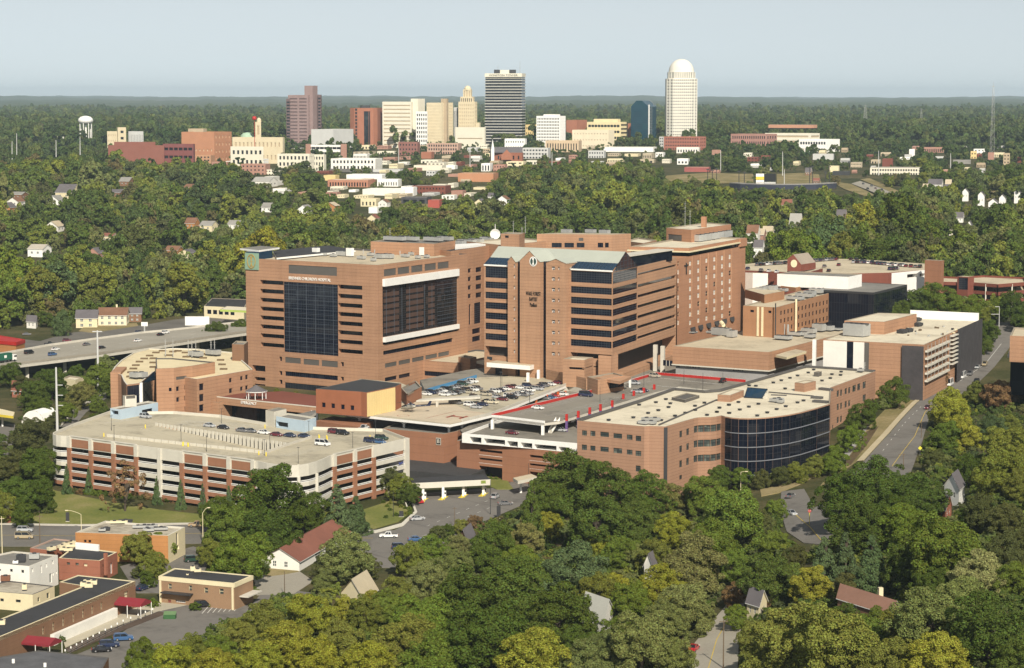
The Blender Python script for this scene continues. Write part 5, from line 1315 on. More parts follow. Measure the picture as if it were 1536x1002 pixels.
unit(b5,*x3(222,875),4.3,1.2,1,1.6,ax=(1,.1),m=CREAM); unit(b5,*x3(50,795),4.3,2.4,1.8,1.6,ax=(1,.1),m=plain('rusty_metal', (.2,.09,.05),var=.3))
z_=7.0
q=px4(((-60,980),(203,871.5),(117,862.5),(89,873),(125,879),(-60,952)),z_)
hh=o4(((382,635,401,700),(473,595,492,665),(563,555,582,625),(655,515,673,590),(742,480,760,550),(825,445,843,515),(907,415,925,475),(1120,320,1155,365)),q[0],q[1],x4, 'win', nz=2,mat=CREAM)
LC=bld('long_brick_clinic', 'long low brown brick clinic with dark flat roof and two crimson canopies', 'building', q,0,z_,BRICKB,RDARK,{0: hh},par=.15,cop=CREAM)
b=MB(); ribbon(b,[q[0] , q[1],q[2]],z_-.9,z_-.02,.25,CREAM); b.build('fascia', LC)
for o_ in (.06,):
 sA,zA_=wp(q[0],q[1],*x4(450,712)); sB,_=wp(q[0],q[1],*x4(1020,490)); d=(v2(q[1])-v2(q[0])).normalized(); nn=Vector((d.y,-d.x))
 b=MB(); p0,p1=v2(q[0])+d*sA,v2(q[0])+d*sB; b.prism([p0+nn*.05,p1+nn*.05,p1+nn*1.2,p0+nn*1.2],0,2.6,WHITEW); b.build('white_wall', LC)
for (xa,ya),(xb,yb) in (((150,700),(450,705)),((985,350),(1250,365))):
 s0_,zt_=wp(q[0],q[1],*x4(xa+40,ya-12)); s1_=s0_+5.5; p0,p1=v2(q[0])+d*s0_,v2(q[0])+d*s1_
 AW=[]
 b=MB(); zt_=3.6; f0_,f1_=p0+nn*7.5,p1+nn*7.5
 m0,m1=(p0+p1)/2,(f0_+f1_)/2
 for a1,a2 in ((p0,f0_),(p1,f1_)): b.face([(*a1,zt_),(*a2,zt_),(*m1,zt_+1.1),(*m0,zt_+1.1)],AWN); b.face([(*a1,zt_),(*a2,zt_),(*a2,zt_-.5),(*a1,zt_-.5)],AWN)
 b.face([(*f0_,zt_-.5),(*f1_,zt_-.5),(*f1_,zt_),(*m1,zt_+1.1),(*f0_,zt_)],AWN); b.build('awning', LC)
 for f_ in (f0_,f1_,p0+nn*3.7,p1+nn*3.7): b=MB(); b.tube((*f_,0),(*f_,zt_-.3),.09,.09,WHITE,6); b.build('awning_post', LC)
for x,y,lx in ((795,255,2.4),(850,258,1.4),(760,275,2),(800,285,2),(10,620,2)): unit(LC,*x4(x,y),z_-.15,lx,1.6,1.3,ax=(1,.1),m=CREAM)
q=px4(((-40,992),(58,975.5),(163,986),(150,1010),(60,1045),(-40,1050)),5)
b6=bld('grey_roofed_shed', 'broad low building with worn grey roof cut off at the bottom edge', 'building', q,0,5,BRICKB,plain('worn_grey_roof', (.10,.10,.105),var=.3,scale=.25),par=.15,cop=COPD)
for x,y in ((120,950),(405,985)):
 p=P(*x4(x,y),5); b=MB(); b.tube((p.x,p.y,4.8),(p.x,p.y,5.7),.35,.35,WHITE,10); b.build('roof_vent', b6)
z_=7.0
q=px4(((238.5,864),(351.5,875),(379.5,863),(262,852)),z_)
CL=bld('brick_clinic', 'two storey tan brick clinic with dark roof and cream fascia by the car park', 'building', q,0,z_,plain('tan_brick', (.27,.17,.1),var=.16,fine=3),RDARK,
  {0: o4(((312,812,345,862),(497,828,527,878),(637,847,672,898),(772,857,812,910)),q[0],q[1],x5, 'win', nz=2,fr=CREAM)+o4(((380,958,470,990),),q[0],q[1],x5, 'win', mat=WHITE,nx=5,nz=2)+o4(((310,955,340,1000),),q[0],q[1],x5, 'door', mat=BRICKM)},par=.2,cop=CREAM)
b=MB(); ribbon(b,q,z_-1.1,z_-.02,.2,CREAM,closed=True) if False else ribbon(b,[q[3],q[0],q[1],q[2]],z_-1.1,z_-.02,-.12,CREAM); b.build('fascia', CL)
s0_,_=wp(q[0],q[1],*x5(280,925)); s1_,_=wp(q[0],q[1],*x5(540,945)); d=(v2(q[1])-v2(q[0])).normalized(); nn=Vector((d.y,-d.x))
slab(CL,[v2(q[0])+d*s0_,v2(q[0])+d*s1_,v2(q[0])+d*s1_+nn*2,v2(q[0])+d*s0_+nn*2],3.0,3.3,DARKM,name='entrance_canopy')
for k in (.02,.98):
 p=v2(q[0])+d*(v2(q[1])-v2(q[0])).length*k+nn*.1; b=MB(); b.obox(p,d,.5,.4,0,z_-1.15,CREAM); b.build('corner_pilaster', CL)
unit(CL,*x5(535,708),z_-.2,1.2,1,1.5,ax=(1,.1),m=CREAM); unit(CL,*x5(580,715),z_-.2,1.8,1.4,1,ax=(1,.1),m=CREAM); unit(CL,*x5(487,745),z_-.2,.6,.6,.6,ax=(1,.1),m=CREAM)
b=MB(); e0=v2(q[1]); e1=v2(q[2]); dd2=(e1-e0).normalized(); n2_=Vector((dd2.y,-dd2.x)); b.prism([e0.lerp(e1,.25)+n2_*.05,e1+n2_*.05,e1+n2_*2.6,e0.lerp(e1,.25)+n2_*2.6],2.9,3.2,CONC); b.build('side_canopy', CL)
def house(name,label,L_,F_,R_,z0,eave,ridge,wm,rm,along=0,wins=((.2,.35),(.6,.75)),floors=1,group=None,chim=None,over=.5,zp=None):
 """gabled house from three ground corners in pixels; along=0 ridge runs left-front, 1 front-right"""
 zg=z0 if z0 is not None else gz(*G(*F_)[:2])
 a,b_,c=[P(*k,zg) if z0 is not None else G(*k) for k in (L_,F_,R_)]
 for k in (a,b_,c): k.z=zg
 if b_.y>1300:
  wl=max(b_.x-a.x,5.0); a=Vector((b_.x-wl,b_.y+.3*wl,zg)); c=Vector((b_.x+.35*wl,b_.y+1.1*wl,zg))
 fl_=(b_-a).length; dl2=(c-b_)
 if dl2.length>fl_*1.5 and name != 'red_roofed_hall': c=b_+dl2.normalized()*fl_*1.15
 q=[a,b_,c,a+c-b_]; root=thing(name,label, 'house', cen(q,zg),group); w=MB()
 if a.y>1100: CLEAR.append((L_[0],F_[1]-ridge*F/a.y,R_[0],F_[1],a.y,.2 if group and 'townhouses' in group else .45))
 for i in range(4):
  A0,B0=q[i],q[(i+1) % 4]; L=(B0-A0).length; hs=[]
  if i<2:
   for fl in range(floors):
    zc=zg+eave*(fl+.55)/floors
    for s,e in wins: hs.append(dict(s0=L*s,s1=L*e,z0=zc-.7,z1=zc+.75,kind='win', nx=2,nz=2,depth=.15,fr=WHITE))
  facade(w,root,A0,B0,zg-1,zg+eave,hs,wm)
 q2=q if along == 0 else [q[1],q[2],q[3],q[0]]
 r0,r1=(q2[1]+q2[2])/2,(q2[3]+q2[0])/2
 for s_,e_,r_ in ((q2[1],q2[2],r0),(q2[3],q2[0],r1)):
  w.face([(s_.x,s_.y,zg+eave),(e_.x,e_.y,zg+eave),(r_.x,r_.y,zg+ridge)],wm)
 w.build('wall', root); rb=MB(); dl_=(q2[1]-q2[0]).normalized()*over; dc=(q2[2]-q2[1]).normalized()*over; sl=(ridge-eave)/((q2[2]-q2[1]).length/2)*over
 R0,R1=Vector((r0.x,r0.y,zg+ridge+.12))+dl_,Vector((r1.x,r1.y,zg+ridge+.12))-dl_
 for a_,b2_,sg_ in ((q2[0],q2[1],-1),(q2[3],q2[2],1)):
  a1=Vector((a_.x,a_.y,zg+eave+.12))-dl_+dc*sg_-ez*sl; b1=Vector((b2_.x,b2_.y,zg+eave+.12))+dl_+dc*sg_-ez*sl
  rb.face([a1,b1,R0,R1],rm); rb.face([a1-ez*.18,b1-ez*.18,R0-ez*.18,R1-ez*.18],WHITE); rb.face([a1,b1,b1-ez*.18,a1-ez*.18],WHITE)
  rb.face([b1,R0,R0-ez*.18,b1-ez*.18],WHITE)
 ro=rb.build('roof', root)
 if chim:
  p=q[0].lerp(q[2],chim); cb=MB(); cb.obox((p.x,p.y),(1,.2),1,1,zg+eave,zg+ridge+1.6,BRICKR if chim<.5 else CREAM); cb.build('chimney', ro)
 return root
CH=house('red_roofed_hall', 'white hall with red brown roof partly behind a grey brown tree', (392,852),(449,857),(525,812),0,2.9,6.0,WHITEW,SHINGR,1,wins=((.3,.4),(.6,.7)))
house('pale_roofed_house', 'large house with pale tan roof half buried in the bright green trees', (512,910),(545,920),(592,888),None,4,8,CREAM,plain('pale_shingle', (.42,.36,.25),var=.12),1)
house('dark_roofed_house', 'house with dark grey roof above the hedge by the junction', (684,832),(705,840),(735,812),None,4,8,BRICKB,SHINGG,1)
house('grey_roofed_house', 'white house with steep pale grey roof among the trees near the bottom', (872,944),(905,956),(920,938),None,4,8,WHITEW,plain('pale_grey_shingle', (.36,.36,.32),var=.1),0)
house('white_cottage', 'little white cottage gable showing between trees above the grey roofed house', (966,874),(979,876),(996,862),None,5,8,WHITEW,SHINGG,1)
house('brown_roofed_house', 'low house with long red brown roof among trees at lower right', (1256,932),(1338,939),(1348,923),None,2.6,5,BRICKB,plain('faded_brown_shingle', (.22,.12,.085),var=.15),0,chim=.7)
house('white_gabled_house', 'white gabled house under dark trees right of the road', (1416,757),(1438,759),(1462,742),None,5,8.5,WHITE,SHINGG,1)
house('brick_cottage', 'small red brick cottage with grey roof below the white gabled house', (1400,781),(1418,783),(1432,772),None,3.5,7,BRICKR,SHINGG,0)
house('street_house', 'house with brown roof beside the lower road under trees', (1120,930),(1138,932),(1150,920),None,4,7,CREAM,SHINGG,0)
house('cream_house', 'cream two storey house with grey roof on the bank above the highway', (114,492),(146,492),(150,484),None,5.6,9.6,CREAM,SHINGG,0,floors=2)
house('cream_villa', 'large cream house with brown hipped roof and chimney above the highway', (147,489),(190,489),(196,480),None,6,9.6,plain('ivory_paint', (.66,.6,.45),var=.06),SHING,0,floors=2,wins=((.1,.2),(.35,.45),(.58,.68),(.8,.9)),chim=.6)
house('brick_porch_house', 'brown house half hidden behind the large cream villa', (193,483),(212,483),(216,475),None,5,8,BRICKB,SHINGG,0,floors=2)
house('brick_bungalow', 'small brick bungalow below the highway among dark trees', (18,596),(31,597),(40,590),0,3.5,7,BRICKR,SHINGR,0)
house('white_house', 'white house near the trees on the far bank behind the highway', (40,492),(54,493),(58,489),None,4,7,WHITEW,SHINGG,0)
for nm,lb,L_,F_,R_,e,r,wm_,rm_ in (('white_townhouse', 'white gabled townhouse nearest the lawn of the far right row', (1445,301),(1452,302),(1459,297),9,12,WHITE,SHINGG),('white_townhouse', 'tallest white townhouse with grey roof in the far right row', (1458,308),(1476,310),(1484,303),10,13,WHITE,SHINGG),('white_townhouse', 'low white townhouse at the bottom of the far right row', (1477,314),(1496,316),(1503,310),7,10,WHITE,SHINGG),('white_townhouse', 'white townhouse with broad gable at the end of the far right row', (1493,310),(1508,313),(1514,307),9,12,WHITE,SHINGG),('white_townhouse', 'plain white townhouse set back beside a parked lot at far right', (1520,304),(1530,305),(1536,300),10,13,WHITE,SHINGG)):
 house(nm,lb,L_,F_,R_,None,e,r,wm_,rm_,1,group='white townhouses on the hillside')
for lb,L_,F_,R_,e,r,wm_,rm_ in (('white house with steep twin gables left in the wooded hill', (84,299),(108,300),(110,294),7,14,CREAM,SHINGG),('white walled house with pale roof low in the left wood', (46,383),(64,386),(82,380),6,9,WHITE,plain('tan_shingle', (.4,.36,.3),var=.1)),('red roofed house low in the wood left of the hospital', (248,385),(266,386),(278,380),5,8,BRICKO,SHING),('brown roofed house deep in the left wood', (278,343),(292,344),(300,340),5,9,BRICKO,SHING),('house with long brown roof above the left wood', (276,288),(296,289),(302,285),5,8,BRICKO,SHING),('pale house with light roof in the wood right of it', (380,279),(404,281),(412,276),6,10,WHITEW,plain('light_shingle', (.34,.33,.3),var=.1)),('white house with tall chimney right of the ward tower', (1119,364),(1136,365),(1140,358),7,12,WHITEW,SHING),('narrow white house below the tall chimney house', (1136,386),(1143,387),(1146,383),7,11,WHITE,SHINGG),('domed grey roof house in the wood above the ward tower', (1183,346),(1200,347),(1207,342),6,13,CREAM,plain('grey_dome_shingle', (.33,.32,.29),var=.1)),('small white gable peeking from the wood behind the pavilion', (733,304),(740,304),(742,301),6,9,WHITE,SHINGG),('small white gable in the right wood', (1418,288),(1424,288),(1426,286),4,7,WHITE,SHINGG),('old white houses corner in the right wood', (1390,283),(1412,284),(1414,281),5,10,WHITEW,SHINGG)):
 house('wooded_house', lb,L_,F_,R_,None,e,r,wm_,rm_,0)
q=[P(u,v,gz(*G(1430,362)[:2])+8) for u,v in ((1410,352),(1445,354),(1458,347),(1425,344))]
MN=bld('white_mansion', 'long white flat roofed mansion with chimney in the right wood', 'house', q,q[0].z-10,q[0].z,WHITE,RCREAM,{0: [dict(s0=3+5*i,s1=4.4+5*i,z0=q[0].z-5,z1=q[0].z-2.5,kind='win') for i in range(4)]},par=.4)
q=px4(((-40,507),(24,513),(37,509),(0,503)),6)
FF=bld('red_roofed_restaurant', 'tan restaurant with bright red roof band at the left edge', 'building', q,0,6,BRICKO,plain('red_roofing', (.38,.03,.03),var=.12),par=.3,cop=REDP)
b=MB(); ribbon(b,q[:3],4.2,6.0,-.3,REDP); b.build('roof_band', FF)
q=px4(((-40,617),(20,624),(22,618),(0,613)),5.5)
GS=thing('station_canopy', 'yellow banded filling station canopy at the left edge', 'canopy', cen(q,0)); slab(GS,q,4.5,5.5,YELP,CREAM, 'canopy_roof')
for u,v in ((4,640),(-20,640)):
 p=G(u,v); b=MB(); b.obox((p.x,p.y),(1,0),.6,.6,0,4.5,WHITE); b.build('pillar', GS)
BS=thing('barrel_shed', 'white barrel roofed tent shed beside the tall pylon', 'shed', G(52,640)); a,c=P(32,636,0),P(66,636,0); b=MB()
dv_=Vector((4,11,0));
for i in range(8):
 t0,t1=math.pi*i/8,math.pi*(i+1)/8
 f=lambda t: (a+c)/2+(a-c)/2*math.cos(t)+ez*5.5*math.sin(t)
 b.face([f(t0),f(t1),f(t1)+dv_,f(t0)+dv_],WHITE)
b.build('barrel_roof', BS); b=MB(); b.face([(a+c)/2+(a-c)/2*.98*math.cos(math.pi*i/10)+ez*5.4*math.sin(math.pi*i/10) for i in range(11)],WHITEW); b.build('end_wall', BS)
q=px4(((94,567),(113,570),(126,566),(104,563)),5); bld('pale_shop', 'small pale flat roofed shop hidden in trees between the two pylons', 'building', q,0,5,CREAM,RCREAM)
def billboard(label,u,v,w,h,zb,m=WHITE):
 p=G(u,v); r=thing('billboard', label, 'billboard', p); b=MB(); b.obox((p.x,p.y),(1,0),w,.5,p.z+zb,p.z+zb+h,m); b.build('panel', r)
 b=MB(); b.obox((p.x,p.y+.1),(1,0),.8,.8,p.z-.5,p.z+zb,STEEL); b.build('post', r); return r
billboard('wide blank white billboard beside the dark lot right of the houses', 296,494,13.5,5,2.2)
billboard('small blank white sign board on a stout base above the highway', 217,500,3.6,2.2,4)
q=[P(u,v,gz(*G(338,470)[:2])+6) for u,v in ((306,459),(366,462),(374,449),(318,447))]
bld('filling_station', 'pale station building with dark roof behind the billboard', 'building', q,q[0].z-7,q[0].z,CREAM,RDARK,{0: [dict(s0=2+4*i,s1=5+4*i,z0=q[0].z-4.5,z1=q[0].z-2,kind='dark') for i in range(5)]},par=.3)
bld('lime_canopy', 'station canopy with lime green trim before the dark roofed station', 'canopy', [P(u,v,8+gz(*G(338,470)[:2])) for u,v in ((330,464),(372,466),(376,461),(340,459))],6.8+gz(*G(338,470)[:2]),8+gz(*G(338,470)[:2]),plain('lime_trim', (.4,.5,.12),var=.1),RCREAM,par=.1)
def pole(name,label,cat,u,v,h,r=.14,m=STEEL,arms=(),z=None,group=None,lamp=None):
 p=P(u,v,z) if z is not None else G(u,v); root=thing(name,label,cat,p,group); b=MB()
 b.tube((p.x,p.y,p.z-.5),(p.x,p.y,p.z+h),r,r*.6,m,8); b.build('shaft', root)
 for (dx,dz,w,wd) in arms:
  b=MB(); b.bar((p.x+dx-w/2,p.y,p.z+dz),(p.x+dx+w/2,p.y,p.z+dz),wd,m); b.build('crossarm', root)
 if lamp:
  dx,rise=lamp; b=MB(); pts=[Vector((p.x+dx*t,p.y,p.z+h+rise*math.sin(t*math.pi/2))) for t in (0,.25,.5,.75,1)]
  for a,c in zip(pts,pts[1:]): b.bar(a,c,r*.8,m)
  b.build('arm', root); b=MB(); e=pts[-1]; b.obox((e.x+.3*(1 if dx>0 else -1),e.y),(1,0),.9,.4,e.z-.12,e.z+.1,m); b.build('lamp_head', root)
 return root
PYL=plain('pale_pylon', (.52,.52,.5),var=.06)
pole('transmission_pole', 'tall white steel transmission pole beside the curved drive with three short arms', 'pole', 86,646,25,.55,PYL,arms=((1.2,18,2.6,.25),(1.2,14,2.6,.25),(1.2,10,2.6,.25)))
pole('transmission_pole', 'tall white steel transmission pole in front of the viaduct with one top arm', 'pole', 147.5,580,25.5,.6,PYL,arms=((0,25,4.4,.4),))
pole('street_lamp', 'curved arm street lamp by the lawn above the orange shop', 'street lamp', 122,796,5,.12,CREAM,lamp=(-4,1.2))
pole('street_lamp', 'street lamp beside the large dark tree at the end of the lawn', 'street lamp', 304.5,815,9,.13,CREAM,lamp=(1.6,1.6))
pole('street_lamp', 'street lamp with single arm before the netted scaffold', 'street lamp', 1443,545,7,.14,STEEL,lamp=(1.5,.8))
pole('street_lamp', 'street lamp at the foot of the scaffold stair', 'street lamp', 1426,556,5,.12,STEEL,lamp=(2,.8))
pole('signal_mast', 'white signal mast with two arms at the far road junction', 'signal', 1498.5,490,9.5,.2,PYL,arms=((-2.6,9.3,5.4,.22),(-2.6,5.8,5.4,.22)))
pole('street_lamp', 'pale lamp among the small trees in front of the glass corner', 'street lamp', 1111,736,6,.12,CREAM,lamp=(1.5,.2))
pole('utility_pole', 'wooden utility pole by the street left of the small brick shop', 'pole', 60,815,8.6,.16,WOOD,arms=((0,8,2.2,.14),))
pole('utility_pole', 'wooden utility pole at the left edge of the street', 'pole', 3.5,834,11.5,.15,CREAM,arms=((0,10.8,1.6,.12),))
pole('utility_pole', 'wooden utility pole standing in the bottom road', 'pole', 1085,1003,11.5,.17,WOOD,arms=((0,10.8,2,.14),))
pole('utility_pole', 'wooden utility pole beside the yard of the red roofed hall', 'pole', 427,893,6.5,.13,WOOD)
pole('utility_pole', 'pole with cross arm at the lower end of the right road', 'pole', 1355,706,5.5,.15,WOOD,arms=((-.6,5.2,2.2,.14),))
pole('utility_pole', 'pole in tree shade half way up the right road', 'pole', 1382,657,6,.14,WOOD,arms=((0,5.6,1.8,.14),))
pole('utility_pole', 'slim pole with white banner in the toll junction', 'pole', 682,790,6,.12,WOOD,arms=((0,5.6,1.4,.1),))
pole('lamp_post', 'dark lamp post between toll canopy and exit booth', 'lamp post', 735.5,772,11,.11,DARKM)
pole('lamp_post', 'dark lamp post beside the exit booth', 'lamp post', 793,735,9,.11,DARKM)
pole('lamp_post', 'dark lamp post on the traffic island', 'lamp post', 590,776,8,.1,DARKM)
pole('flag_pole', 'white flag pole in the round bed near the scaffold', 'flag pole', 1390,572,8.5,.1,WHITE)
pole('flag_pole', 'shorter white pole right of the flag pole', 'flag pole', 1403,563,5.5,.1,WHITE)
for k,(u,v) in enumerate((x2(1028,425),x2(1004,335),tj(1270,600),tj(1500,705),tk(300,525),tk(1125,632),tk(868,500),tk(435,270),tl(535,490),tl(140,385),tl(740,375),tk(820,560))):
 pole('deck_lamp', 'slim dark lamp post on the top deck of the rounded parking garage', 'lamp post', u,v,5.2,.09,DARKM,arms=((0,5.1,.9,.12),),z=16.4,group='lamp posts on the rounded garage deck')
for u,v,z,h in ((*th(437,668),HZ,11),(*th(424,640),HZ,10),(*th(1122,480),HZ,7),(*th(1440,420),HZ,6),(*tg(1405,640),14.4,6),(*th(688,710),14.4,5)):
 pole('deck_lamp', 'slim dark lamp post on the visitor deck', 'lamp post', u,v,h,.1,DARKM,arms=((0,h-.1,1.0,.14),),z=z,group='lamp posts on the visitor deck')
for u,v,h in ((*ti(875,575),6),(*ti(1045,640),7),(*ti(120,745),6),(*ti(515,600),7),(*ti(1225,585),5)):
 pole('deck_lamp', 'slim dark lamp post on the red rimmed deck', 'lamp post', u,v,h,.09,DARKM,z=18.6,group='lamp posts on the red rimmed deck')
for u,y0,y1_ in ((1053,552,596),(1133,0,0)):
 pass
p=G(1214,787); r=thing('stop_sign', 'red stop sign on a yellow post at the lower junction', 'sign', p); b=MB()
b.face([(p.x+.5*math.cos(math.pi/8+i*math.pi/4),p.y-.1,p.z+4.0+.5*math.sin(math.pi/8+i*math.pi/4)) for i in range(8)],REDP); b.build('sign_plate', r); text('STOP', .32,WHITE,r,(p.x,p.y-.14,p.z+4.0),(1,0,0),ext=.01)
b=MB(); b.tube((p.x,p.y,p.z),(p.x,p.y,p.z+3.6),.1,.1,YELP,6); b.build('post', r)
p=G(1380,684); r=thing('warning_sign', 'yellow diamond warning sign in tree shade by the right road', 'sign', p); b=MB(); b.face([(p.x+a,p.y,p.z+2.6+c) for a,c in ((0,-.7),(.7,0),(0,.7),(-.7,0))],plain('sign_yellow', (.6,.55,.05),var=.1)); b.build('sign_plate', r); b=MB(); b.tube(p,(p.x,p.y+.1,p.z+2.2),.06,.06,STEEL,6); b.build('post', r)
p=G(11.5,784); r=thing('brick_pillar', 'brick gate pillar with lantern top and grey pyramid cap beside the hedge', 'pillar', p); b=MB(); b.obox((p.x,p.y),(1,.2),2,2,p.z,p.z+4.4,BRICKR); b.build('shaft', r)
b=MB(); b.obox((p.x,p.y),(1,.2),1.5,1.5,p.z+4.4,p.z+5.6,WHITE); b.build('lantern', r)
b=MB(); b.lathe((p.x,p.y,p.z+5.6),[(1.75,0),(0,1.3)],GREYST,4); b.build('cap', r)
def banner(label,u,v,w,h,m=DARKM):
 p=G(u,v); r=thing('sign_board', label, 'sign', p); b=MB(); b.obox((p.x,p.y),(1,0),w,.5,p.z,p.z+h,m); b.build('panel', r); b=MB(); b.obox((p.x,p.y),(1,0),w*1.15,.6,p.z-.1,p.z+.3,CONC); b.build('plinth', r)
banner('dark upright sign slab on the lawn by the street lamp', 101.5,783,1.0,3)
banner('dark upright sign slab on the traffic island', 602,776,1.3,2)
banner('dark upright sign slab below the toll junction', 748,778,1.2,4)
b=MB(); wpx=[(535,735),(562,737),(590,745),(605,757),(610,765)]
pts=[G(u,v) for u,v in wpx]
for (a,c),(h0,h1) in zip(zip(pts,pts[1:]),((2.5,3.5),(3.5,3.2),(3.2,2.2),(2.2,1))):
 b.face([a,c,c+ez*h1,a+ez*h0],CONC); o_=Vector((.3,.8,0)); b.face([a+ez*h0,c+ez*h1,c+ez*h1+o_,a+ez*h0+o_],CONC)
tag(b.build('retaining_wall'), 'curved pale retaining wall below the planted bank', 'wall')
p=G(255,928); r=thing('dumpster', 'green lidded dumpster beside the clinic car park', 'dumpster', p); b=MB(); gm_=plain('dumpster_green', (.035,.1,.035),var=.15); b.prism([v2(p)+Vector(k) for k in ((-1.5,-1),(1.5,-1),(1.5,1),(-1.5,1))],p.z,p.z+1.2,gm_); b.build('bin', r)
b=MB(); b.face([p+Vector(k) for k in ((-1.55,-1.05,1.22),(1.55,-1.05,1.22),(1.55,1.05,1.7),(-1.55,1.05,1.7))],plain('dumpster_lid', (.12,.2,.09),var=.15)); b.build('lid', r)
fp=[G(98,985),G(140,963),G(185,940),G(240,918)]
r=thing('post_fence', 'thin wire fence with white topped posts along the clinic car park', 'fence', fp[0]);
for a,c in zip(fp,fp[1:]):
 for k in range(5):
  q=a.lerp(c,k/5); b=MB(); b.bar(q,q+ez*1.3,.09,DARKM); b.bar(q+ez*1.3,q+ez*1.75,.28,WHITE); b.build('post', r)
b=MB()
for a,c in zip(fp,fp[1:]):
 for h in (.4,.9,1.25): b.bar(a+ez*h,c+ez*h,.04,STEEL)
b.build('wire', r)
CARP={}
def paint(name,c):
 if name not in CARP:
  m,nt,b=nodes(name + '_car_paint'); b.inputs['Base Color'].default_value=(*c,1); b.inputs['Roughness'].default_value=.25; b.inputs['Coat Weight'].default_value=.6; b.inputs['Coat Roughness'].default_value=.08; CARP[name]=m
 return CARP[name]
COLS=dict(white=(.72,.72,.7),silver=(.38,.39,.4),grey=(.14,.14,.145),black=(.012,.012,.014),navy=(.02,.03,.07),blue=(.04,.1,.22),red=(.4,.02,.025),maroon=(.12,.015,.025),gold=(.36,.29,.18),tan=(.34,.25,.15),green=(.05,.14,.08),dark_green=(.02,.05,.035),cream=(.6,.54,.4),yellow=(.6,.42,.02),beige=(.4,.36,.28))
TYRE=plain('tyre_rubber', (.012,.012,.012),var=.2); RIM=plain('wheel_rim', (.35,.35,.36),var=.1,rough=.4,metal=.5)
LAMP=plain('headlamp_lens', (.7,.7,.68),var=.05,rough=.2); TAIL=plain('tail_lamp_lens', (.3,.01,.01),var=.1,rough=.3)
CGL=glass('car_glass', (.012,.014,.017),.08,.5)
KIND={  # length,width,body stations (x,half width,z bottom,z top),cabin base x0,x1,roof x0,x1,roof z
 'car': (4.7,1.8,[(-2.35,.78,.38,.82),(-2.1,.86,.25,.95),(-1.0,.9,.22,.98),(.9,.9,.22,.95),(1.7,.86,.22,.85),(2.2,.8,.25,.72),(2.35,.7,.35,.62)],-1.75,1.05,-1.0,.25,1.45),
 'suv': (4.8,1.9,[(-2.4,.86,.45,1.05),(-2.3,.92,.3,1.12),(.9,.94,.28,1.12),(1.9,.9,.28,1.05),(2.3,.86,.3,.95),(2.4,.75,.4,.8)],-2.3,1.15,-2.05,.45,1.78),
 'van': (5.4,2.0,[(-2.7,.95,.45,1.15),(-2.6,.98,.3,1.2),(1.5,.98,.28,1.2),(2.3,.92,.28,1.1),(2.65,.86,.3,1.0),(2.7,.75,.4,.85)],-2.65,1.9,-2.6,1.0,2.1),
 'pickup': (5.5,1.95,[(-2.75,.92,.5,1.02),(-2.7,.94,.35,1.05),(1.2,.95,.32,1.05),(2.3,.92,.32,1.02),(2.7,.86,.35,.95),(2.75,.75,.45,.8)],-.75,1.3,-.55,.6,1.78),
 'bus': (7.2,2.3,[(-3.6,1.1,.5,1.3),(-3.55,1.15,.4,1.35),(2.4,1.15,.35,1.35),(3.0,1.0,.35,1.3),(3.5,.95,.4,1.1),(3.6,.8,.5,.95)],-3.55,2.9,-3.55,2.2,2.9),
}
def car_proto(kind,colour,detail=True):
 L,W,stn,c0,c1,r0,r1,rz=KIND[kind]; m=paint(colour,COLS[colour]); root=bpy.data.objects.new('parked_car', None); COL.objects.link(root)
 b=MB()
 secs=[[(x,-w,zb),(x,-w*1.0,lerp(zb,zt,.55)),(x,-w*.93,zt),(x,w*.93,zt),(x,w,lerp(zb,zt,.55)),(x,w,zb)] for x,w,zb,zt in stn]
 for s,t in zip(secs,secs[1:]):
  for i in range(6): b.face([s[i],s[(i+1) % 6],t[(i+1) % 6],t[i]],m)
 b.face(secs[0],m); b.face(secs[-1][::-1],m)
 hw=W/2*.9; rw_=W/2*.74
 zb=max(s[3] for s in stn)-.03
 top=[(r0,-rw_,rz),(r1,-rw_,rz),(r1,rw_,rz),(r0,rw_,rz)]
 b.face(top,m); b.face([(r0+.15,-rw_*.9,rz+.05),(r1-.15,-rw_*.9,rz+.05),(r1-.15,rw_*.9,rz+.05),(r0+.15,rw_*.9,rz+.05)],m)
 base=[(c0,-hw,zb),(c1,-hw,zb),(c1,hw,zb),(c0,hw,zb)]
 for a,c in ((0,0),(1,1),(2,2),(3,3)): b.bar(base[a],top[c],.09,m)
 for s in (-1,1):
  xm=(c0+c1)/2-.1; b.bar((xm,s*hw,zb),((r0+r1)/2-.05,s*rw_,rz),.09,m)
  b.bar((r0,s*rw_,rz-.02),(r1,s*rw_,rz-.02),.08,m)
 if kind == 'pickup':
  b.face([(-2.6,-.75,1.06),(-.85,-.75,1.06),(-.85,.75,1.06),(-2.6,.75,1.06)],DARKM)
 b.build('body', root)
 g=MB()
 for i in range(4):
  j=(i+1) % 4; g.face([base[i],base[j],top[j],top[i]],CGL)
 g.build('window_glass', root)
 wr=.33 if kind == 'car' else .38
 for sx_ in (stn[0][0]+L*.19,stn[-1][0]-L*.19):
  for s in (-1,1):
   t=MB(); y0=s*(W/2-.2); y1=s*(W/2+.01)
   t.tube((sx_,y0,wr),(sx_,y1,wr),wr,wr,TYRE,10); t.tube((sx_,y1,wr),(sx_,y1+s*.015,wr),wr*.6,wr*.55,RIM,8); t.build('wheel', root)
 if detail:
  x1_=stn[-1][0]; x0_=stn[0][0]
  for s in (-1,1):
   t=MB(); t.obox((x1_-.08,s*W*.33),(1,0),.14,.36,.62,.8,LAMP); t.build('headlight', root)
   t=MB(); t.obox((x0_+.02,s*W*.36),(1,0),.12,.26,.7,.95,TAIL); t.build('tail_light', root)
 return root
PROTO={}
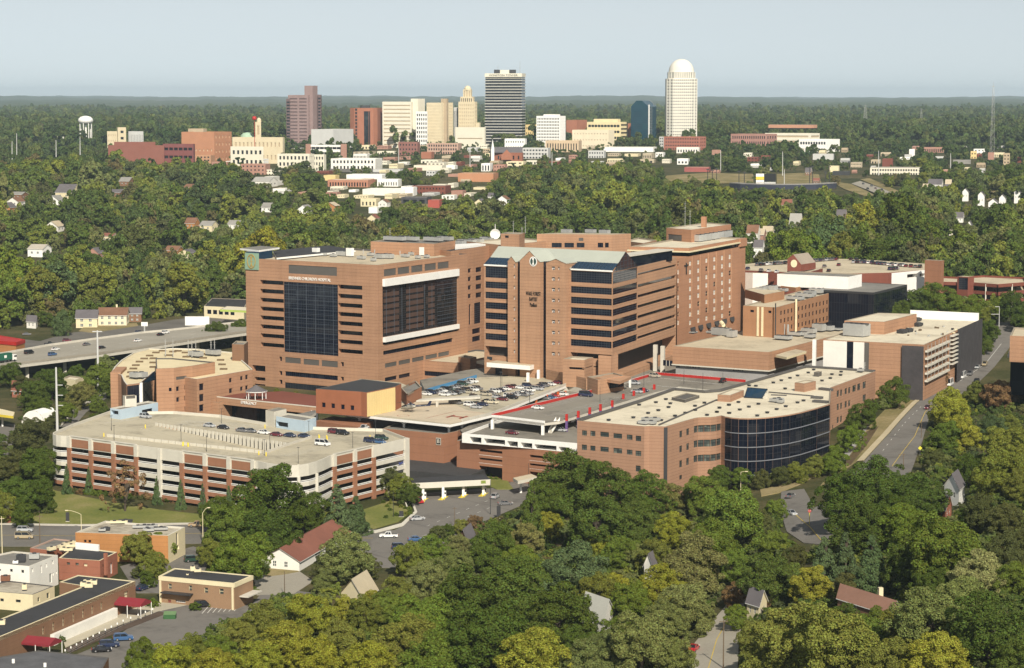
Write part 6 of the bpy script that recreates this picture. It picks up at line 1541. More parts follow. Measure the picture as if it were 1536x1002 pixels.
def car(kind,colour,label,p,d,group=None,name='parked_car'):
 d=Vector((d[0],d[1])).normalized(); rz=math.atan2(d.y,d.x); key=(kind,colour)
 if key in PROTO:
  o=copytree(PROTO[key],p,rz)
  for k in ('label', 'group'):
   if k in o: del o[k]
 else: o=PROTO[key]=car_proto(kind,colour); o.location=p; o.rotation_euler=(0,0,rz)
 o.name=name
 cat={'car': 'car', 'suv': 'car', 'van': 'van', 'pickup': 'pickup truck', 'bus': 'minibus'}[kind]
 tag(o,label,cat,group); return o
ORD=['', 'second ', 'third ', 'fourth ', 'fifth ', 'sixth ', 'seventh ', 'eighth ', 'ninth ', 'tenth ', 'eleventh ', 'twelfth ']
KN={'car': 'car', 'suv': 'tall car', 'van': 'van', 'pickup': 'pickup', 'bus': 'minibus'}
def lot(cars,z,where,group,axes,tile=None,name='parked_car'):
 """cars: (x, y, kind, colour[, axis]); same looking ones are told apart by their order from the left"""
 seen={}; cars=sorted(cars,key=lambda c: c[0]); tot={}
 for c in cars: tot[(c[2],c[3])]=tot.get((c[2],c[3]),0)+1
 for c in cars:
  px=tile(c[0],c[1]) if tile else (c[0],c[1]); p=P(*px,z) if z is not None else G(*px)
  if z is None: p.z+=.16
  ax=axes[c[4]] if len(c)>4 and isinstance(c[4],int) else (c[4] if len(c)>4 else axes[0])
  k=(c[2],c[3]); i=seen.get(k,0); seen[k]=i+1
  col=c[3].replace('_', ' ')
  o=ORD[min(i,11)] if tot[k]>1 else ''
  lab=f"{o}{col} {KN[c[2]]} {'from the left ' if o else ('leftmost such ' if tot[k] > 1 else '')}{where}" if tot[k] == 1 or o else f"leftmost {col} {KN[c[2]]} {where}"
  car(c[2],c[3],lab,p,ax,group,name)
axL,axR=w0,rw
lot([(475,556, 'car', 'white'),(560,545, 'car', 'grey'),(620,527, 'car', 'white'),(690,512, 'car', 'dark_green'),(725,500, 'car', 'silver'),(805,468, 'suv', 'dark_green'),(895,445, 'suv', 'white'),
 (790,535, 'suv', 'grey'),(842,525, 'suv', 'black'),(898,520, 'suv', 'white'),(935,510, 'suv', 'grey'),(1012,560, 'suv', 'beige'),(1100,535, 'suv', 'white'),(1142,524, 'car', 'navy'),(1190,512, 'car', 'white'),(1225,495, 'car', 'maroon'),(1262,490, 'car', 'black'),
 (1225,578, 'suv', 'white'),(1308,553, 'car', 'white'),(1360,540, 'car', 'white'),(1440,508, 'car', 'green'),(1500,488, 'car', 'navy'),(915,592, 'suv', 'black'),(742,635, 'van', 'grey'),(925,675, 'car', 'silver'),(985,652, 'car', 'navy'),(1065,632, 'pickup', 'cream'),(1595,470, 'car', 'white'),(1660,455, 'car', 'maroon'),(515,546, 'suv', 'navy'),(592,536, 'car', 'silver'),(655,520, 'suv', 'black'),(765,486, 'car', 'grey'),(850,455, 'car', 'silver'),(1055,548, 'car', 'grey'),(1270,565, 'car', 'silver'),(1405,525, 'suv', 'white'),(1470,497, 'car', 'dark_green'),(1540,480, 'suv', 'grey'),(865,540, 'car', 'beige'),(1350,565, 'car', 'grey'),(1395,552, 'car', 'silver'),(1250,590, 'suv', 'black'),(1480,512, 'suv', 'silver'),(1165,605, 'car', 'maroon'),(1120,585, 'car', 'silver'),(870,655, 'suv', 'white'),(700,555, 'car', 'silver'),(640,562, 'car', 'white'),(745,548, 'car', 'black'),(1330,500, 'car', 'white'),(1390,485, 'suv', 'navy'),(1030,625, 'car', 'black')],
 HZ+.02, 'on the visitor parking deck', 'cars on the visitor deck', [axL,axR],tg)
lot([(440,778, 'car', 'white', 1),(885,650, 'car', 'blue'),(985,618, 'car', 'white'),(820,655, 'car', 'grey'),(910,632, 'car', 'red')],14.25, 'in the lower lane beside the orange posts', 'cars in the lower lane', [axL,axR],th)
lot([(760,742, 'car', 'white'),(1195,628, 'van', 'navy'),(1400,575, 'car', 'black')],18.65, 'on the left side of the red rimmed deck', 'cars on the red rimmed deck', [axL,axR],th)
lot([(430,580, 'suv', 'silver'),(615,516, 'suv', 'beige'),(508,645, 'car', 'navy'),(452,655, 'car', 'silver'),(1225,560, 'pickup', 'black', 1)],18.65, 'on the right side of the red rimmed deck', 'cars on the red rimmed deck', [axL,axR],ti)
lot([(890,308, 'car', 'maroon'),(1325,282, 'car', 'silver'),(1420,205, 'car', 'white', 1),(1460,190, 'car', 'white', 1)],14.45, 'on the middle deck below the red rim', 'cars on the middle deck', [axL,axR],tm)
lot([(325,303, 'car', 'silver'),(450,320, 'car', 'black'),(620,346, 'car', 'grey'),(695,352, 'car', 'grey'),(815,366, 'car', 'white'),(930,384, 'car', 'maroon'),(1050,392, 'car', 'navy'),(1180,398, 'car', 'navy'),(1345,470, 'van', 'white', 0)],16.42, 'on the rounded garage top deck', 'cars on the rounded garage deck', [axL,axR],tk)
lot([(370,362, 'suv', 'maroon'),(445,372, 'suv', 'black'),(635,328, 'pickup', 'white', 1),(695,442, 'suv', 'navy'),(795,418, 'suv', 'dark_green'),(775,450, 'car', 'blue')],16.42, 'at the right end of the rounded garage deck', 'cars on the rounded garage deck', [axL,axR],tl)
car('suv', 'silver', 'silver tall car in front of the far blue stair lobby', P(*tj(950,402),16.42),axL, 'cars on the rounded garage deck')
hd_=(hu[3]-hu[2])
lot([(262,545, 'van', 'black'),(500,512, 'car', 'white'),(472,560, 'suv', 'blue'),(780,468, 'car', 'grey'),(915,497, 'car', 'black'),(1240,435, 'car', 'white'),(1445,380, 'car', 'black'),(1490,362, 'suv', 'white')],Hz+.03, 'driving on the highway viaduct', 'cars on the highway', [hd_],x1, 'moving_car')
lot([(605,438, 'suv', 'maroon'),(445,466, 'pickup', 'black'),(240,378, 'car', 'grey'),(1255,364, 'suv', 'navy')],None, 'on the street above the highway', 'cars above the highway', [(1,.1)],x1)
lot([(225,350, 'suv', 'silver'),(220,412, 'van', 'gold')],None, 'on the street beside the lawn', None,[(1,0)],x3, 'moving_car')
lot([(575,305, 'pickup', 'tan', (-1,0)),(535,618, 'suv', 'dark_green', (.8,.3)),(640,548, 'car', 'black', (.3,1)),(82,872, 'car', 'navy', (.4,.9))],None, 'near the orange brick shop', None,[(1,0)],x5)
lot([(915,860, 'car', 'black'),(985,818, 'suv', 'navy'),(1110,758, 'suv', 'blue')],None, 'in the clinic car park beside the bright trees', 'cars in the clinic car park', [(1,.25)],x4)
lot([(305,911, 'suv', 'black', (1,.3)),(362,905, 'suv', 'silver', (.2,1))],None, 'beside the two storey brick clinic', None,[(1,0)])
lot([(628,755, 'suv', 'red', (.5,-1)),(626,781, 'car', 'silver', (1,.5)),(583,807, 'pickup', 'white', (-1,0)),(600,824, 'suv', 'navy', (1,.2)),(624,812, 'car', 'blue', (1,.2)),(743,748, 'suv', 'silver', (.3,1)),(758,758, 'car', 'grey', (1,.2))],None, 'in the toll plaza junction', None,[(1,0)],None, 'moving_car')
rd=(G(1385,607)-G(1318,690))
lot([(1391,614, 'car', 'maroon'),(1424,579, 'bus', 'white', 0),(1443,568, 'bus', 'white', 0),(1455,563, 'suv', 'grey'),(1464.5,575, 'suv', 'black'),(1466,553, 'car', 'silver'),(1477,549, 'suv', 'gold')],None, 'on the road climbing at the right', None,[-(G(1478,546)-G(1440,580))],None, 'moving_car')
lot([(1186,747, 'car', 'grey', (.5,1)),(1187,773, 'car', 'silver', (.4,-1))],None, 'on the lower junction before the oak', None,[(1,0)],None, 'moving_car')
car('car', 'red', 'red car parked at the kerb of the bottom road', G(1041,976)+ez*.16,G(1060,962)-G(1030,990))
rowcars=[]
random.seed(3)
cc_=['black', 'navy', 'grey', 'silver', 'white', 'maroon', 'grey', 'black']
for x0,y0,x1_,y1_,n in ((215,112,470,96,9),(250,160,390,175,3),(700,78,925,62,9),(1085,88,1250,92,6),(1265,98,1530,118,9),(1060,60,1160,75,3)):
 for i in range(n): rowcars.append((lerp(x0,x1_,i/max(1,n-1)),lerp(y0,y1_,i/max(1,n-1)),random.choice(['car', 'suv']),random.choice(cc_)))
for c in rowcars+[(130,145, 'car', 'navy'),(950,112, 'car', 'maroon'),(860,165, 'car', 'black'),(820,125, 'car', 'grey'),(1440,150, 'suv', 'black'),(1470,145, 'car', 'navy')]:
 car(c[2],c[3], 'parked car in the rows on the tan roof deck', P(*tq(c[0],c[1]),41.05),(.35,1), 'cars on the tan roof deck')
for i,(x,y) in enumerate(((340,112),(385,115),(430,118),(475,122),(520,126),(560,128),(600,130),(330,150),(370,146),(395,143))):
 car(random.choice(['car', 'suv']),random.choice(cc_), 'parked car in the rows on the tan roof deck', P(*tr(x,y),41.05),(.35,1), 'cars on the tan roof deck')
for i,(x,y) in enumerate(((500,232),(545,230),(585,226),(625,232),(680,222),(745,215))):
 car(random.choice(['car', 'suv']),cc_[i], 'parked car on the roof of the brown open garage', P(*tr(x,y),36.02),(.35,1), 'cars on the brown garage roof')
for c,px in (('yellow', (160/6+1220,0)),): pass
def stripes(root,tile,z,a,c,n,ln=5.0,m=None,axis=None):
 p0,p1=P(*tile(*a),z),P(*tile(*c),z); b=MB(); d=axis or Vector((axL.x,axL.y)); d=d.normalized(); nn=Vector((-d.y,d.x))*.09
 for i in range(n):
  q=v2(p0).lerp(v2(p1),i/(n-1)); e0,e1=q-d*ln/2,q+d*ln/2; b.face([(*(e0-nn),z),(*(e1-nn),z),(*(e1+nn),z),(*(e0+nn),z)],m or LINEW)
 b.build('parking_marking', root)
for a,c,n in (((470,568),(930,450),17),((780,548),(960,505),9),((1010,570),(1290,490),12),((1180,598),(1520,490),14),((870,690),(1120,630),9)): stripes(HD,tg,HZ+.05,a,c,n)
for a,c,n in (((560,790),(1150,630),20),((880,800),(1500,640),22),((700,760),(1200,625),16)): stripes(DG,th,UZ+.03,a,c,n)
for a,c,n in (((430,590),(620,520),8),((640,520),(1180,575),16),((640,590),(1000,630),12)): stripes(DG,ti,UZ+.03,a,c,n)
for a,c,n in (((100,250),(820,300),26),((40,275),(860,330),26)): stripes(CG,tk,zd+.03,a,c,n,axis=Vector((axR.x,axR.y)))
for a,c,n in (((620,440),(980,400),9),): stripes(CG,tj,zd+.03,a,c,n,axis=Vector((axR.x,axR.y)))
for a,c,n in (((1010,560),(1400,480),12),): stripes(CG,tk,zd+.03,a,c,n)
for u,v in [tj(x,y) for x,y in ((575,570),(948,495),(1285,655),(1335,660))]+[tk(x,y) for x,y in ((90,470),(130,478),(770,555),(835,565),(825,315),(1310,405),(1380,410))]+[tl(x,y) for x,y in ((235,415),(305,420),(690,410))]:
 p=P(u,v,zd); b=MB(); b.tube(p,p+ez*1.3,.2,.2,YELP,8); b.build('yellow_post', CG)
p=P(*x1(60,618),Hz+.02); r=thing('tanker_truck', 'green sided truck with white cab on the highway at the left edge', 'truck', p); d=v2(hd_).normalized()
b=MB(); c_=v2(p)-d*2; GRN=plain('truck_green', (.015,.10,.06),var=.12); b.obox(c_,d,9,2.5,p.z+1.2,p.z+4.2,GRN); b.obox(c_,d,9.1,2.3,p.z+.9,p.z+1.2,DARKM); b.build('box_body', r)
b=MB(); b.obox(v2(p)+d*4.2,d,2.4,2.4,p.z+.7,p.z+3.1,WHITE); b.build('cab', r); b=MB(); b.obox(v2(p)+d*4.6,d,1.7,2.46,p.z+2.0,p.z+2.8,CGL); b.build('window_glass', r)
n_=Vector((-d.y,d.x))
b=MB(); b.obox(c_-n_*1.28,d,1.6,.06,p.z+2.2,p.z+3.4,WHITE); b.build('side_panel', r)
for k in (-5,-3.8,-1,3.9):
 for s in (-1,1):
  q=v2(p)+d*k+n_*s*1.1; b=MB(); b.tube((*(q),p.z+.5),(*(q+n_*s*.3),p.z+.5),.5,.5,TYRE,10); b.build('wheel', r)
p=P(*tg(330,705),HZ+.03); hd2=Vector((-1,.25,0)).normalized(); hn=Vector((-hd2.y,hd2.x,0)); r=thing('helicopter', 'grey and navy ambulance helicopter resting on the roof pad', 'helicopter', p)
NAVYP=paint('heli_navy', (.015,.02,.05)); SILP=paint('heli_silver', (.2,.19,.16))
def hp_(x,y,z): return p+hd2*x+hn*y+ez*z
def hull(stn,m,name,part=None,n=10):
 b=MB(); rs=[[hp_(x,w*math.cos(2*math.pi*i/n),zc+h*math.sin(2*math.pi*i/n)) for i in range(n)] for x,w,zc,h in stn]
 for s,t in zip(rs,rs[1:]):
  for i in range(n): b.face([s[i],s[(i+1) % n],t[(i+1) % n],t[i]],m)
 b.face(rs[0],m); b.face(rs[-1],m); return b.build(name,r,smooth=True)
hull([(3.6,.1,1.3,.1),(3.2,.6,1.35,.5),(2.2,.95,1.55,.85),(.6,1.05,1.75,1.0),(-1,.95,1.9,.85),(-2.2,.5,2.1,.45),(-2.5,.3,2.15,.3)],SILP, 'fuselage')
hull([(-2.2,.38,2.15,.36),(-5,.25,2.35,.24),(-7,.18,2.5,.2)],NAVYP, 'tail_boom')
hull([(3.0,.62,1.75,.3),(2.4,.85,1.9,.48),(1.5,.97,2.05,.5),(.9,1.0,2.1,.46)],CGL, 'windscreen')
hull([(.9,.5,2.75,.25),(-.4,.6,2.85,.35),(-1.8,.4,2.6,.25)],NAVYP, 'engine_cowl')
b=MB(); b.face([hp_(-6.2,.05,2.4),hp_(-7.6,.05,2.3),hp_(-8.2,.05,4.2),hp_(-7.4,.05,4.2)],NAVYP); b.face([hp_(-6.2,-.05,2.4),hp_(-7.6,-.05,2.3),hp_(-8.2,-.05,4.2),hp_(-7.4,-.05,4.2)],NAVYP); b.build('tail_fin', r)
for s in (-1,1):
 b=MB(); b.bar(hp_(-1.6,s*1.15,.1),hp_(2.4,s*1.15,.1),.14,DARKM); b.bar(hp_(-.8,s*1.15,.1),hp_(-.8,s*.5,1.1),.1,DARKM); b.bar(hp_(1.4,s*1.15,.1),hp_(1.4,s*.5,1.0),.1,DARKM); b.build('skid', r)
b=MB(); b.tube(hp_(-.1,0,2.9),hp_(-.1,0,3.6),.15,.15,DARKM); b.build('rotor_mast', r)
for k in range(4):
 t=k*math.pi/2+.5; b=MB(); b.bar(hp_(-.1,0,3.55),hp_(-.1+5.0*math.cos(t),5.0*math.sin(t),3.4),.3,DARKM,.06); b.build('rotor_blade', r)
p=G(1416,556); r=thing('lift_platform', 'orange work platform machine at the foot of the scaffold', 'work platform', p); OR_=plain('machine_orange', (.6,.08,.02),var=.12)
b=MB(); b.obox((p.x,p.y),(1,.3),2.6,1.6,p.z+.5,p.z+1.4,OR_); b.build('chassis', r); b=MB(); b.bar(p+Vector((0,0,1.4)),p+Vector((.8,0,3.2)),.35,OR_); b.build('boom', r)
for dx in (-.9,.9):
 for dy in (-.7,.7): b=MB(); b.tube((p.x+dx,p.y+dy-.2,p.z+.45),(p.x+dx,p.y+dy+.2,p.z+.45),.45,.45,TYRE,10); b.build('wheel', r)
y1,y2,y3,y4,y5,y6,y7,y8=T(400,80),T(600,80),T(820,80),T(150,140),T(400,200),T(640,200),T(1040,170),T(1280,170)
MAUVE=plain('mauve_brick', (.27,.19,.18),var=.1); MAUVED=plain('dark_mauve', (.15,.105,.105),var=.1)
ORED=plain('orange_red_brick', (.33,.135,.08),var=.12); BEIGE=plain('beige_stone', (.62,.53,.36),var=.08); BEIGED=plain('tan_stone', (.42,.33,.22),var=.1)
IVORY=plain('ivory_stone', (.68,.64,.52),var=.06); LGREY=plain('light_grey_panel', (.5,.5,.48),var=.08); NAVYG=glass('navy_glass', (.01,.05,.075),blind=(.014,.07,.095),cell=9)
DGL=glass('dark_office_glass', (.012,.014,.018),blind=(.04,.045,.045),cell=5)
MRED=plain('maroon_cladding', (.23,.09,.065),var=.1); TANR=plain('tan_town_roof', (.45,.38,.27),var=.15); GRYR=plain('grey_town_roof', (.25,.24,.22),var=.2)
PINKB=plain('pink_brick', (.36,.2,.15),var=.12)
def dt(name,label,uL,uF,uR,vt,vb,wm,rm=None,left=None,right=None,Y=None,sl=.3,sr=1.2,cat='building', group=None,root=None,gm=None,clear=True,wname='wall', z0=None,dep=None):
 """far block: left corner, front corner, right corner (pixel columns), top and bottom rows; left/right = (columns, rows, gap share x, gap share z)"""
 Y=Y or G(uF,vb).y
 b_=PY(uF,vt,Y); zt=b_.z
 xl=(uL-768)/F*Y; wl=b_.x-xl; a=Vector((xl-0,Y+sl*wl,zt)); a.x=(uL-768)/F*a.y
 if uR>uF+.3:
  wr=(uR-uF)/F*Y; c=Vector((0,Y+sr*wr+4,zt)); c.x=(uR-768)/F*c.y
 else: c=Vector((b_.x+.22*(dep or wl) , Y+(dep or max(12,wl*.8)),zt))
 d=a+c-b_; zb=z0 if z0 is not None else min(gz(a.x,a.y),gz(b_.x,b_.y),gz(c.x,c.y))-2
 q=[a,b_,c,d]; root=root or thing(name,label,cat,cen(q,max(zb,0)),group); w=MB(); gl=MB()
 for i in range(4):
  A0,B0=q[i],q[(i+1) % 4]; L=(v2(B0)-v2(A0)).length; hs=[]; sp=(left,right)[i] if i<2 else None
  if sp:
   nx,nz_,gx,gzz=sp[:4]; zb_=sp[4] if len(sp)>4 else .06; top_=sp[5] if len(sp)>5 else .04
   z_lo,z_hi=lerp(zb,zt,zb_),lerp(zt,zb,top_); m_=.03*L
   for k in range(nx):
    for j in range(nz_):
     cx0,cx1=m_+(L-2*m_)*k/nx,m_+(L-2*m_)*(k+1)/nx; cz0,cz1=lerp(z_lo,z_hi,j/nz_),lerp(z_lo,z_hi,(j+1)/nz_)
     ex,ez_=(cx1-cx0)*(1-gx)/2,(cz1-cz0)*(1-gzz)/2
     hs.append(dict(s0=cx0+ex,s1=cx1-ex,z0=cz0+ez_,z1=cz1-ez_,kind='dark', depth=.8,mat=gm or DGL,fr=None,into='skip'))
  facade(w,root,A0,B0,zb,zt,hs,wm)
 w.build(wname,root)
 if left or right: gl.prism(inset(q,.78),zb,zt-1.2,gm or DGL); gl.build('glazing', root)
 if left is False and False: pass
 roof(root,q,zt,rm or TANR,.8 if zt-zb>12 else .3,.6,wm, 'roof' if wname == 'wall' else wname + '_roof')
 if clear and root.get('label'): CLEAR.append((uL,vt,max(uR,uF),vb,Y)+((.55,) if group and 'small' in group else ()))
 return root
YD=3500
r=dt('apartment_tower', 'tall mauve brick tower with stacked balconies and a higher windowless core', 434,462,479,142.5,214,MAUVE,GRYR,(2,15,.8,.45),(2,15,.6,.5),YD,gm=MAUVED)
dt('', '', 458.5,469,478,128.5,214,MAUVE,GRYR,None,None,YD+3,root=r,wname='core'); dt('', '', 431,435,437,148,214,MAUVED,GRYR,(1,15,.9,.5),None,YD+6,root=r,wname='balcony_stack'); dt('', '', 478,481,484,142,214,MAUVED,GRYR,(1,15,.9,.5),(1,15,.9,.5),YD+12,root=r,wname='balcony_stack')
r=thing('hotel_tower', 'orange red faceted brick hotel block with dark central window bay', 'building', PY(545,200,YD));
oc=[PY(u,162,YD+dy) for u,dy in ((525,8),(531,2),(537,0),(553,0),(560,3),(566,12))]; oc+=[p+Vector((8,45,0)) for p in oc[::-1]]
w=MB(); gl=MB(); zt=oc[2].z
for i in range(len(oc)):
 A0,B0=oc[i],oc[(i+1) % len(oc)]; L=(v2(B0)-v2(A0)).length; hs=[]
 if i == 1: hs=[dict(s0=L*.25,s1=L*.75,z0=lerp(50,zt,j/12)+.8,z1=lerp(50,zt,(j+1)/12)-.8,kind='dark', depth=.8,mat=DGL,fr=None,into='skip') for j in range(12)]
 if i == 2: hs=[dict(s0=L*.55,s1=L*.98,z0=52,z1=zt-5,kind='dark', depth=.8,mat=glass('brown_office_glass', (.05,.02,.015)),fr=None,into='skip')]
 if i == 3: hs=[dict(s0=.1,s1=L*.3,z0=52,z1=zt-5,kind='dark', depth=.8,mat=MATS['brown_office_glass'],fr=None,into='skip')]
 facade(w,r,A0,B0,45,zt,hs,ORED)
w.build('wall', r); gl.prism(inset(oc,.78),45,zt-1.2,DGL); gl.build('glazing', r); roof(r,oc,zt,GRYR,1,.6,ORED)
b=MB(); p=PY(548,161,YD+20); b.obox((p.x,p.y),(1,.2),14,10,zt-1,zt+4,DARKM); b.build('rooftop_unit', r); CLEAR.append((525,162,566,198,YD))
r=dt('office_block', 'broad ivory office block with thin window lines beside a taller ivory slab', 574.5,617,622,152.5,207,IVORY,RCREAM,(1,11,.98,.28),None,YD,gm=BEIGED); dt('', '', 617,627,638,148,207,IVORY,RCREAM,None,None,YD+4,root=r,wname='stair_slab')
dt('grid_office', 'narrow white office block with square dark windows in a tight grid', 624.5,641,642,167,206,WHITE,RCREAM,(5,8,.55,.55),None,YD-40)
r=dt('stone_office', 'cream stone office block with punched windows and brown corner slab', 640.5,662,680,154,207,BEIGE,RCREAM,(12,14,.25,.3),(8,14,.4,.3),YD-20,gm=BEIGED); dt('', '', 662,670,673,148,207,BEIGED,RCREAM,None,None,YD-16,root=r,wname='corner_slab')
dt('grey_office', 'slim pale grey office wedge left of the stepped stone tower', 681,690,695,161,207,LGREY,RCREAM,(3,1,.4,.9),(2,1,.4,.9),YD+20)
r=dt('stepped_tower', 'stepped cream stone tower with domed crown beside the black striped tower', 688,712,716,152.5,207,BEIGE,RCREAM,(7,12,.35,.5),(2,12,.35,.5),YD,gm=BEIGED)
dt('', '', 691,709,712,145,160,BEIGE,RCREAM,(6,1,.45,.6),None,YD+4,root=r,wname='upper_stage', z0=PY(700,154,YD).z-2,gm=DGL); dt('', '', 695,706,708.5,134,150,BEIGE,RCREAM,(3,1,.4,.8),None,YD+8,root=r,wname='crown_stage', z0=PY(700,147,YD).z-3,gm=BEIGED)
b=MB(); p=PY(701.5,134,YD+14); b.lathe(p,[(5.6,-1),(5.2,2),(3.4,4.5),(0,6)],BEIGE,12); b.build('dome', r)
dt('', '', 714,719,721,184,207,BEIGE,RCREAM,None,None,YD+2,root=r,wname='side_wing')
dt('stone_hall', 'long low cream stone hall in front of the stepped tower', 683,727,729,191,215,IVORY,RCREAM,(1,1,.9,.05),None,YD-120,gm=BEIGED)
r=thing('striped_tower', 'tall black tower with white floor bands and its name in letters across the top', 'building', PY(757,205,YD))
a,b_,c=PY(727,110,YD+12),PY(783,110,YD),PY(788.5,110,YD+26); a.z=c.z=b_.z; q=[a,b_,c,a+c-b_]; zt=b_.z
core=inset(q,.9); b=MB(); b.prism(core,40,zt-1,DGL); b.build('glazing', r)
n=25; zl=PY(757,118.5,YD).z
for k in range(n):
 z_=lerp(46,zl,(k+.5)/n); b=MB(); b.prism([v2(p) for p in q],z_-.75,z_+.55,plain('grey_floor_band', (.47,.46,.42),var=.06)); b.build('floor_band', r)
b=MB(); b.prism([v2(p) for p in q],zl+1,zl+1.6,IVORY); b.prism([v2(p) for p in inset(q,-.02)],zl+3.2,zt,IVORY,mtop=GRYR); b.build('top_band', r)
text('WINSTON TOWER', 3.6,BLACK,r,onwall(a,b_,755,113,.3),wdir(a,b_),fit=45)
for u0,u1,v in ((741,750,106.5),(764,774,106.5)):
 p,q_=PY(u0,v,YD+12),PY(u1,v,YD+12); b=MB(); b.obox(((p.x+q_.x)/2,p.y),(1,0),q_.x-p.x,6,zt-.8,p.z+2,DARKM); b.build('rooftop_unit', r)
p,q_=PY(750,106,YD+14),PY(764,106,YD+14); b=MB(); b.obox(((p.x+q_.x)/2,p.y),(1,0),q_.x-p.x,8,zt-.8,p.z+1,IVORY); b.build('penthouse', r)
for u,v in ((747,98),(780,92)):
 p=PY(u,v,YD+10); b=MB(); b.tube((p.x,p.y,zt-1),p,.4,.2,STEEL,6); b.build('antenna', r)
CLEAR.append((727,108,788,206,YD))
r=dt('yellow_office', 'small yellow office block squeezed right of the striped tower', 788,800,804.5,187,207,CREAMY,RCREAM,(4,4,.4,.4),None,YD+60)
r=dt('white_office', 'white cube office block with a regular grid of dark windows', 804.5,840,848,174,219,WHITE,RCREAM,(14,10,.6,.55),(5,10,.3,.3),YD-150); dt('', '', 815,833,840,171.5,178,WHITE,RCREAM,None,None,YD-146,root=r,wname='penthouse', z0=PY(822,176,YD).z)
dt('red_office', 'red brick block with dark side half hidden by the white cube', 849,865,880,180,206,ORED,GRYR,None,None,YD+40)
r=dt('cream_office', 'wide yellowish cream office block with dark window bands', 880,931,941,183,212,plain('yellow_stone', (.68,.58,.34),var=.08),RCREAM,(10,4,.85,.4),(1,6,.95,.4),YD-30); dt('', '', 890,927,930,178.5,186,MATS['yellow_stone'],RCREAM,None,None,YD-24,root=r,wname='penthouse', z0=PY(900,184,YD).z)
dt('cream_office', 'lower cream block with shaded side in front of the yellowish office', 858,913,921,195,218,plain('warm_cream', (.68,.6,.44),var=.06),RCREAM,(12,3,.3,.2),None,YD-160,gm=BEIGED)
dt('red_office', 'narrow red block at the left foot of the navy glass tower', 940,946,947,185,209,ORED,GRYR,None,None,YD+30)
r=thing('navy_tower', 'dark navy glass tower with chamfered top and pale edge strip', 'building', PY(960,215,YD)); a,b_=PY(946.5,160,YD-40),PY(973,160,YD-60); zsh=b_.z; zpk=PY(957,151,YD-50).z; bk_=Vector((14,38,0))
b=MB(); l0,r0_=Vector((a.x,a.y,40)),Vector((b_.x,b_.y,40)); A1,B1_=Vector((a.x,a.y,zsh)),Vector((b_.x,b_.y,zsh)); p0,p1=A1.lerp(B1_,.3),A1.lerp(B1_,.62); p0.z=p1.z=zpk
fr_=[l0,r0_,B1_,p1,p0,A1]; b.face(fr_,NAVYG); b.face([p+bk_ for p in fr_],NAVYG)
for i in range(6):
 j=(i+1) % 6; b.face([fr_[i],fr_[j],fr_[j]+bk_,fr_[i]+bk_],NAVYG)
b.build('glazing', r)
for k in range(1,22):
 z_=lerp(45,zsh,k/22); bb=MB(); bb.bar((a.x,a.y-.1,z_),(b_.x,b_.y-.1,z_),.35,plain('navy_mullion', (.02,.05,.09),var=.1)); bb.bar((b_.x+.1,b_.y,z_),(b_.x+bk_.x+.1,b_.y+bk_.y,z_),.35,MATS['navy_mullion']); bb.build('floor_line', r)
b=MB(); b.obox((b_.x+.6,b_.y+1.2),(1,0),2.4,2.4,40,zsh+3,LGREY); b.build('edge_strip', r)
b=MB(); arc(b,B1_+Vector((1,6,0)),Vector((1,.8,0)).normalized(),ez,10,9,math.pi*.5,0,.4,STEEL); b.build('roof_arch', r); CLEAR.append((946,151,979,219,YD-60))
r=thing('domed_tower', 'tallest white tower with gridded windows and a smooth white dome', 'building', PY(1024,205,YD)); yd=YD-20
def octo(u0,u1,v,dy=0,ch=.2):
 x0,x1_=PY(u0,v,yd).x,PY(u1,v,yd).x; w_=x1_-x0; y0=yd+dy; z_=PY(u0,v,yd).z; c_=w_*ch
 return [Vector((x,y,z_)) for x,y in ((x0,y0+c_),(x0+c_,y0),(x1_-c_,y0),(x1_,y0+c_),(x1_,y0+w_-c_),(x1_-c_,y0+w_),(x0+c_,y0+w_),(x0,y0+w_-c_))]
for nm,u0,u1,vt,zb,nz_ in (('shaft', 1000.5,1047,118,44,24),('upper_stage', 1003.5,1044,108,None,3)):
 oq=octo(u0,u1,vt,0 if nm == 'shaft' else 3); zt=oq[0].z; zb=zb if zb is not None else PY(1020,119,yd).z-1; w=MB(); gl=MB()
 for i in range(8):
  A0,B0=oq[i],oq[(i+1) % 8]; L=(v2(B0)-v2(A0)).length; nx={0: 2,1: 9,2: 2}.get(i,0); hs=[]
  for k in range(nx):
   for j in range(nz_):
    zc=lerp(zb+3,zt,(j+.5)/nz_); h_=(zt-zb)/nz_; s_=L*(k+.5)/nx; hs.append(dict(s0=s_-L/nx*.27,s1=s_+L/nx*.27,z0=zc-h_*.26,z1=zc+h_*.26,kind='dark', depth=.7,mat=glass('pale_office_glass', (.1,.095,.085),blind=(.3,.28,.24),cell=7.3),fr=None,into='skip'))
  facade(w,r,A0,B0,zb,zt,hs,plain('white_granite', (.72,.69,.6),var=.05))
 w.face([p for p in oq],MATS['white_granite']); w.build(nm,r); gl.prism(inset(oq,.68),zb,zt-1,MATS['pale_office_glass']); gl.build('glazing', r)
oq=octo(1004.5,1043,108,4); cx_=sum((p for p in oq),Vector())/8; rd_=(oq[3].x-oq[0].x)/2; hh_=PY(1024,88,yd).z-oq[0].z
b=MB(); b.lathe((cx_.x,cx_.y,oq[0].z),[(rd_,-.2)]+[(rd_*math.cos(t),hh_*math.sin(t)) for t in [math.pi/2*i/9 for i in range(1,9)]]+[(0,hh_)],MATS['white_granite'],24); b.build('dome', r,smooth=True)
CLEAR.append((1000,88,1047,205,yd))
dt('brick_podium_block', 'red brick office block at the foot of the white domed tower', 995,1050,1058,205,228,plain('podium_brick', (.33,.13,.09),var=.1),RCREAM,(14,4,.55,.4),(3,4,.5,.4),YD-230)
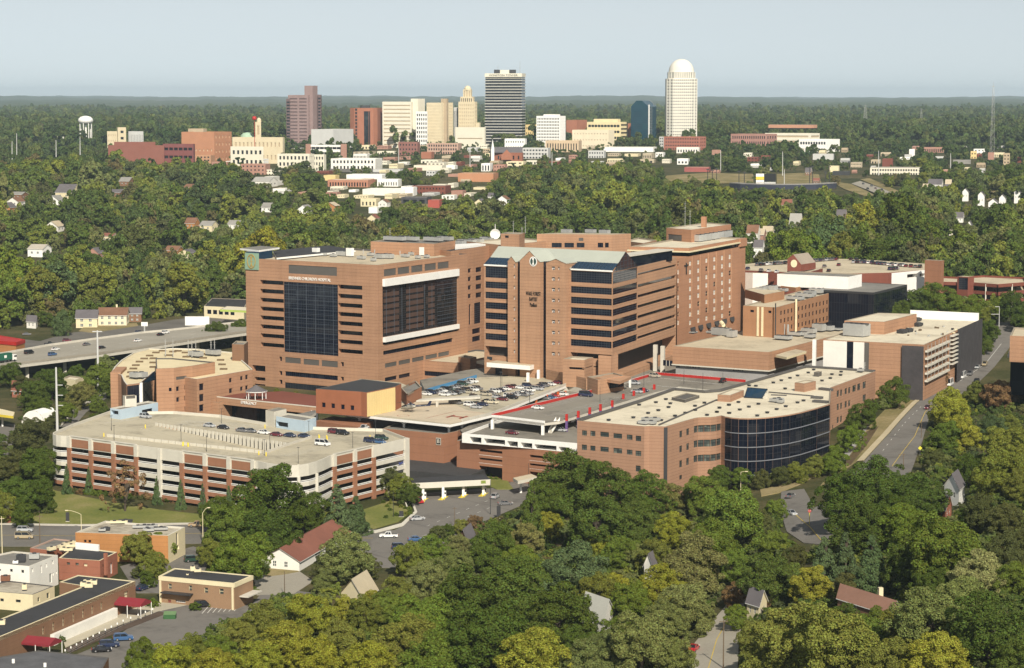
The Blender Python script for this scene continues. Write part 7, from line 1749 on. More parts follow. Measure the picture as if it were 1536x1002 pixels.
dt('grey_office', 'small grey block left of the brick podium block', 988,995,996,205,222,LGREY,RCREAM,(2,4,.6,.5),None,YD-100)
r=dt('brick_complex', 'long pinkish brick complex with pale floor lines right of the domed tower', 1095,1150,1164,201,219,plain('rose_brick', (.33,.18,.145),var=.12),RCREAM,(16,3,.5,.5),(4,3,.5,.5),3250)
r=dt('hospital_complex', 'cream banded complex with brick upper floor far right of the domed tower', 1146,1216,1228,200,216,IVORY,RCREAM,(1,3,.95,.35),(1,3,.95,.35),3400,gm=BEIGED); dt('', '', 1151,1220,1224,192,203,plain('peach_brick', (.42,.22,.14),var=.1),RCREAM,(12,1,.5,.4),None,3420,root=r,wname='upper_block', z0=88)
dt('white_lowrise', 'white low wing spreading right of the cream banded complex', 1197,1240,1258,209,219,WHITE,RCREAM,(10,2,.7,.4),None,3200)
r=thing('water_tower', 'white mushroom shaped water tower on a ring of legs at far left', 'water tower', PY(128.5,197,3700)); p=PY(128.5,184,3700); p0=gz(p.x,3700)
b=MB(); b.lathe((p.x,p.y,p.z),[(3,-2),(10.5,-.5),(12.4,3),(11.5,6.5),(8,9.5),(3.5,10.8),(0,11.2)],WHITE,20); b.build('tank', r,smooth=True)
for k in range(7):
 t=2*math.pi*k/7; b=MB(); b.tube((p.x+9.5*math.cos(t),p.y+9.5*math.sin(t),p0-2),(p.x+9.5*math.cos(t),p.y+9.5*math.sin(t),p.z),.7,.7,WHITE,6); b.build('leg', r)
b=MB(); b.tube((p.x,p.y,p0-2),(p.x,p.y,p.z),1.6,1.6,WHITE,8); b.build('riser', r); CLEAR.append((116,172,141,196,3700))
r=dt('cream_block', 'cream tower block with stair slab at the far left of downtown', 163,188,190,197,222,BEIGE,RCREAM,(8,5,.3,.3),None,3000,gm=BEIGED); dt('', '', 179,189,190,191,222,BEIGE,RCREAM,(1,5,.4,.4),None,2996,root=r,wname='stair_slab')
dt('grey_block', 'grey ribbed block right of the cream tower block', 195,215,216,197,222,LGREY,RCREAM,(9,1,.25,.85),None,3000)
r=dt('maroon_hall', 'large dull red windowless hall with banded darker wing behind the left wood', 164,246,248,218,237,MRED,GRYR,None,None,2650,sl=.12); dt('', '', 173,233,235,213,237,MRED,GRYR,None,None,2662,root=r,wname='upper_hall', sl=.12); dt('', '', 246,290,294,216,233,plain('dark_maroon', (.2,.07,.065),var=.1),GRYR,(6,3,.8,.35),None,2680,root=r,wname='office_wing')
r=dt('brick_theatre', 'orange brown brick building with pale pilasters left of the domed hall', 274,321,349,198,225,plain('theatre_brick', (.42,.2,.11),var=.1),GRYR,(8,2,.25,.3,.1,.45),(5,4,.25,.4),2900,gm=BEIGE); dt('', '', 284,305,312,193,200,BEIGED,RCREAM,None,None,2930,root=r,wname='upper_stage', z0=72)
r=dt('domed_hall', 'cream hall with pale green dome beside a slim round topped tower', 350,424,428,206,238,BEIGE,TANR,(12,2,.35,.35),None,2850,gm=BEIGED); p=PY(371,203,2890); b=MB(); b.lathe((p.x,p.y,p.z-3),[(9,0),(8,3.5),(5,6),(0,7)],plain('copper_green', (.35,.47,.34),var=.1),16); b.build('dome', r,smooth=True)
dt('', '', 347,395,396,220,238,IVORY,TANR,(7,2,.5,.4),None,2760,root=r,wname='front_wing')
r=dt('bell_tower', 'slim cream tower with rounded cap beside a red balloon sign', 384.5,391.5,393,183,206,BEIGE,TANR,(1,3,.4,.7),None,2880,gm=BEIGED); p=PY(388.5,183,2885); b=MB(); b.lathe((p.x,p.y,p.z),[(3,0),(2.8,3),(1.5,5),(0,5.6)],BEIGE,10); b.build('cap', r)
r=thing('balloon_sign', 'round red balloon like sign on a pole by the slim cream tower', 'sign', PY(381.5,205,2860)); p=PY(381.5,177.5,2860); b=MB(); b.lathe((p.x,p.y,p.z-3),[(0,0),(2.4,1),(3,3),(2.4,5),(0,6)],REDP,12); b.build('ball', r,smooth=True); b=MB(); b.tube((p.x,p.y,40),(p.x,p.y,p.z-3),.35,.3,REDP,6); b.build('pole', r)
dt('windowless_block', 'plain grey windowless block right of the mauve tower', 468,500,531,194,218,LGREY,RCREAM,None,None,3250)
r=dt('town_garage', 'open sided white parking garage with brick ends below the mauve tower', 460,519,520,217.5,229,WHITE,GRYR,(9,3,.96,.45),None,2950); dt('', '', 459.5,466,467,216,231,PINKB,GRYR,None,None,2945,root=r,wname='end_stair'); dt('', '', 512,520,521,216,229,PINKB,GRYR,None,None,2945,root=r,wname='end_stair')
dt('apartment_block', 'cream three storey apartment block with dark balconies below the garage', 417,464,472,231,252,IVORY,TANR,(8,3,.5,.55),(3,3,.5,.5),2550)
dt('apartment_block', 'small cream apartment block right of the dark balconied one', 469,486,490,232,249,IVORY,TANR,(4,3,.5,.5),None,2600)
LB=[  # name,label,u0,u1,vt,vb,wall,roof,windows
('town_row', 'row of white and red gabled town houses below the orange tower', 497,563,238,254,WHITEW,SHINGG,(12,2,.5,.5)),
('tan_tower_block', 'tan windowless slab in front of the broad ivory office', 583,595,185,214,BEIGED,GRYR,None),('banded_office', 'small beige office with dark bands beside the tan slab', 596,605,190,212,BEIGE,GRYR,(1,6,.9,.45)),
('tan_lowrise', 'long orange tan low block with pale roof left of the tan slab', 540,590,203,216,plain('tan_orange', (.45,.3,.15),var=.1),RCREAM,None),('white_lowrise', 'white stepped block behind the orange tan low block', 539,560,194,206,IVORY,RCREAM,None),
('maroon_warehouse', 'maroon brick warehouse with white sign wall', 598,626,213,233,plain('warehouse_brick', (.24,.11,.09),var=.12),GRYR,(6,3,.4,.4)),('sign_wall', 'blank white sign wall at the end of the maroon warehouse', 583,599,212,221,WHITE,GRYR,None),
('brick_store', 'brick block with dark roofline left of the stone hall', 609,679,202,217,PINKB,GRYR,(10,2,.3,.3)),('gridded_brick_block', 'pink brick block with a white window grid before the stone hall', 641,687,215,231,plain('pale_pink_brick', (.45,.3,.23),var=.1),TANR,(12,3,.55,.55)),
('orange_block', 'small orange brick block in trees below the gridded block', 632,647,228,238,ORED,GRYR,None),('white_hall', 'white hall block at the foot of the striped tower', 757,787,208,224,WHITE,RCREAM,(8,2,.4,.3)),
('pale_office', 'pale green white offices below the striped tower', 783,822,222,238,LGREY,RCREAM,(8,3,.6,.4)),('arched_hall', 'tan hall with arched windows and a small green pediment', 818,868,211,228,plain('tan_plaster', (.55,.42,.28),var=.1),RCREAM,(12,1,.4,.6)),
('long_white_shed', 'long white low roof in front of the navy tower', 905,980,221,228,WHITE,RCREAM,None),('grey_shop', 'small grey block below the cream office', 882,906,226,237,LGREY,GRYR,(6,2,.5,.4)),
('white_sign_wall', 'small white sign block below the brick podium', 1015,1032,238,247,WHITE,RCREAM,(3,1,.5,.3)),('red_awning_shop', 'long low shop with red front near the dry field', 1026,1063,251,258,plain('red_shopfront', (.3,.09,.08),var=.15),RCREAM,None),
('red_roof_house', 'small red roofed block below the rose brick complex', 1067,1081,225,233,PINKB,plain('rose_roof', (.35,.12,.09),var=.1),None),('white_shed', 'white sheds on the right below the podium block', 1014,1048,221,230,WHITEW,RCREAM,(8,1,.5,.4)),
('commercial_hall', 'orange brick commercial block with tan roof above the wood', 687,740,260,273,plain('orange_store', (.45,.22,.12),var=.1),TANR,None),('white_gatehouse', 'small white columned block above the orange commercial block', 722,735,245,257,WHITE,RCREAM,(3,1,.5,.6)),('pink_house', 'pink brick house right of the white columned block', 740,757,247,257,PINKB,PINKB,(4,2,.4,.4)),
('pink_roof_store', 'low store with pink roof in the middle trees', 621,663,248,256,IVORY,plain('pink_roof', (.45,.27,.2),var=.12),None),('white_store', 'low white store right of the pink roofed one', 666,682,248,254,WHITE,RCREAM,None),
('yellow_store', 'pale yellow low store at the head of the shopping strip', 486,503,263,271,CREAMY,RCREAM,None),('brick_strip', 'long orange brick shopping strip with awnings', 492,552,270,281,plain('strip_brick', (.42,.2,.13),var=.1),RCREAM,(14,1,.5,.5)),('white_strip', 'long white roofed store behind the brick strip', 520,573,262,269,WHITE,WHITE,None),
('white_box_store', 'white box store with windows at the end of the strip', 566,597,269,280,WHITE,WHITE,(8,1,.4,.4)),('flat_white_store', 'wide flat white store below the brick strip', 544,606,284,294,WHITEW,WHITE,None),('gabled_white_store', 'white store with gable facing the strip car park', 604,620,281,294,WHITE,WHITE,None),
('brick_motel', 'brown brick block with white windows right of the white stores', 618,668,279,291,BRICKM,GRYR,(10,2,.4,.4)),('dark_store', 'dark block with white sign front below the white stores', 602,640,296,307,plain('charcoal_wall', (.06,.06,.065),var=.2),GRYR,(3,1,.7,.5)),('red_store', 'small store with red roof right of the dark block', 642,659,300,312,plain('store_red', (.35,.08,.06),var=.1),GRYR,None),
('cream_bungalow', 'cream building at the left end of the dark block trees', 541,564,298,310,CREAM,TANR,(4,1,.4,.4)),('white_shed', 'little white gable shed under the cream building', 553,566,311,320,WHITE,RCREAM,None),('red_house', 'red roofed house right of the brown brick block', 677,694,286,295,PINKB,plain('red_house_roof', (.3,.08,.06),var=.1),None),
('motel', 'long two storey white and brown motel above the right road', 1304,1379,252,262,IVORY,GRYR,(18,2,.6,.5)),('brick_office_block', 'small brown block with white end above the motel', 1322,1339,238,250,BRICKM,GRYR,None),('white_block', 'plain bright white block in the right trees', 1362,1372,224,235,WHITE,WHITE,None),('pale_school', 'pale roofed school with brick wall in the right trees', 1384,1416,221,229,PINKB,RCREAM,(10,1,.5,.5)),
('yellow_tower_house', 'yellow block with red roof in the right trees', 1454,1465,227,238,CREAMY,plain('tile_red', (.34,.11,.08),var=.1),(2,2,.4,.4)),('red_roof_church', 'pink block with red roof right of the yellow one', 1480,1491,229,240,PINKB,MATS['tile_red'],None),('tan_tower', 'tan tower like block near the tall mast', 1503,1515,230,250,BEIGED,GRYR,(2,4,.4,.4)),('brick_turret', 'small brick turret at the far right edge', 1524,1532,236,244,BRICKM,GRYR,None),
('white_villa', 'white block high in the right trees', 1310,1326,203,214,WHITEW,WHITE,(3,2,.4,.4)),('pale_warehouse', 'pinkish pale warehouse far right by the tall mast', 1495,1521,197,204,plain('pale_pink_wall', (.55,.42,.35),var=.1),RCREAM,None),('long_pale_store', 'long low pale roof left of the yellow block', 1428,1456,240,246,GRYR,GRYR,None),('cream_pavilion_house', 'cream house with dark hipped roof by the right end of the stadium', 1243,1258,249,258,CREAM,SHINGG,None),('green_canopy_hall', 'low dark green roofed hall at the overpass', 1248,1274,257,263,DARKM,plain('green_roof', (.12,.16,.1),var=.1),None),
('white_farm_shed', 'white long shed row at far left behind the cream block', 214,262,193,199,WHITEW,WHITE,None),('white_farm_shed', 'long white shed behind the orange brown brick building', 341,382,193,204,WHITE,WHITE,None),('white_mill', 'white mill building with window row left of the mauve tower', 396,432,196,208,WHITEW,RCREAM,(10,1,.4,.4)),('tan_mill', 'tan mill block behind the maroon hall', 248,274,203,213,BEIGE,GRYR,(6,2,.5,.4)),('brick_mill', 'brick roofed block at the very far left above the trees', 156,190,182,189,PINKB,GRYR,None),('brick_school', 'long low brick school at the left edge of downtown', 36,98,200,208,PINKB,GRYR,(14,1,.5,.4)),('tan_apartments', 'tan brick apartments left of the cream tower block', 126,160,196,207,plain('tan_apartment_brick', (.4,.27,.18),var=.1),GRYR,(8,2,.5,.4)),('white_shed', 'white sheds at the far left edge', 0,24,205,211,WHITEW,WHITE,None),
('orange_apartments', 'orange brick apartments right of the maroon hall', 284,316,233,246,plain('apartment_brick', (.42,.24,.14),var=.1),TANR,(6,3,.5,.5)),('brick_apartments', 'red brick apartments in the trees below the domed hall', 362,398,246,262,PINKB,GRYR,(6,3,.4,.4)),('pale_lowrise', 'pale low building in trees above the left wood', 560,600,254,259,LGREY,GRYR,None),
('distant_school', 'pale pink school roof far away right of the domed tower', 1048,1072,179,186,plain('faded_pink', (.45,.33,.27),var=.1),GRYR,None),('distant_brick_hall', 'brick hall far beyond the cream banded complex', 1253,1273,196,202,PINKB,GRYR,None),('distant_tan_hall', 'tan hall far away left of the domed tower', 979,994,184,192,BEIGED,GRYR,None),('white_court', 'pair of pale low houses below the rose brick complex', 1218,1250,231,240,LGREY,RCREAM,None)]
for nm,lb,u0,u1,vt,vb,wm_,rm_,wn in LB: dt(nm,lb,u0,u1,u1,vt,vb,wm_,rm_,wn,None,sl=.15,gm=None,dep=max(14,(u1-u0)*.45))
r=dt('church', 'brick church with dark long roof and white steeple below the striped tower', 735,783,785,229,242,BRICKR,SHINGG,(6,1,.3,.4),None)
yc=G(740,242).y; zc=PY(750,229,yc).z; a,c=PY(735,229,yc+2),PY(784,229,yc+2); a.z=c.z=zc; up_=Vector((0,10,7)); b=MB(); b.face([a,c,c+up_,a+up_],SHINGG); b.face([a+up_,c+up_,c+Vector((0,20,0)),a+Vector((0,20,0))],SHINGG); b.build('pitched_roof', r)
p=PY(739,224,yc); b=MB(); b.obox((p.x,p.y),(1,0),4,4,gz(p.x,p.y),p.z,WHITE); b.lathe((p.x,p.y,p.z),[(2.2,0),(1.6,4),(0,13)],WHITE,8); b.build('steeple', r)
a=PY(760,232,yc-4); b=MB(); b.face([(a.x-7,a.y,zc-9),(a.x+7,a.y,zc-9),(a.x+7,a.y,zc-3),(a.x,a.y,zc+4),(a.x-7,a.y,zc-3)],ORED); b.face([(a.x+7,a.y,zc-3),(a.x,a.y,zc+4),(a.x,a.y+10,zc+4),(a.x+7,a.y+10,zc-3)],SHINGG); b.face([(a.x-7,a.y,zc-3),(a.x,a.y,zc+4),(a.x,a.y+10,zc+4),(a.x-7,a.y+10,zc-3)],SHINGG); b.build('gable', r)
SY=2250
def stp(u,v): return PY(u,v,SY)
r=thing('stadium_stand', 'long dark curved grandstand rim with brick base sections seen above the wood', 'stadium', stp(1180,287))
cu=[PY(u,v,SY+dy) for u,v,dy in ((1094,277,40),(1110,279,22),(1135,281,8),(1165,282.5,0),(1195,283,0),(1225,281,12),(1245,278,30),(1255,275,45))]
zr_=cu[3].z; b=MB(); ribbon(b,cu,zr_-1,zr_+3.4,1,plain('stand_navy', (.035,.04,.06),var=.2)); b.build('rim_wall', r)
b=MB(); ribbon(b,cu,zr_+3.4,zr_+4.2,9,GRYR); b.build('concourse', r)
b=MB(); ribbon(b,cu,zr_-8,zr_-1,1,DARKIN); b.build('lower_wall', r)
for u0,u1 in ((1143,1170),(1207,1236)):
 a,c=PY(u0,288,SY-1.5),PY(u1,288,SY-1.5); b=MB(); b.prism([v2(a),v2(c),v2(c)+Vector((0,3)),v2(a)+Vector((0,3))],zr_-12,zr_-2.5,ORED); b.build('brick_base', r)
 for k in range(4):
  q=a.lerp(c,k/3); b=MB(); b.obox((q.x,q.y-.3),(1,0),1.2,.8,zr_-12,zr_-2.3,BEIGED); b.build('buttress', r)
CLEAR.append((1095,272,1255,288,SY))
r=thing('scoreboard', 'big scoreboard with dark screen and white and yellow advert panels', 'scoreboard', PY(1149,280,SY+60)); y_=SY+60
for u0,u1,v0,v1,m_,nm in ((1146.5,1163.5,260.5,272.5,BLACK, 'screen'),(1134,1146,260.5,265,WHITE, 'advert_panel'),(1134,1146,265,269.5,YELP, 'advert_panel'),(1134,1146,270,273.5,WHITE, 'advert_panel'),(1134,1146,274,278,WHITE, 'advert_panel')):
 a,c=PY(u0,v0,y_),PY(u1,v1,y_); b=MB(); b.prism([(a.x,a.y),(c.x,a.y),(c.x,a.y+1),(a.x,a.y+1)],c.z,a.z,m_); b.build(nm,r)
b=MB(); a,c=PY(1146.5,273,y_),PY(1163.5,277,y_); b.prism([(a.x,a.y),(c.x,a.y),(c.x,a.y+.6),(a.x,a.y+.6)],c.z,a.z,LGREY); b.build('line_score', r)
for u in (1137,1150,1161):
 p=PY(u,277,y_); b=MB(); b.tube((p.x,p.y+1,p.z-14),(p.x,p.y+1,p.z+8),.5,.5,DARKM,6); b.build('post', r)
CLEAR.append((1132,260,1164,279,y_))
for k,(u,v0,v1) in enumerate(((1061.5,254,276),(1068.5,256,278),(1075,253,280),(1108.5,257,276),(1116.5,259,277),(1214.5,251,279),(1219,250,280),(1244,250,276),(1238,258,276))):
 p,q_=PY(u,v0,SY+70),PY(u,v1,SY+70); r=thing('floodlight_mast', 'dark floodlight mast around the ball park', 'light mast', Vector((p.x,p.y,q_.z)), 'floodlight masts round the ball park'); b=MB(); b.tube(q_-ez*6,p,.5,.35,DARKM,6); b.build('shaft', r); b=MB(); b.bar(p-Vector((1.6,0,0)),p+Vector((1.6,0,0)),.8,DARKM); b.build('lamp_bar', r)
for u,v0,v1,Y in ((598,222,251,2700),(705,222,243,2700),(828,228,252,2500),(1081,225,253,2600),(1174,227,258,2500),(1176.5,254,275,2350),(1318,226,252,2500),(1426,230,246,2500),(18,212,230,2600),(25,200,240,2500),(84,210,225,2600),(120,205,222,2600)):
 p,q_=PY(u,v0,Y),PY(u,v1,Y); r=thing('steel_mast', 'slim pale steel mast rising from the town trees', 'mast', Vector((p.x,p.y,q_.z)), 'slim masts in the town'); b=MB(); b.tube(q_-ez*8,p,.55,.3,LGREY,6); b.build('shaft', r)
def lattice(label,u,v0,v1,Y,w0_,w1_):
 p,q_=PY(u,v0,Y),PY(u,v1,Y); q_.z-=12; r=thing('lattice_mast', label, 'radio mast', q_); n=14
 legs=[(-1,-.6),(1,-.6),(0,1.1)]
 def lp(k,t): w_=lerp(w0_,w1_,t); return Vector((p.x+legs[k][0]*w_,p.y+legs[k][1]*w_,lerp(q_.z,p.z,t)))
 for k in range(3): b=MB(); b.bar(lp(k,0),lp(k,1),.2*max(.6,w0_/4),STEEL); b.build('leg', r)
 b=MB()
 for i in range(n):
  for k in range(3): b.bar(lp(k,i/n),lp((k+1) % 3,(i+1)/n),.12,STEEL); b.bar(lp(k,i/n),lp((k+1) % 3,i/n),.12,STEEL)
 b.build('bracing', r)
 b=MB(); b.tube(p,p+ez*(8 if w1_>.8 else 3),.25,.1,STEEL,6); b.bar(p+Vector((-2.2,0,2)),p+Vector((2.2,0,2)),.5,STEEL); b.build('antenna', r)
lattice('tallest lattice radio mast breaking the horizon at far right', 1490,132,246,3000,3.6,1.1)
lattice('lattice mast on the right hillside left of the tallest one', 1298,160,190,4600,6,1.2)
lattice('small lattice mast on the right hillside between the two others', 1382,165,183,4800,4,.8)
def far_sheet(name,px,m,lift=.6):
 pts=[G(u,v) for u,v in px]; n=8; b=MB(); half=len(pts) // 2; Lf,Rf=pts[:half],pts[half:][::-1]
 for i in range(half-1):
  for k in range(n):
   a,c=Lf[i].lerp(Lf[i+1],k/n),Lf[i].lerp(Lf[i+1],(k+1)/n); d,e=Rf[i].lerp(Rf[i+1],k/n),Rf[i].lerp(Rf[i+1],(k+1)/n)
   for j in range(6):
    q=[a.lerp(d,j/6),a.lerp(d,(j+1)/6),c.lerp(e,(j+1)/6),c.lerp(e,j/6)]; b.face([(p.x,p.y,gz(p.x,p.y)+lift) for p in q],m)
 return tag(b.build(name),kind='structure')
NOTREE=[]
def region(px): NOTREE.append([v2(G(u,v)) for u,v in px])
fa_=[(995,272),(1060,276),(1130,276),(1130,262),(1060,260),(1000,264)]; far_sheet('dry_field', fa_,DRYG); region(fa_); CLEAR.append((1000,262,1130,274,2600))
fa_=[(1165,277),(1200,277),(1232,275),(1228,262),(1200,260),(1165,262)]; far_sheet('dry_field', fa_,DRYG); region(fa_); CLEAR.append((1165,262,1230,276,2600))
fa_=[(1277,276),(1300,285),(1330,297),(1362,301),(1340,290),(1310,279)]; far_sheet('far_highway', [(1277,277),(1300,286),(1330,298),(1362,300),(1325,285),(1290,273)],ROADC,1.2); region([(1262,270),(1300,290),(1330,300),(1370,304),(1345,286),(1296,270)])
far_sheet('dry_verge', [(1245,272),(1265,284),(1300,296),(1325,300),(1300,287),(1277,277)],DRYG,.7); region([(1245,272),(1265,284),(1300,296),(1330,300),(1300,287),(1277,277)]); CLEAR.append((1255,272,1350,297,2300))
far_sheet('dry_verge', [(1290,270),(1325,284),(1362,299),(1375,298),(1340,284),(1304,268)],DRYG,.7)
for i,(x,y) in enumerate(((130,695),(165,668),(200,690),(215,715),(232,745),(255,705),(300,742),(322,742),(268,760),(380,768),(90,650),(240,725))):
 p=G(*y8(x,y)); p.z+=1.25; car(random.choice(['car', 'suv']),random.choice(cc_), 'tiny car on the distant highway right of the ball park', p,G(1340,290)-G(1290,275), 'cars on the distant highway', 'moving_car')
fa_=[(495,258),(560,261),(610,262),(610,255),(560,254),(495,252)]; far_sheet('car_park', fa_,ASPH); region(fa_)
fa_=[(590,312),(620,318),(648,316),(650,305),(625,303),(598,302)]; far_sheet('car_park', fa_,DRYG); region(fa_)
fa_=[(745,262),(770,264),(800,266),(800,257),(770,255),(745,256)]; far_sheet('car_park', fa_,GREYST); region(fa_)
fa_=[(1480,302),(1500,293),(1520,290),(1514,284),(1498,284),(1478,290)]; far_sheet('lawn', fa_,DRYG,.5); region(fa_); CLEAR.append((1478,284,1520,300,2100))
random.seed(31); SMW=[WHITEW,IVORY,PINKB,BEIGED,LGREY,BRICKM,CREAM,WHITE,TANR]
spots=[]
def townlet(n,u0,u1,v0,v1,wmin,wmax):
 for _ in range(n):
  for _t in range(12):
   u,vb=random.uniform(u0,u1),random.uniform(v0,v1); wd_=random.uniform(wmin,wmax); h_=random.uniform(3.5,8)
   if all(abs(u-a)>(wd_+c)/2+3 or abs(vb-b_)>5 for a,b_,c in spots) and not any(a-wd_<u<c and t<vb<b2+6 for a,t,c,b2,_y in CLEAR[40:90]):
    spots.append((u,vb,wd_)); dt('town_building', 'small town building among the trees at the foot of downtown', u,u+wd_,u+wd_,vb-h_,vb,random.choice(SMW),random.choice([RCREAM,GRYR,TANR,SHINGG]),(random.randint(3,9),random.randint(1,2),.5,.4) if h_>4 else None,None,group='small buildings at the foot of downtown', sl=random.uniform(-.2,.3),dep=random.uniform(12,30)); break
townlet(95,195,1000,212,250,8,26); townlet(34,395,720,246,300,8,24); townlet(40,1060,1500,205,262,7,20); townlet(20,5,160,200,222,8,24)
HC_=[WHITEW,CREAM,BRICKO,BRICKB,WHITE,PINKB]
def hamlet(n,u0,u1,v0,v1):
 for _ in range(n):
  u,v=random.uniform(u0,u1),random.uniform(v0,v1); p=G(u,v); k=F/p.y; w_=random.uniform(8,11)*k; d_=random.uniform(7,9)*k*.35
  house('wooded_house', 'small house with pitched roof half hidden in the wood beyond the hospital', (u-w_*.6,v),(u+w_*.25,v+d_*.25),(u+w_*.6,v-d_*.6),None,random.uniform(4,5.5),random.uniform(7,9),random.choice(HC_),random.choice([SHING,SHINGG,SHINGR,GRYR,TANR]),random.randint(0,1),group='houses half hidden in the woods'); CLEAR.append((u-w_*.6,v-9*k,u+w_*.6,v,p.y,.5))
hamlet(12,5,400,255,400); hamlet(7,400,780,290,340); hamlet(11,1130,1530,262,360)
CLEAR+=[(1355,415,1540,452,1125),(1110,388,1412,412,1150),(1225,405,1365,470,1000),(1000,335,1120,400,990)]
import numpy as np
def fol_mat(name,use_obj=True,stops=None):
 m,nt,b=nodes(name); nt.nodes.remove(b); out=[n for n in nt.nodes if n.type == 'OUTPUT_MATERIAL'][0]
 oi=nt.nodes.new('ShaderNodeObjectInfo'); ge=nt.nodes.new('ShaderNodeNewGeometry'); tc_=nt.nodes.new('ShaderNodeTexCoord')
 base=oi.outputs['Color'] if use_obj else ramp(nt,oi.outputs['Random'],stops)
 n1=nz(nt,tc_.outputs['Object'],2.4,3)
 k=mth(nt, 'ADD', mth(nt, 'MULTIPLY', ge.outputs['Random Per Island'],.8),mth(nt, 'MULTIPLY', n1,.9))
 k=mth(nt, 'ADD', k,.2)
 hs=nt.nodes.new('ShaderNodeHueSaturation'); nt.links.new(base,hs.inputs['Color']); nt.links.new(k,hs.inputs['Value'])
 nt.links.new(mth(nt, 'ADD', mth(nt, 'MULTIPLY', ge.outputs['Random Per Island'],.05),.475),hs.inputs['Hue'])
 d=nt.nodes.new('ShaderNodeBsdfDiffuse'); t=nt.nodes.new('ShaderNodeBsdfTranslucent'); mx=nt.nodes.new('ShaderNodeMixShader'); mx.inputs[0].default_value=.22
 nt.links.new(hs.outputs[0],d.inputs[0]); nt.links.new(hs.outputs[0],t.inputs[0]); nt.links.new(d.outputs[0],mx.inputs[1]); nt.links.new(t.outputs[0],mx.inputs[2])
 nt.links.new(mx.outputs[0],out.inputs[0]); return m
FOL=fol_mat('foliage')
PAL=dict(D=(0.086,0.118,0.023),M=(0.129,0.169,0.028),O=(0.171,0.182,0.037),Y=(0.257,0.257,0.035),G=(0.171,0.191,0.059),B=(0.094,0.133,0.053),K=(0.103,0.110,0.036),R=(0.213,0.135,0.065),T=(0.185,0.185,0.06),S=(0.265,0.263,0.111))
CN_=dict(D='dark green', M='mid green', O='olive green', Y='yellow green', G='grey green', B='bluish green', K='dark brownish green', R='reddish brown', T='pale olive', S='pale silvery green')
FORS=fol_mat('forest_foliage', False,[(0,(0.055,0.083,0.021)),(.14,(0.106,0.145,0.029)),(.3,(0.079,0.110,0.036)),(.44,(0.136,0.173,0.036)),(.58,(0.205,0.221,0.040)),(.7,(0.129,0.163,0.061)),(.8,(0.190,0.194,0.066)),(.9,(0.064,0.088,0.036)),(1,(0.168,0.138,0.057))])
FORF=fol_mat('far_forest_foliage', False,[(0,(0.048,0.077,0.024)),(.3,(0.079,0.112,0.035)),(.55,(0.102,0.132,0.041)),(.75,(0.135,0.156,0.049)),(.9,(0.054,0.084,0.038)),(1,(0.102,0.106,0.049))])  # darker copy of the forest palette; distant haze tone put into the leaf colour
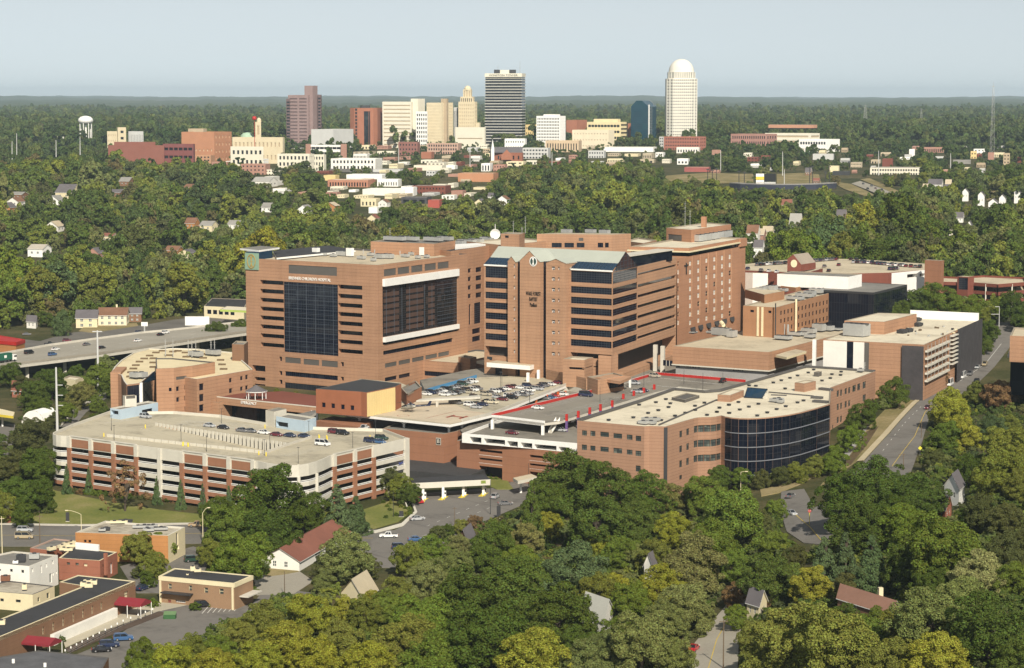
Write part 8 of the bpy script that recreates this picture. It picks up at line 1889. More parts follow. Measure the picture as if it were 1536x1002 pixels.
def crown_mesh(name,seed,nlobe,nq,leaf,shape,mat):
 rg=np.random.default_rng(seed); L=[]
 if shape == 'cone':
  for i in range(nlobe):
   h=rg.random() ** 1.25; a=i*2.4+rg.random()*.6; rr=(1-h)*.86+.04; c=np.array([math.cos(a)*rr*(.55+.42*rg.random()),math.sin(a)*rr*(.55+.42*rg.random()),-1+2*h]); L.append((*c,(.1+.18*(1-h))*(.8+.4*rg.random())))
 else:
  nb=max(5,int(nlobe/8)); sub_=max(3,int(nlobe/nb)); tilt=rg.normal(size=2)*.12
  for j in range(nb):
   zz_=1-(j+.5)/nb*1.8+rg.normal()*.1; zz_=max(-.85,min(1,zz_)); a=j*2.39996+rg.random()*1.1; rr=math.sqrt(max(0,1-zz_*zz_)); k=.38+.34*rg.random()
   B=np.array([math.cos(a)*rr*k+tilt[0]*zz_,math.sin(a)*rr*k+tilt[1]*zz_,zz_*(.5+.3*rg.random())]); br=.26+.17*rg.random()
   for i in range(sub_):
    d=rg.normal(size=3); d /= np.linalg.norm(d); d[2]=abs(d[2]) if rg.random()<.6 else d[2]
    c=B+d*br*(.55+.6*rg.random()); r=(.075+.105*rg.random())*(1.2 if shape == 'broad' else .8); L.append((*c,r))
  nlobe=len(L)
 L=np.array(L); w=L[:, 3] ** 2; ix=rg.choice(len(L),nq,p=w/w.sum())
 d=rg.normal(size=(nq,3)); d /= np.linalg.norm(d,axis=1)[:, None]
 oc_=L[ix,:3]+np.array([0,0,.35]); oc_ /= np.linalg.norm(oc_,axis=1)[:, None]+1e-6
 dt_=(d*oc_).sum(1); d[dt_<-.25]*=-1
 sq_=np.array([1,1,.62 if shape == 'cone' else .85])
 p=L[ix,:3]+d*sq_*(L[ix,3]*(.72+.36*rg.random(nq)))[:, None]
 D_=np.linalg.norm(p[:, None,:]-L[None,:, :3],axis=2)/L[None,:, 3]; D_[np.arange(nq),ix]=9
 keep=(D_.min(1)>.66) & (p[:, 2]>-.98); p,d=p[keep],d[keep]; n=len(p)
 nr=d*.75+rg.normal(size=(n,3))*.42+np.array([0,0,.22]); nr /= np.linalg.norm(nr,axis=1)[:, None]
 t=np.cross(nr,rg.normal(size=(n,3))); t /= np.linalg.norm(t,axis=1)[:, None]; bt=np.cross(nr,t)
 s=leaf*(.55+.9*rg.random(n))[:, None]; s2=s*(.55+.35*rg.random(n))[:, None]
 if shape != 'cone':
  rx_=np.percentile(np.hypot(p[:, 0],p[:, 1]),96); z0_,z1_=np.percentile(p[:, 2],[1.5,99]); p=p.copy(); p[:, :2] /= rx_; p[:, 2]=(p[:, 2]-z0_)/(z1_-z0_)*1.94-.97
 q=np.stack([p-t*s,p-bt*s2+nr*s*.15,p+t*s,p+bt*s2+nr*s*.15],1).reshape(-1,3)
 me=bpy.data.meshes.new(name); me.vertices.add(4*n); me.vertices.foreach_set('co', q.ravel()); me.loops.add(4*n); me.loops.foreach_set('vertex_index', np.arange(4*n,dtype=np.int32))
 me.polygons.add(n); me.polygons.foreach_set('loop_start', np.arange(0,4*n,4,dtype=np.int32)); me.polygons.foreach_set('loop_total', np.full(n,4,dtype=np.int32)); me.materials.append(mat); me.update(calc_edges=True); return me
NEAR={'b': [crown_mesh('crown', 10+i,190+20*(i % 3),42000,.024, 'broad', FOL) for i in range(8)], 'c': [crown_mesh('crown', 40+i,120,20000,.034, 'cone', FOL) for i in range(3)], 's': [crown_mesh('crown', 60,70,6500,.026, 'sparse', FOL)]}
MIDB=[crown_mesh('crown', 70+i,110,11000,.044, 'broad', FOL) for i in range(6)]
def trunk_mesh():
 b=MB(); b.tube((0,0,0),(0,0,.55),1.0,.75,BARK,8); b.tube((0,0,.55),(.3,0,1.0),.75,.4,BARK,7)
 for a in (0.4,2.3,4.4): b.tube((0,0,.5),(3.2*math.cos(a),3.2*math.sin(a),.98),.5,.18,BARK,6); b.tube((2*math.cos(a),2*math.sin(a),.8),(2+4*math.cos(a+.5),4*math.sin(a+.5),1.1),.25,.1,BARK,5)
 o=b.build('trunk'); me=o.data; bpy.data.objects.remove(o); return me
TRUNK=trunk_mesh()
NTREE=0; TREES=[]
def add_tree(base,wm,key,label,shape='b', asp=.86,group=None,near=True,name='tree', lift=.16):
 global NTREE
 r=wm/2; hz_=r*asp if shape != 'c' else wm*1.0
 if shape == 'c' and asp != .86: hz_=r*asp
 zc=r*lift*(1 if shape != 'c' else .3)+hz_
 root=bpy.data.objects.new(name,None); COL.objects.link(root); root.location=base; tag(root,label, 'tree', group)
 cr=bpy.data.objects.new('crown', random.choice((NEAR if near else {'b': MIDB, 'c': NEAR['c'], 's': NEAR['s']})[shape])); COL.objects.link(cr); cr.parent=root
 cr.location=(0,0,zc); cr.scale=(r*1.06,r*random.uniform(.95,1.1),hz_*1.04); cr.rotation_euler=(0,0,random.uniform(0,6.28))
 c=PAL[key]; v=random.uniform(.88,1.14); cr.color=(c[0]*v*random.uniform(.94,1.06),c[1]*v,c[2]*v*random.uniform(.9,1.1),1)
 tk_=bpy.data.objects.new('trunk', TRUNK); COL.objects.link(tk_); tk_.parent=root; tk_.location=(0,0,-.3); k=max(.14,r*.045); tk_.scale=(k,k,zc if shape != 'c' else zc*1.6)
 if shape != 'c': tk_.scale=(max(k,r*.05),max(k,r*.05),zc*.95)
 NTREE+=1; TREES.append((base.x,base.y,r)); return root
def place(u,v,w,shape='b', asp=.86,lift=.16):
 zc=6.0
 p=G(u,v)
 for _ in range(12):
  p=P(u,v,gz(p.x,p.y)+zc); wm=w*(p.y*CP+(HC-p.z)*SP)/F; r=wm/2
  zc=r*lift+r*asp if shape != 'c' else r*.09+(wm if asp == .86 else r*asp)
 p.z=gz(p.x,p.y); return p,wm
ONAME=['leftmost', 'second', 'third', 'fourth', 'fifth', 'sixth', 'seventh', 'eighth', 'ninth', 'tenth', 'eleventh', 'twelfth', 'thirteenth', 'fourteenth', 'fifteenth', 'sixteenth', 'seventeenth', 'eighteenth']
SHN={'b': 'tree', 'c': 'conifer', 's': 'thin crowned tree'}
def wood(where,items,name='tree', near=True):
 """items (u, v, width px, colour[, shape, aspect]); the label counts each colour from the left within its place"""
 items=sorted(items,key=lambda t: t[0]); seen={}; tot={}
 for t in items: k=(t[3],t[4] if len(t)>4 else 'b'); tot[k]=tot.get(k,0)+1
 for t in items:
  sh=t[4] if len(t)>4 else 'b'; asp=t[5] if len(t)>5 else .86; k=(t[3],sh); i=seen.get(k,0); seen[k]=i+1
  o = '' if tot[k] == 1 else ONAME[min(i,17)] + ' '
  fl = '' if tot[k] == 1 or i == 0 else ' from left'
  p,wm=place(t[0],t[1],t[2],sh,asp)
  add_tree(p,wm,t[3],f'{o}{CN_[t[3]]} {SHN[sh]}{fl} {where}', sh,asp,None,near, 'conifer' if sh == 'c' else name)
wood('in the dense hedge at the left edge', [(45,655,60, 'K'),(18,700,56, 'K'),(58,700,62, 'D'),(22,742,62, 'D'),(58,742,54, 'D'),(5,760,50, 'O'),(35,772,40, 'D')])
wood('standing alone on the lawn by the rounded garage', [(187,727,70, 'R', 's', 1.0)])
wood('along the foot of the rounded garage', [(100,719,17, 'B', 'c', 2.6),(133,721,15, 'B', 'c', 2.7),(235,736,16, 'B', 'c', 2.6),(271,742,17, 'B', 'c', 2.6),(304,748,17, 'B', 'c', 2.5),(343,752,20, 'B', 'c', 2.2)], 'conifer')
wood('in the big grove before the rounded garage', [(402,748,118, 'D'),(345,795,84, 'M'),(455,772,72, 'D'),(365,838,84, 'M'),(318,828,46, 'O'),(506,766,62, 'B', 'c', 1.25),(534,772,46, 'B', 'c', 1.2),(402,802,84, 'D'),(330,770,60, 'D'),(338,848,40, 'M')])
wood('between the red roofed hall and the junction', [(517,832,84, 'G'),(490,850,44, 'K'),(550,850,40, 'K'),(485,872,40, 'G')])
wood('on the planted bank left of the toll canopy', [(556,714,44, 'D'),(580,720,44, 'K'),(600,730,44, 'O'),(614,742,36, 'D'),(546,706,30, 'K')])
wood('between the orange shop and the long clinic', [(206,822,52, 'O'),(242,818,44, 'M'),(232,848,44, 'O'),(222,868,26, 'D'),(205,858,20, 'K')])
wood('in the bright wood beside the clinic car park', [(212,981,52, 'M'),(250,1000,72, 'Y'),(285,978,56, 'O'),(318,1005,76, 'Y'),(330,974,54, 'M'),(362,954,56, 'O'),(395,931,70, 'O'),(428,971,92, 'Y'),(468,924,80, 'Y'),(515,966,80, 'O'),(548,1000,86, 'Y'),(470,1000,92, 'Y'),(385,1000,76, 'Y'),(210,1015,56, 'M')])
wood('in the strip between pale roofed house and junction', [(612,838,54, 'O'),(645,828,56, 'M'),(680,852,58, 'G'),(690,822,46, 'T'),(636,872,70, 'G'),(600,890,54, 'O'),(575,905,50, 'M'),(548,922,60, 'O'),(520,915,46, 'Y'),(585,920,56, 'M'),(560,900,36, 'Y'),(655,800,26, 'K'),(690,790,24, 'O'),(710,785,26, 'R'),(670,797,24, 'D')])
wood('in the dark wood at bottom centre', [(690,905,120, 'D'),(775,885,112, 'D'),(835,925,112, 'D'),(728,965,130, 'D'),(632,935,90, 'M'),(600,965,90, 'O'),(645,990,100, 'M'),(802,992,110, 'Y'),(868,1000,90, 'G'),(868,965,60, 'D')])
wood('in the middle wood below the toll plaza', [(738,818,76, 'D'),(792,808,56, 'T'),(820,790,46, 'Y'),(858,858,104, 'B', 'b', .8),(900,815,44, 'Y'),(928,832,58, 'M'),(798,770,48, 'D', 'c', 2.0),(895,890,66, 'O'),(925,885,56, 'Y'),(780,845,60, 'M'),(960,835,50, 'G')])
wood('in the tall wood before the brick office', [(855,722,104, 'D'),(915,738,104, 'D'),(972,742,78, 'D'),(822,752,66, 'D'),(895,782,104, 'D'),(955,788,80, 'D'),(1012,748,54, 'T'),(1058,742,66, 'M'),(1040,712,36, 'M'),(1098,780,104, 'M'),(1012,795,62, 'Y'),(1134,785,58, 'K'),(1164,764,34, 'M'),(1072,815,84, 'M'),(1020,720,34, 'D')])
wood('in the wood left of the bottom road', [(1038,848,100, 'T'),(988,882,78, 'Y'),(945,905,66, 'M'),(1030,912,84, 'G'),(1098,850,56, 'M'),(962,965,100, 'G'),(1016,985,60, 'G'),(1052,925,44, 'G'),(1105,925,40, 'M'),(1128,955,50, 'O'),(1100,890,40, 'R'),(985,835,60, 'O'),(1000,930,70, 'G'),(925,955,66, 'M'),(872,955,50, 'D'),(905,972,56, 'G')])
wood('between the bottom road and the red brown roof', [(1152,868,88, 'D'),(1216,876,66, 'Y'),(1236,845,56, 'B', 'c', 1.4),(1268,838,54, 'B', 'c', 1.4),(1308,848,66, 'B', 'c', 1.35),(1192,835,40, 'K'),(1275,880,50, 'K'),(1140,905,30, 'R'),(1160,815,40, 'M')])
wood('in the spreading oak clump by the lower junction', [(1268,750,92, 'D'),(1320,735,108, 'D'),(1378,748,82, 'D'),(1300,788,100, 'D'),(1352,790,80, 'M'),(1345,770,70, 'D')])
wood('along the right side of the climbing road', [(1428,612,68, 'Y'),(1415,655,54, 'M'),(1446,650,58, 'Y'),(1490,645,46, 'B'),(1462,590,40, 'O'),(1495,592,46, 'R'),(1522,588,40, 'R'),(1515,640,40, 'O'),(1510,672,72, 'O'),(1498,712,80, 'O'),(1455,705,52, 'D'),(1530,730,56, 'O'),(1475,770,62, 'K'),(1400,690,36, 'K'),(1510,780,60, 'K'),(1452,780,40, 'D')])
wood('in the wood below the white gabled house', [(1420,828,124, 'M'),(1462,862,86, 'S'),(1505,828,66, 'K'),(1360,850,76, 'D'),(1520,868,60, 'M'),(1400,880,60, 'D'),(1535,810,40, 'K')])
wood('in the rounded wood at lower right', [(1182,962,128, 'O'),(1258,972,140, 'O'),(1392,935,120, 'G'),(1482,945,124, 'D'),(1402,992,100, 'Y'),(1330,1000,90, 'O'),(1524,990,80, 'D'),(1445,905,88, 'G'),(1140,1000,70, 'O'),(1300,958,76, 'M'),(1345,938,60, 'O'),(1262,928,50, 'D'),(1318,925,36, 'M'),(1350,975,60, 'O')])
wood('along the right flank of the brick office', [(1294,622,48, 'D'),(1276,656,44, 'M'),(1252,690,44, 'M'),(1222,698,36, 'O'),(1196,708,34, 'O'),(1170,714,32, 'K'),(1142,718,30, 'K'),(1112,716,34, 'M'),(1080,716,40, 'D'),(1058,708,34, 'M')])
wood('in the bed between brick office and scaffold', [(1340,588,48, 'D'),(1300,545,28, 'R'),(1332,556,44, 'M'),(1370,556,42, 'R'),(1395,548,40, 'R'),(1388,568,30, 'R'),(1410,568,26, 'R'),(1376,530,28, 'O'),(1326,604,20, 'G'),(1256,544,18, 'Y')])
wood('between the scaffold and the brown garage', [(1375,458,50, 'D'),(1412,452,62, 'M'),(1448,468,56, 'M'),(1482,498,38, 'D'),(1345,470,44, 'D'),(1470,470,40, 'O'),(1522,462,54, 'D'),(1495,462,34, 'M'),(1430,425,30, 'G'),(1478,520,26, 'D'),(1536,480,40, 'D')])
wood('behind the long white box building', [(1300,416,44, 'D'),(1330,412,40, 'D'),(1315,420,36, 'D')])
wood('in the courtyard behind the red rimmed deck', [(958,550,36, 'O'),(980,549,28, 'M'),(1045,556,26, 'R'),(1062,559,32, 'R'),(1078,561,30, 'R'),(1105,562,34, 'M'),(1125,565,26, 'M'),(942,551,24, 'O')])
wood('beside the left edge of the hospital tower', [(322,500,38, 'D'),(362,494,34, 'D'),(346,510,20, 'D'),(394,592,14, 'D')])
wood('between viaduct and garage at the left', [(150,565,46, 'M'),(165,580,34, 'D'),(122,592,44, 'T'),(78,575,50, 'D'),(52,592,48, 'D'),(98,618,34, 'M'),(60,612,36, 'D'),(16,562,40, 'D'),(160,548,34, 'G'),(145,605,26, 'M'),(112,560,30, 'D'),(155,618,20, 'D'),(140,628,18, 'D'),(80,630,26, 'K'),(35,578,34, 'K'),(176,610,16, 'D')])
wood('on the street bank above the highway', [(93,484,30, 'B', 'b', 1.2),(70,478,26, 'D'),(82,470,24, 'D')])
wood('on the roof terrace of the emergency entrance', [(415,588,12, 'O'),(445,592,14, 'T'),(470,598,10, 'R')], 'shrub_tree')
def shrub(label,u,v,w,key,group=None):
 p,wm=place(u,v,w, 'b', .7,.0); r=wm/2; root=bpy.data.objects.new('shrub', random.choice(MIDB)); COL.objects.link(root); root.location=(p.x,p.y,p.z+r*.45); root.scale=(r,r,r*.7); c=PAL[key]; root.color=(*c,1); tag(root,label, 'shrub', group)
for u,v,w,k in ((230,903,22, 'M'),(292,908,22, 'D'),(322,898,14, 'Y'),(318,905,16, 'M'),(45,962,30, 'M'),(85,955,26, 'D'),(380,884,18, 'M'),(362,898,18, 'D'),(100,882,18, 'D')):
 shrub('clipped green shrub beside the clinic buildings', u,v,w,k, 'shrubs round the clinics')
for i in range(26): shrub('low dark shrub in the row at the garage foot', lerp(112,345,i/25),lerp(735,757,i/25),14,random.choice('DKMR'), 'shrub row below the rounded garage')
for i in range(16): shrub('low shrub in the beds of the traffic island and bank', *((lerp(552,616,random.random()),lerp(752,775,random.random()))),9,random.choice('DMO'), 'island shrubs')
for i in range(14): shrub('low shrub beside the curved drive', lerp(112,180,i/13)+14,lerp(648,600,i/13),14,random.choice('DMK'), 'shrubs beside the curved drive')
for i in range(14): shrub('low hedge shrub under the glass corner', lerp(1085,1245,i/13),lerp(722,702,i/13) , 15,random.choice('DMG'), 'hedge under the glass corner')
for i in range(9): shrub('low hedge shrub on the grass bank below the brick deck', lerp(722,752,(i % 5)/4),712+5*(i // 5),9, 'M', 'hedge below the brick deck')
FPS=[]
for o in bpy.data.objects:
 if o.type == 'EMPTY' and o.parent is None and o.get('category') in ('building', 'house', 'garage', 'parking deck', 'stadium', 'viaduct', 'church', 'hangar', 'chapel', 'terrace'):
  xs_=[(c.matrix_world if False else None,c) for c in o.children if c.type == 'MESH']; P_=[]
  for _,c in xs_:
   for v in c.bound_box: P_.append((v[0]+o.location.x,v[1]+o.location.y))
  if P_: FPS.append((min(p[0] for p in P_)-4,max(p[0] for p in P_)+4,min(p[1] for p in P_)-5,max(p[1] for p in P_)+3))
def inpoly(p,poly):
 c=False; n=len(poly)
 for i in range(n):
  a,b=poly[i],poly[i-1]
  if (a[1]>p[1]) != (b[1]>p[1]) and p[0]<(b[0]-a[0])*(p[1]-a[1])/(b[1]-a[1])+a[0]: c=not c
 return c
for px in (((-60,560),(60,545),(215,520),(345,503),(420,492),(420,470),(345,470),(215,480),(60,497),(-60,500)),((1476,500),(1500,484),(1560,470),(1560,520),(1500,530))): region(px)
campus=[v2(P(u,v,30)) for u,v in ((-60,700),(60,640),(180,560),(330,500),(420,470),(640,430),(900,420),(1120,415),(1330,420),(1420,480),(1500,520),(1560,560),(1560,1002),(-60,1002))]
HIDE=[(368,386),(560,372),(700,362),(745,345),(800,345),(1000,338),(1118,340),(1118,402),(1250,405),(1410,392),(1536,412),(1600,1010),(-20,1010),(-20,562),(100,545),(300,500),(368,484)]
random.seed(11); PT=[]
y=1075.0
while y<3500:
 sp=12.5+(y-1100)*.0016; x=-(.29*y+60)+random.random()*sp
 while x<.29*y+60:
  px_,py_=x+random.uniform(-.42,.42)*sp,y+random.uniform(-.42,.42)*sp; x+=sp
  dn=noise.noise(Vector((px_/130,py_/130,0)))
  if dn>(.22 if y>2500 else .36): continue
  if random.random()<.05: continue
  R_=(4.2+7.6*random.random() ** 1.3)*(1.0+.3*noise.noise(Vector((px_/90,py_/90,5))))*(1 if y<2300 else .82)
  if random.random()<.12: R_*=1.35
  if any(a<px_<b and c<py_<d for a,b,c,d in FPS) or inpoly((px_,py_),campus) or any(inpoly((px_,py_),q) for q in NOTREE): continue
  g=gz(px_,py_); u,v,dep=proj((px_,py_,g+R_*1.05)); rp=R_*F/dep
  bad=False
  for (a,t,b,bt,Yb,*fr_) in CLEAR:
   if py_<Yb+10 and u+rp*.8>a and u-rp*.8<b and v-rp*.75<bt-(bt-t)*(fr_[0] if fr_ else .22) and v+rp>t: bad=True; break
  if bad: continue
  PT.append((px_,py_,g,R_,u,v,rp))
 y+=sp*.92
vis=[t for t in PT if not inpoly((t[4],t[5]-t[6]*.5),HIDE) and -10<t[4]<1546]
vis.sort(key=lambda t: -t[6]); near_ids=set(id(t) for t in vis[:max(0,292-NTREE)])
WCOL=['D', 'D', 'M', 'M', 'M', 'O', 'O', 'Y', 'G', 'B', 'D', 'K']
for t in PT:
 if id(t) in near_ids:
  k=random.choice(WCOL); side = 'left of the hospital tower' if t[4]<380 else ('behind the hospital roofs' if t[4]<1120 else 'behind the right hand garages')
  add_tree(Vector((t[0],t[1],t[2])),t[3]*2,k,f'{CN_[k]} tree in the near rim of the wood {side}', 'b', random.uniform(.85,1.15), 'trees in the near rim of the wood', False)
rest=[t for t in PT if id(t) not in near_ids]
y=470.0
while y<1075:
 for sd_ in (-1,1):
  for k in range(11):
   x=sd_*(.229*y+14+k*12+random.uniform(-4,4)); R_=random.uniform(5,9)
   if (sd_<0 and (y<700 or y>960)) or (sd_>0 and 780<y<900 and k<4): continue
   rest.append((x,y+random.uniform(-4,4),gz(x,y),R_,0,0,0))
 y+=12
y=3500.0
while y<9500:
 sp=21+(y-3500)*.004; x=-(.245*y+30)+random.random()*sp
 while x<.245*y+30:
  px_,py_=x+random.uniform(-.45,.45)*sp,y+random.uniform(-.45,.45)*sp; x+=sp
  if noise.noise(Vector((px_/260,py_/420,9)))>.38: continue
  R_=random.uniform(8,16)*(1+(y-3500)*.00006); g=gz(px_,py_)
  if any(a<px_<b and c<py_<d for a,b,c,d in FPS): continue
  rest.append((px_,py_,g,R_,0,0,0))
 y+=sp*1.3
def scatter(name,pts,meshes,kind='stuff', flat=1.0):
 src=bpy.data.collections.new(name + '_kinds')
 for i,m_ in enumerate(meshes):
  o=bpy.data.objects.new('crown_kind', m_); src.objects.link(o)
 me=bpy.data.meshes.new(name); me.vertices.add(len(pts)); co=np.array([(p[0],p[1],p[2]+p[3]*.98*flat) for p in pts],dtype=np.float32); me.vertices.foreach_set('co', co.ravel())
 at=me.attributes.new('size', 'FLOAT', 'POINT'); at.data.foreach_set('value', np.array([p[3] for p in pts],dtype=np.float32)); me.update()
 o=bpy.data.objects.new(name,me); COL.objects.link(o); tag(o,kind=kind)
 ng_=bpy.data.node_groups.new(name, 'GeometryNodeTree'); ng_.interface.new_socket('Geometry', in_out='INPUT', socket_type='NodeSocketGeometry'); ng_.interface.new_socket('Geometry', in_out='OUTPUT', socket_type='NodeSocketGeometry')
 N=ng_.nodes; gi_,go_=N.new('NodeGroupInput'),N.new('NodeGroupOutput'); ci=N.new('GeometryNodeCollectionInfo'); ci.inputs['Collection'].default_value=src; ci.inputs['Separate Children'].default_value=True; ci.inputs['Reset Children'].default_value=True
 ip=N.new('GeometryNodeInstanceOnPoints'); ip.inputs['Pick Instance'].default_value=True
 na=N.new('GeometryNodeInputNamedAttribute'); na.data_type = 'FLOAT'; na.inputs['Name'].default_value = 'size'
 rv=N.new('FunctionNodeRandomValue'); rv.data_type = 'FLOAT_VECTOR'; rv.inputs[0].default_value=(-.08,-.08,0); rv.inputs[1].default_value=(.08,.08,6.28)
 r2=N.new('FunctionNodeRandomValue'); r2.data_type = 'FLOAT_VECTOR'; r2.inputs[0].default_value=(.85,.85,.75*flat); r2.inputs[1].default_value=(1.2,1.2,1.45*flat); r2.inputs['Seed'].default_value=5
 ri=N.new('FunctionNodeRandomValue'); ri.data_type = 'INT'; ri.inputs[4].default_value=0; ri.inputs[5].default_value=len(meshes)-1; ri.inputs['Seed'].default_value=9
 vm=N.new('ShaderNodeVectorMath'); vm.operation = 'SCALE'; lk=ng_.links.new
 lk(gi_.outputs[0],ip.inputs['Points']); lk(ci.outputs[0],ip.inputs['Instance']); lk(ri.outputs[2],ip.inputs['Instance Index']); lk(rv.outputs[0],ip.inputs['Rotation']); lk(r2.outputs[0],vm.inputs[0]); lk(na.outputs[0],vm.inputs['Scale']); lk(vm.outputs[0],ip.inputs['Scale']); lk(ip.outputs[0],go_.inputs[0])
 md=o.modifiers.new('scatter', 'NODES'); md.node_group=ng_; return o
MIDS=[crown_mesh('wood_crown', 90+i,80,5200,.062, 'broad', FORS) for i in range(8)]
FARS=[crown_mesh('wood_crown', 120+i,16,520,.18, 'broad', FORF) for i in range(4)]
scatter('woodland', [t for t in rest if t[1]<2600],MIDS); scatter('distant_woodland', [t for t in rest if t[1] >= 2600],FARS)
random.seed(5); ug=[]
UZ_=[[(345,938),(420,905),(480,885),(560,880),(690,800),(760,775),(840,745),(1000,770),(1165,775),(1175,815),(1090,880),(1060,930),(1020,975),(1000,1015),(200,1015),(245,988)],[(1128,930),(1140,830),(1180,820),(1240,825),(1290,765),(1340,720),(1375,715),(1400,630),(1440,600),(1560,600),(1560,1020),(1120,1020)],[(0,650),(60,645),(70,770),(0,785)],[(310,820),(320,760),(480,740),(520,780),(480,830),(400,860),(320,860)],[(20,590),(60,560),(130,555),(175,560),(160,590),(120,605),(90,640),(30,630)],[(1320,480),(1420,440),(1490,450),(1485,500),(1476,520)]]
HR=[(505,862,630,935),(866,905,922,960),(962,845,985,880),(1255,890,1350,940),(1412,720,1462,762),(1398,745,1432,785),(680,795,712,842)]
for zn in UZ_:
 u0,u1,v0,v1=min(p[0] for p in zn),max(p[0] for p in zn),min(p[1] for p in zn),max(p[1] for p in zn); n=int((u1-u0)*(v1-v0)/60)
 for _ in range(n):
  u,v=random.uniform(u0,u1),random.uniform(v0,v1)
  if not inpoly((u,v),zn) or any(a<u<c and b<v<d for a,b,c,d in HR): continue
  p=G(u,v); ug.append((p.x,p.y,p.z-.4,random.uniform(1.0,2.3),0,0,0))
scatter('undergrowth', ug,MIDS,flat=.7)
yy=[9300.0]
while yy[-1]<32000: yy.append(yy[-1]*1.006+4)
NCf=330; V=[];
for y in yy:
 hw=.27*y
 for i in range(NCf+1):
  x=hw*(2*i/NCf-1); s_=y/9300
  h=13+9*noise.noise(Vector((x/(60*s_),y/(90*s_),0)))+8*noise.noise(Vector((x/(28*s_),y/60,4)))+sm(11000,26000,y)*44*noise.noise(Vector((x/2600,y/3000,7))); V.append((x,y,gz(x,y)+h))
me=bpy.data.meshes.new('far_forest'); me.from_pydata(V,[],[(r*(NCf+1)+i,r*(NCf+1)+i+1,(r+1)*(NCf+1)+i+1,(r+1)*(NCf+1)+i) for r in range(len(yy)-1) for i in range(NCf)])
m,nt,b=nodes('far_canopy'); p_=pos(nt); mp=nt.nodes.new('ShaderNodeMapping'); mp.inputs['Scale'].default_value=(.012,.004,.012); nt.links.new(p_,mp.inputs[0])
f=mth(nt, 'ADD', mth(nt, 'MULTIPLY', nz(nt,mp.outputs[0],1,6,.7),.6),mth(nt, 'MULTIPLY', nz(nt,mp.outputs[0],.12,4),.4))
nt.links.new(ramp(nt,f,[(.35,(.025,.04,.015)),(.5,(.05,.068,.022)),(.65,(.085,.095,.035))]),b.inputs['Base Color']); b.inputs['Roughness'].default_value=1; b.inputs['Specular IOR Level'].default_value=0
me.materials.append(m); o=bpy.data.objects.new('far_forest', me); COL.objects.link(o); tag(o,kind='stuff')
random.seed(21)
SM=[(plain('far_white_roof', (.6,.58,.52),var=.1)),TANR,PINKB,GRYR]
for i in range(70):
 Y=random.uniform(3700,8500); x=random.uniform(-.235,.235)*Y; g=gz(x,Y); lx,ly,h=random.uniform(18,60),random.uniform(12,25),random.uniform(14,20); b=MB()
 b.obox((x,Y),(1,random.uniform(-.3,.3)),lx,ly,g-2,g+h,random.choice([WHITEW,IVORY,PINKB,BEIGED]),mtop=random.choice(SM)); tag(b.build('far_building'), 'small flat roofed building showing above the far woods beyond downtown', 'building', 'buildings in the far woods')
b=MB(); hx,hy0,hy1=12500,-300,36000
hzm=bpy.data.materials.new('haze_air'); hzm.use_nodes=True; nt=hzm.node_tree; nt.nodes.clear(); out=nt.nodes.new('ShaderNodeOutputMaterial'); pv=nt.nodes.new('ShaderNodeVolumePrincipled'); pv.inputs['Color'].default_value=(.66,.82,.95,1); pv.inputs['Density'].default_value=3.5e-5; pv.inputs['Anisotropy'].default_value=.0; nt.links.new(pv.outputs[0],out.inputs['Volume'])
b.prism([(-hx,hy0),(hx,hy0),(hx,hy1),(-hx,hy1)],-12,262,hzm); tag(b.build('haze'),kind='stuff')
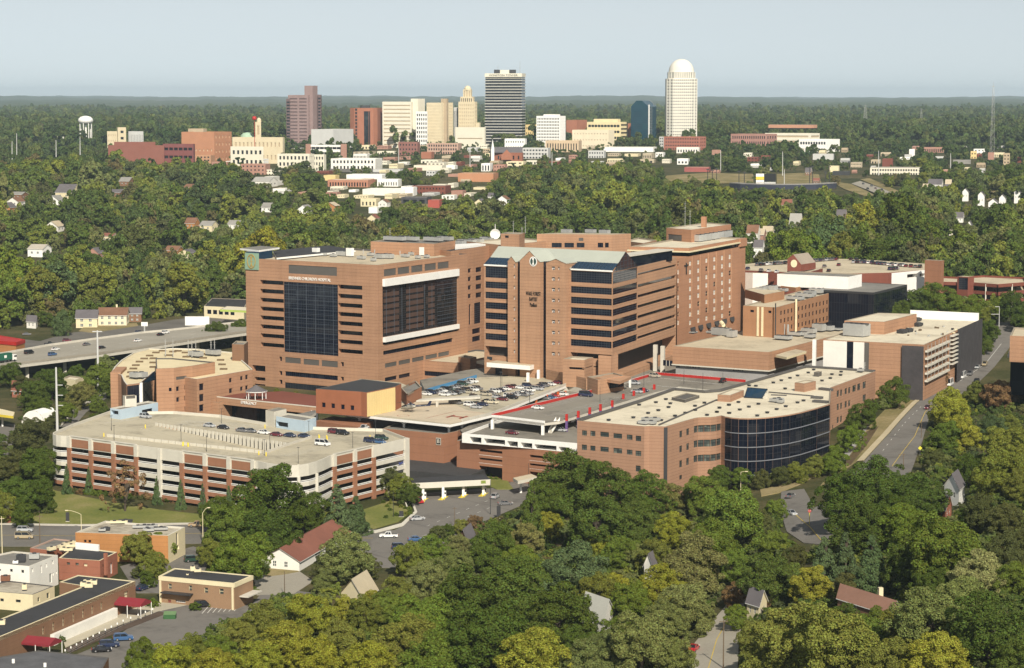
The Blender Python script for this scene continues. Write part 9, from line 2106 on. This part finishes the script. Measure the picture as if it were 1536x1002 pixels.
def finish(sun_el=37,sun_az_x=.22,strength=4.5,sky=.072,expo=.45):
 w=bpy.data.worlds.new('World'); scene.world=w; w.use_nodes=True
 nt=w.node_tree; bg=nt.nodes['Background']
 s=nt.nodes.new('ShaderNodeTexSky'); s.sky_type = 'NISHITA'; s.sun_disc=False
 d=Vector((sun_az_x,-1,0)).normalized()
 el=R(sun_el)
 s.sun_elevation=el; s.sun_rotation=math.atan2(d.x,d.y)
 s.air_density=1.0; s.dust_density=.25; s.ozone_density=2.2; s.altitude=300
 tc=nt.nodes.new('ShaderNodeTexCoord'); ad=nt.nodes.new('ShaderNodeVectorMath'); ad.operation = 'ADD'; ad.inputs[1].default_value=(0,0,.10)
 nm=nt.nodes.new('ShaderNodeVectorMath'); nm.operation = 'NORMALIZE'
 nt.links.new(tc.outputs['Generated'],ad.inputs[0]); nt.links.new(ad.outputs[0],nm.inputs[0]); nt.links.new(nm.outputs[0],s.inputs['Vector'])
 hv=nt.nodes.new('ShaderNodeHueSaturation'); hv.inputs['Saturation'].default_value=.30; nt.links.new(s.outputs[0],hv.inputs['Color'])
 tn_=mixc(nt,1.0,hv.outputs[0],(.97,1.0,.975), 'MULTIPLY')
 mp=nt.nodes.new('ShaderNodeMapping'); mp.inputs['Scale'].default_value=(2.2,2.2,26); nt.links.new(tc.outputs['Generated'],mp.inputs[0])
 cl=mth(nt, 'MULTIPLY', mth(nt, 'SUBTRACT', nz(nt,mp.outputs[0],1.6,5,.55),.42),.55)
 tn_=mixc(nt,cl,tn_,(7.2,7.6,7.6))
 nt.links.new(tn_,bg.inputs['Color']); bg.inputs['Strength'].default_value=sky
 L=bpy.data.lights.new('sun', 'SUN'); L.energy=strength; L.angle=R(.53); L.color=(1,.92,.79)
 o=bpy.data.objects.new('sun', L); COL.objects.link(o)
 sd=Vector((d.x*math.cos(el),d.y*math.cos(el),math.sin(el)))
 o.rotation_euler=sd.to_track_quat('Z', 'Y').to_euler(); o.location=(0,0,400)
 cam=bpy.data.cameras.new('camera'); co=bpy.data.objects.new('camera', cam); COL.objects.link(co)
 co.location=(0,0,HC); co.rotation_euler=(math.pi/2-PITCH,0,0)
 cam.sensor_fit = 'HORIZONTAL'; cam.sensor_width=36; cam.lens=36*F/1536
 cam.clip_start=1; cam.clip_end=200000
 scene.camera=co
 scene.view_settings.view_transform = 'Standard'; scene.view_settings.look = 'None'
 scene.view_settings.exposure=expo; scene.view_settings.gamma=1; scene.view_settings.use_curve_mapping=False
 c=scene.cycles; c.use_denoising=True; c.max_bounces=6; c.diffuse_bounces=3; c.glossy_bounces=3; c.transmission_bounces=4; c.volume_bounces=0; c.transparent_max_bounces=6
 c.use_adaptive_sampling=True; c.adaptive_threshold=.02
finish()
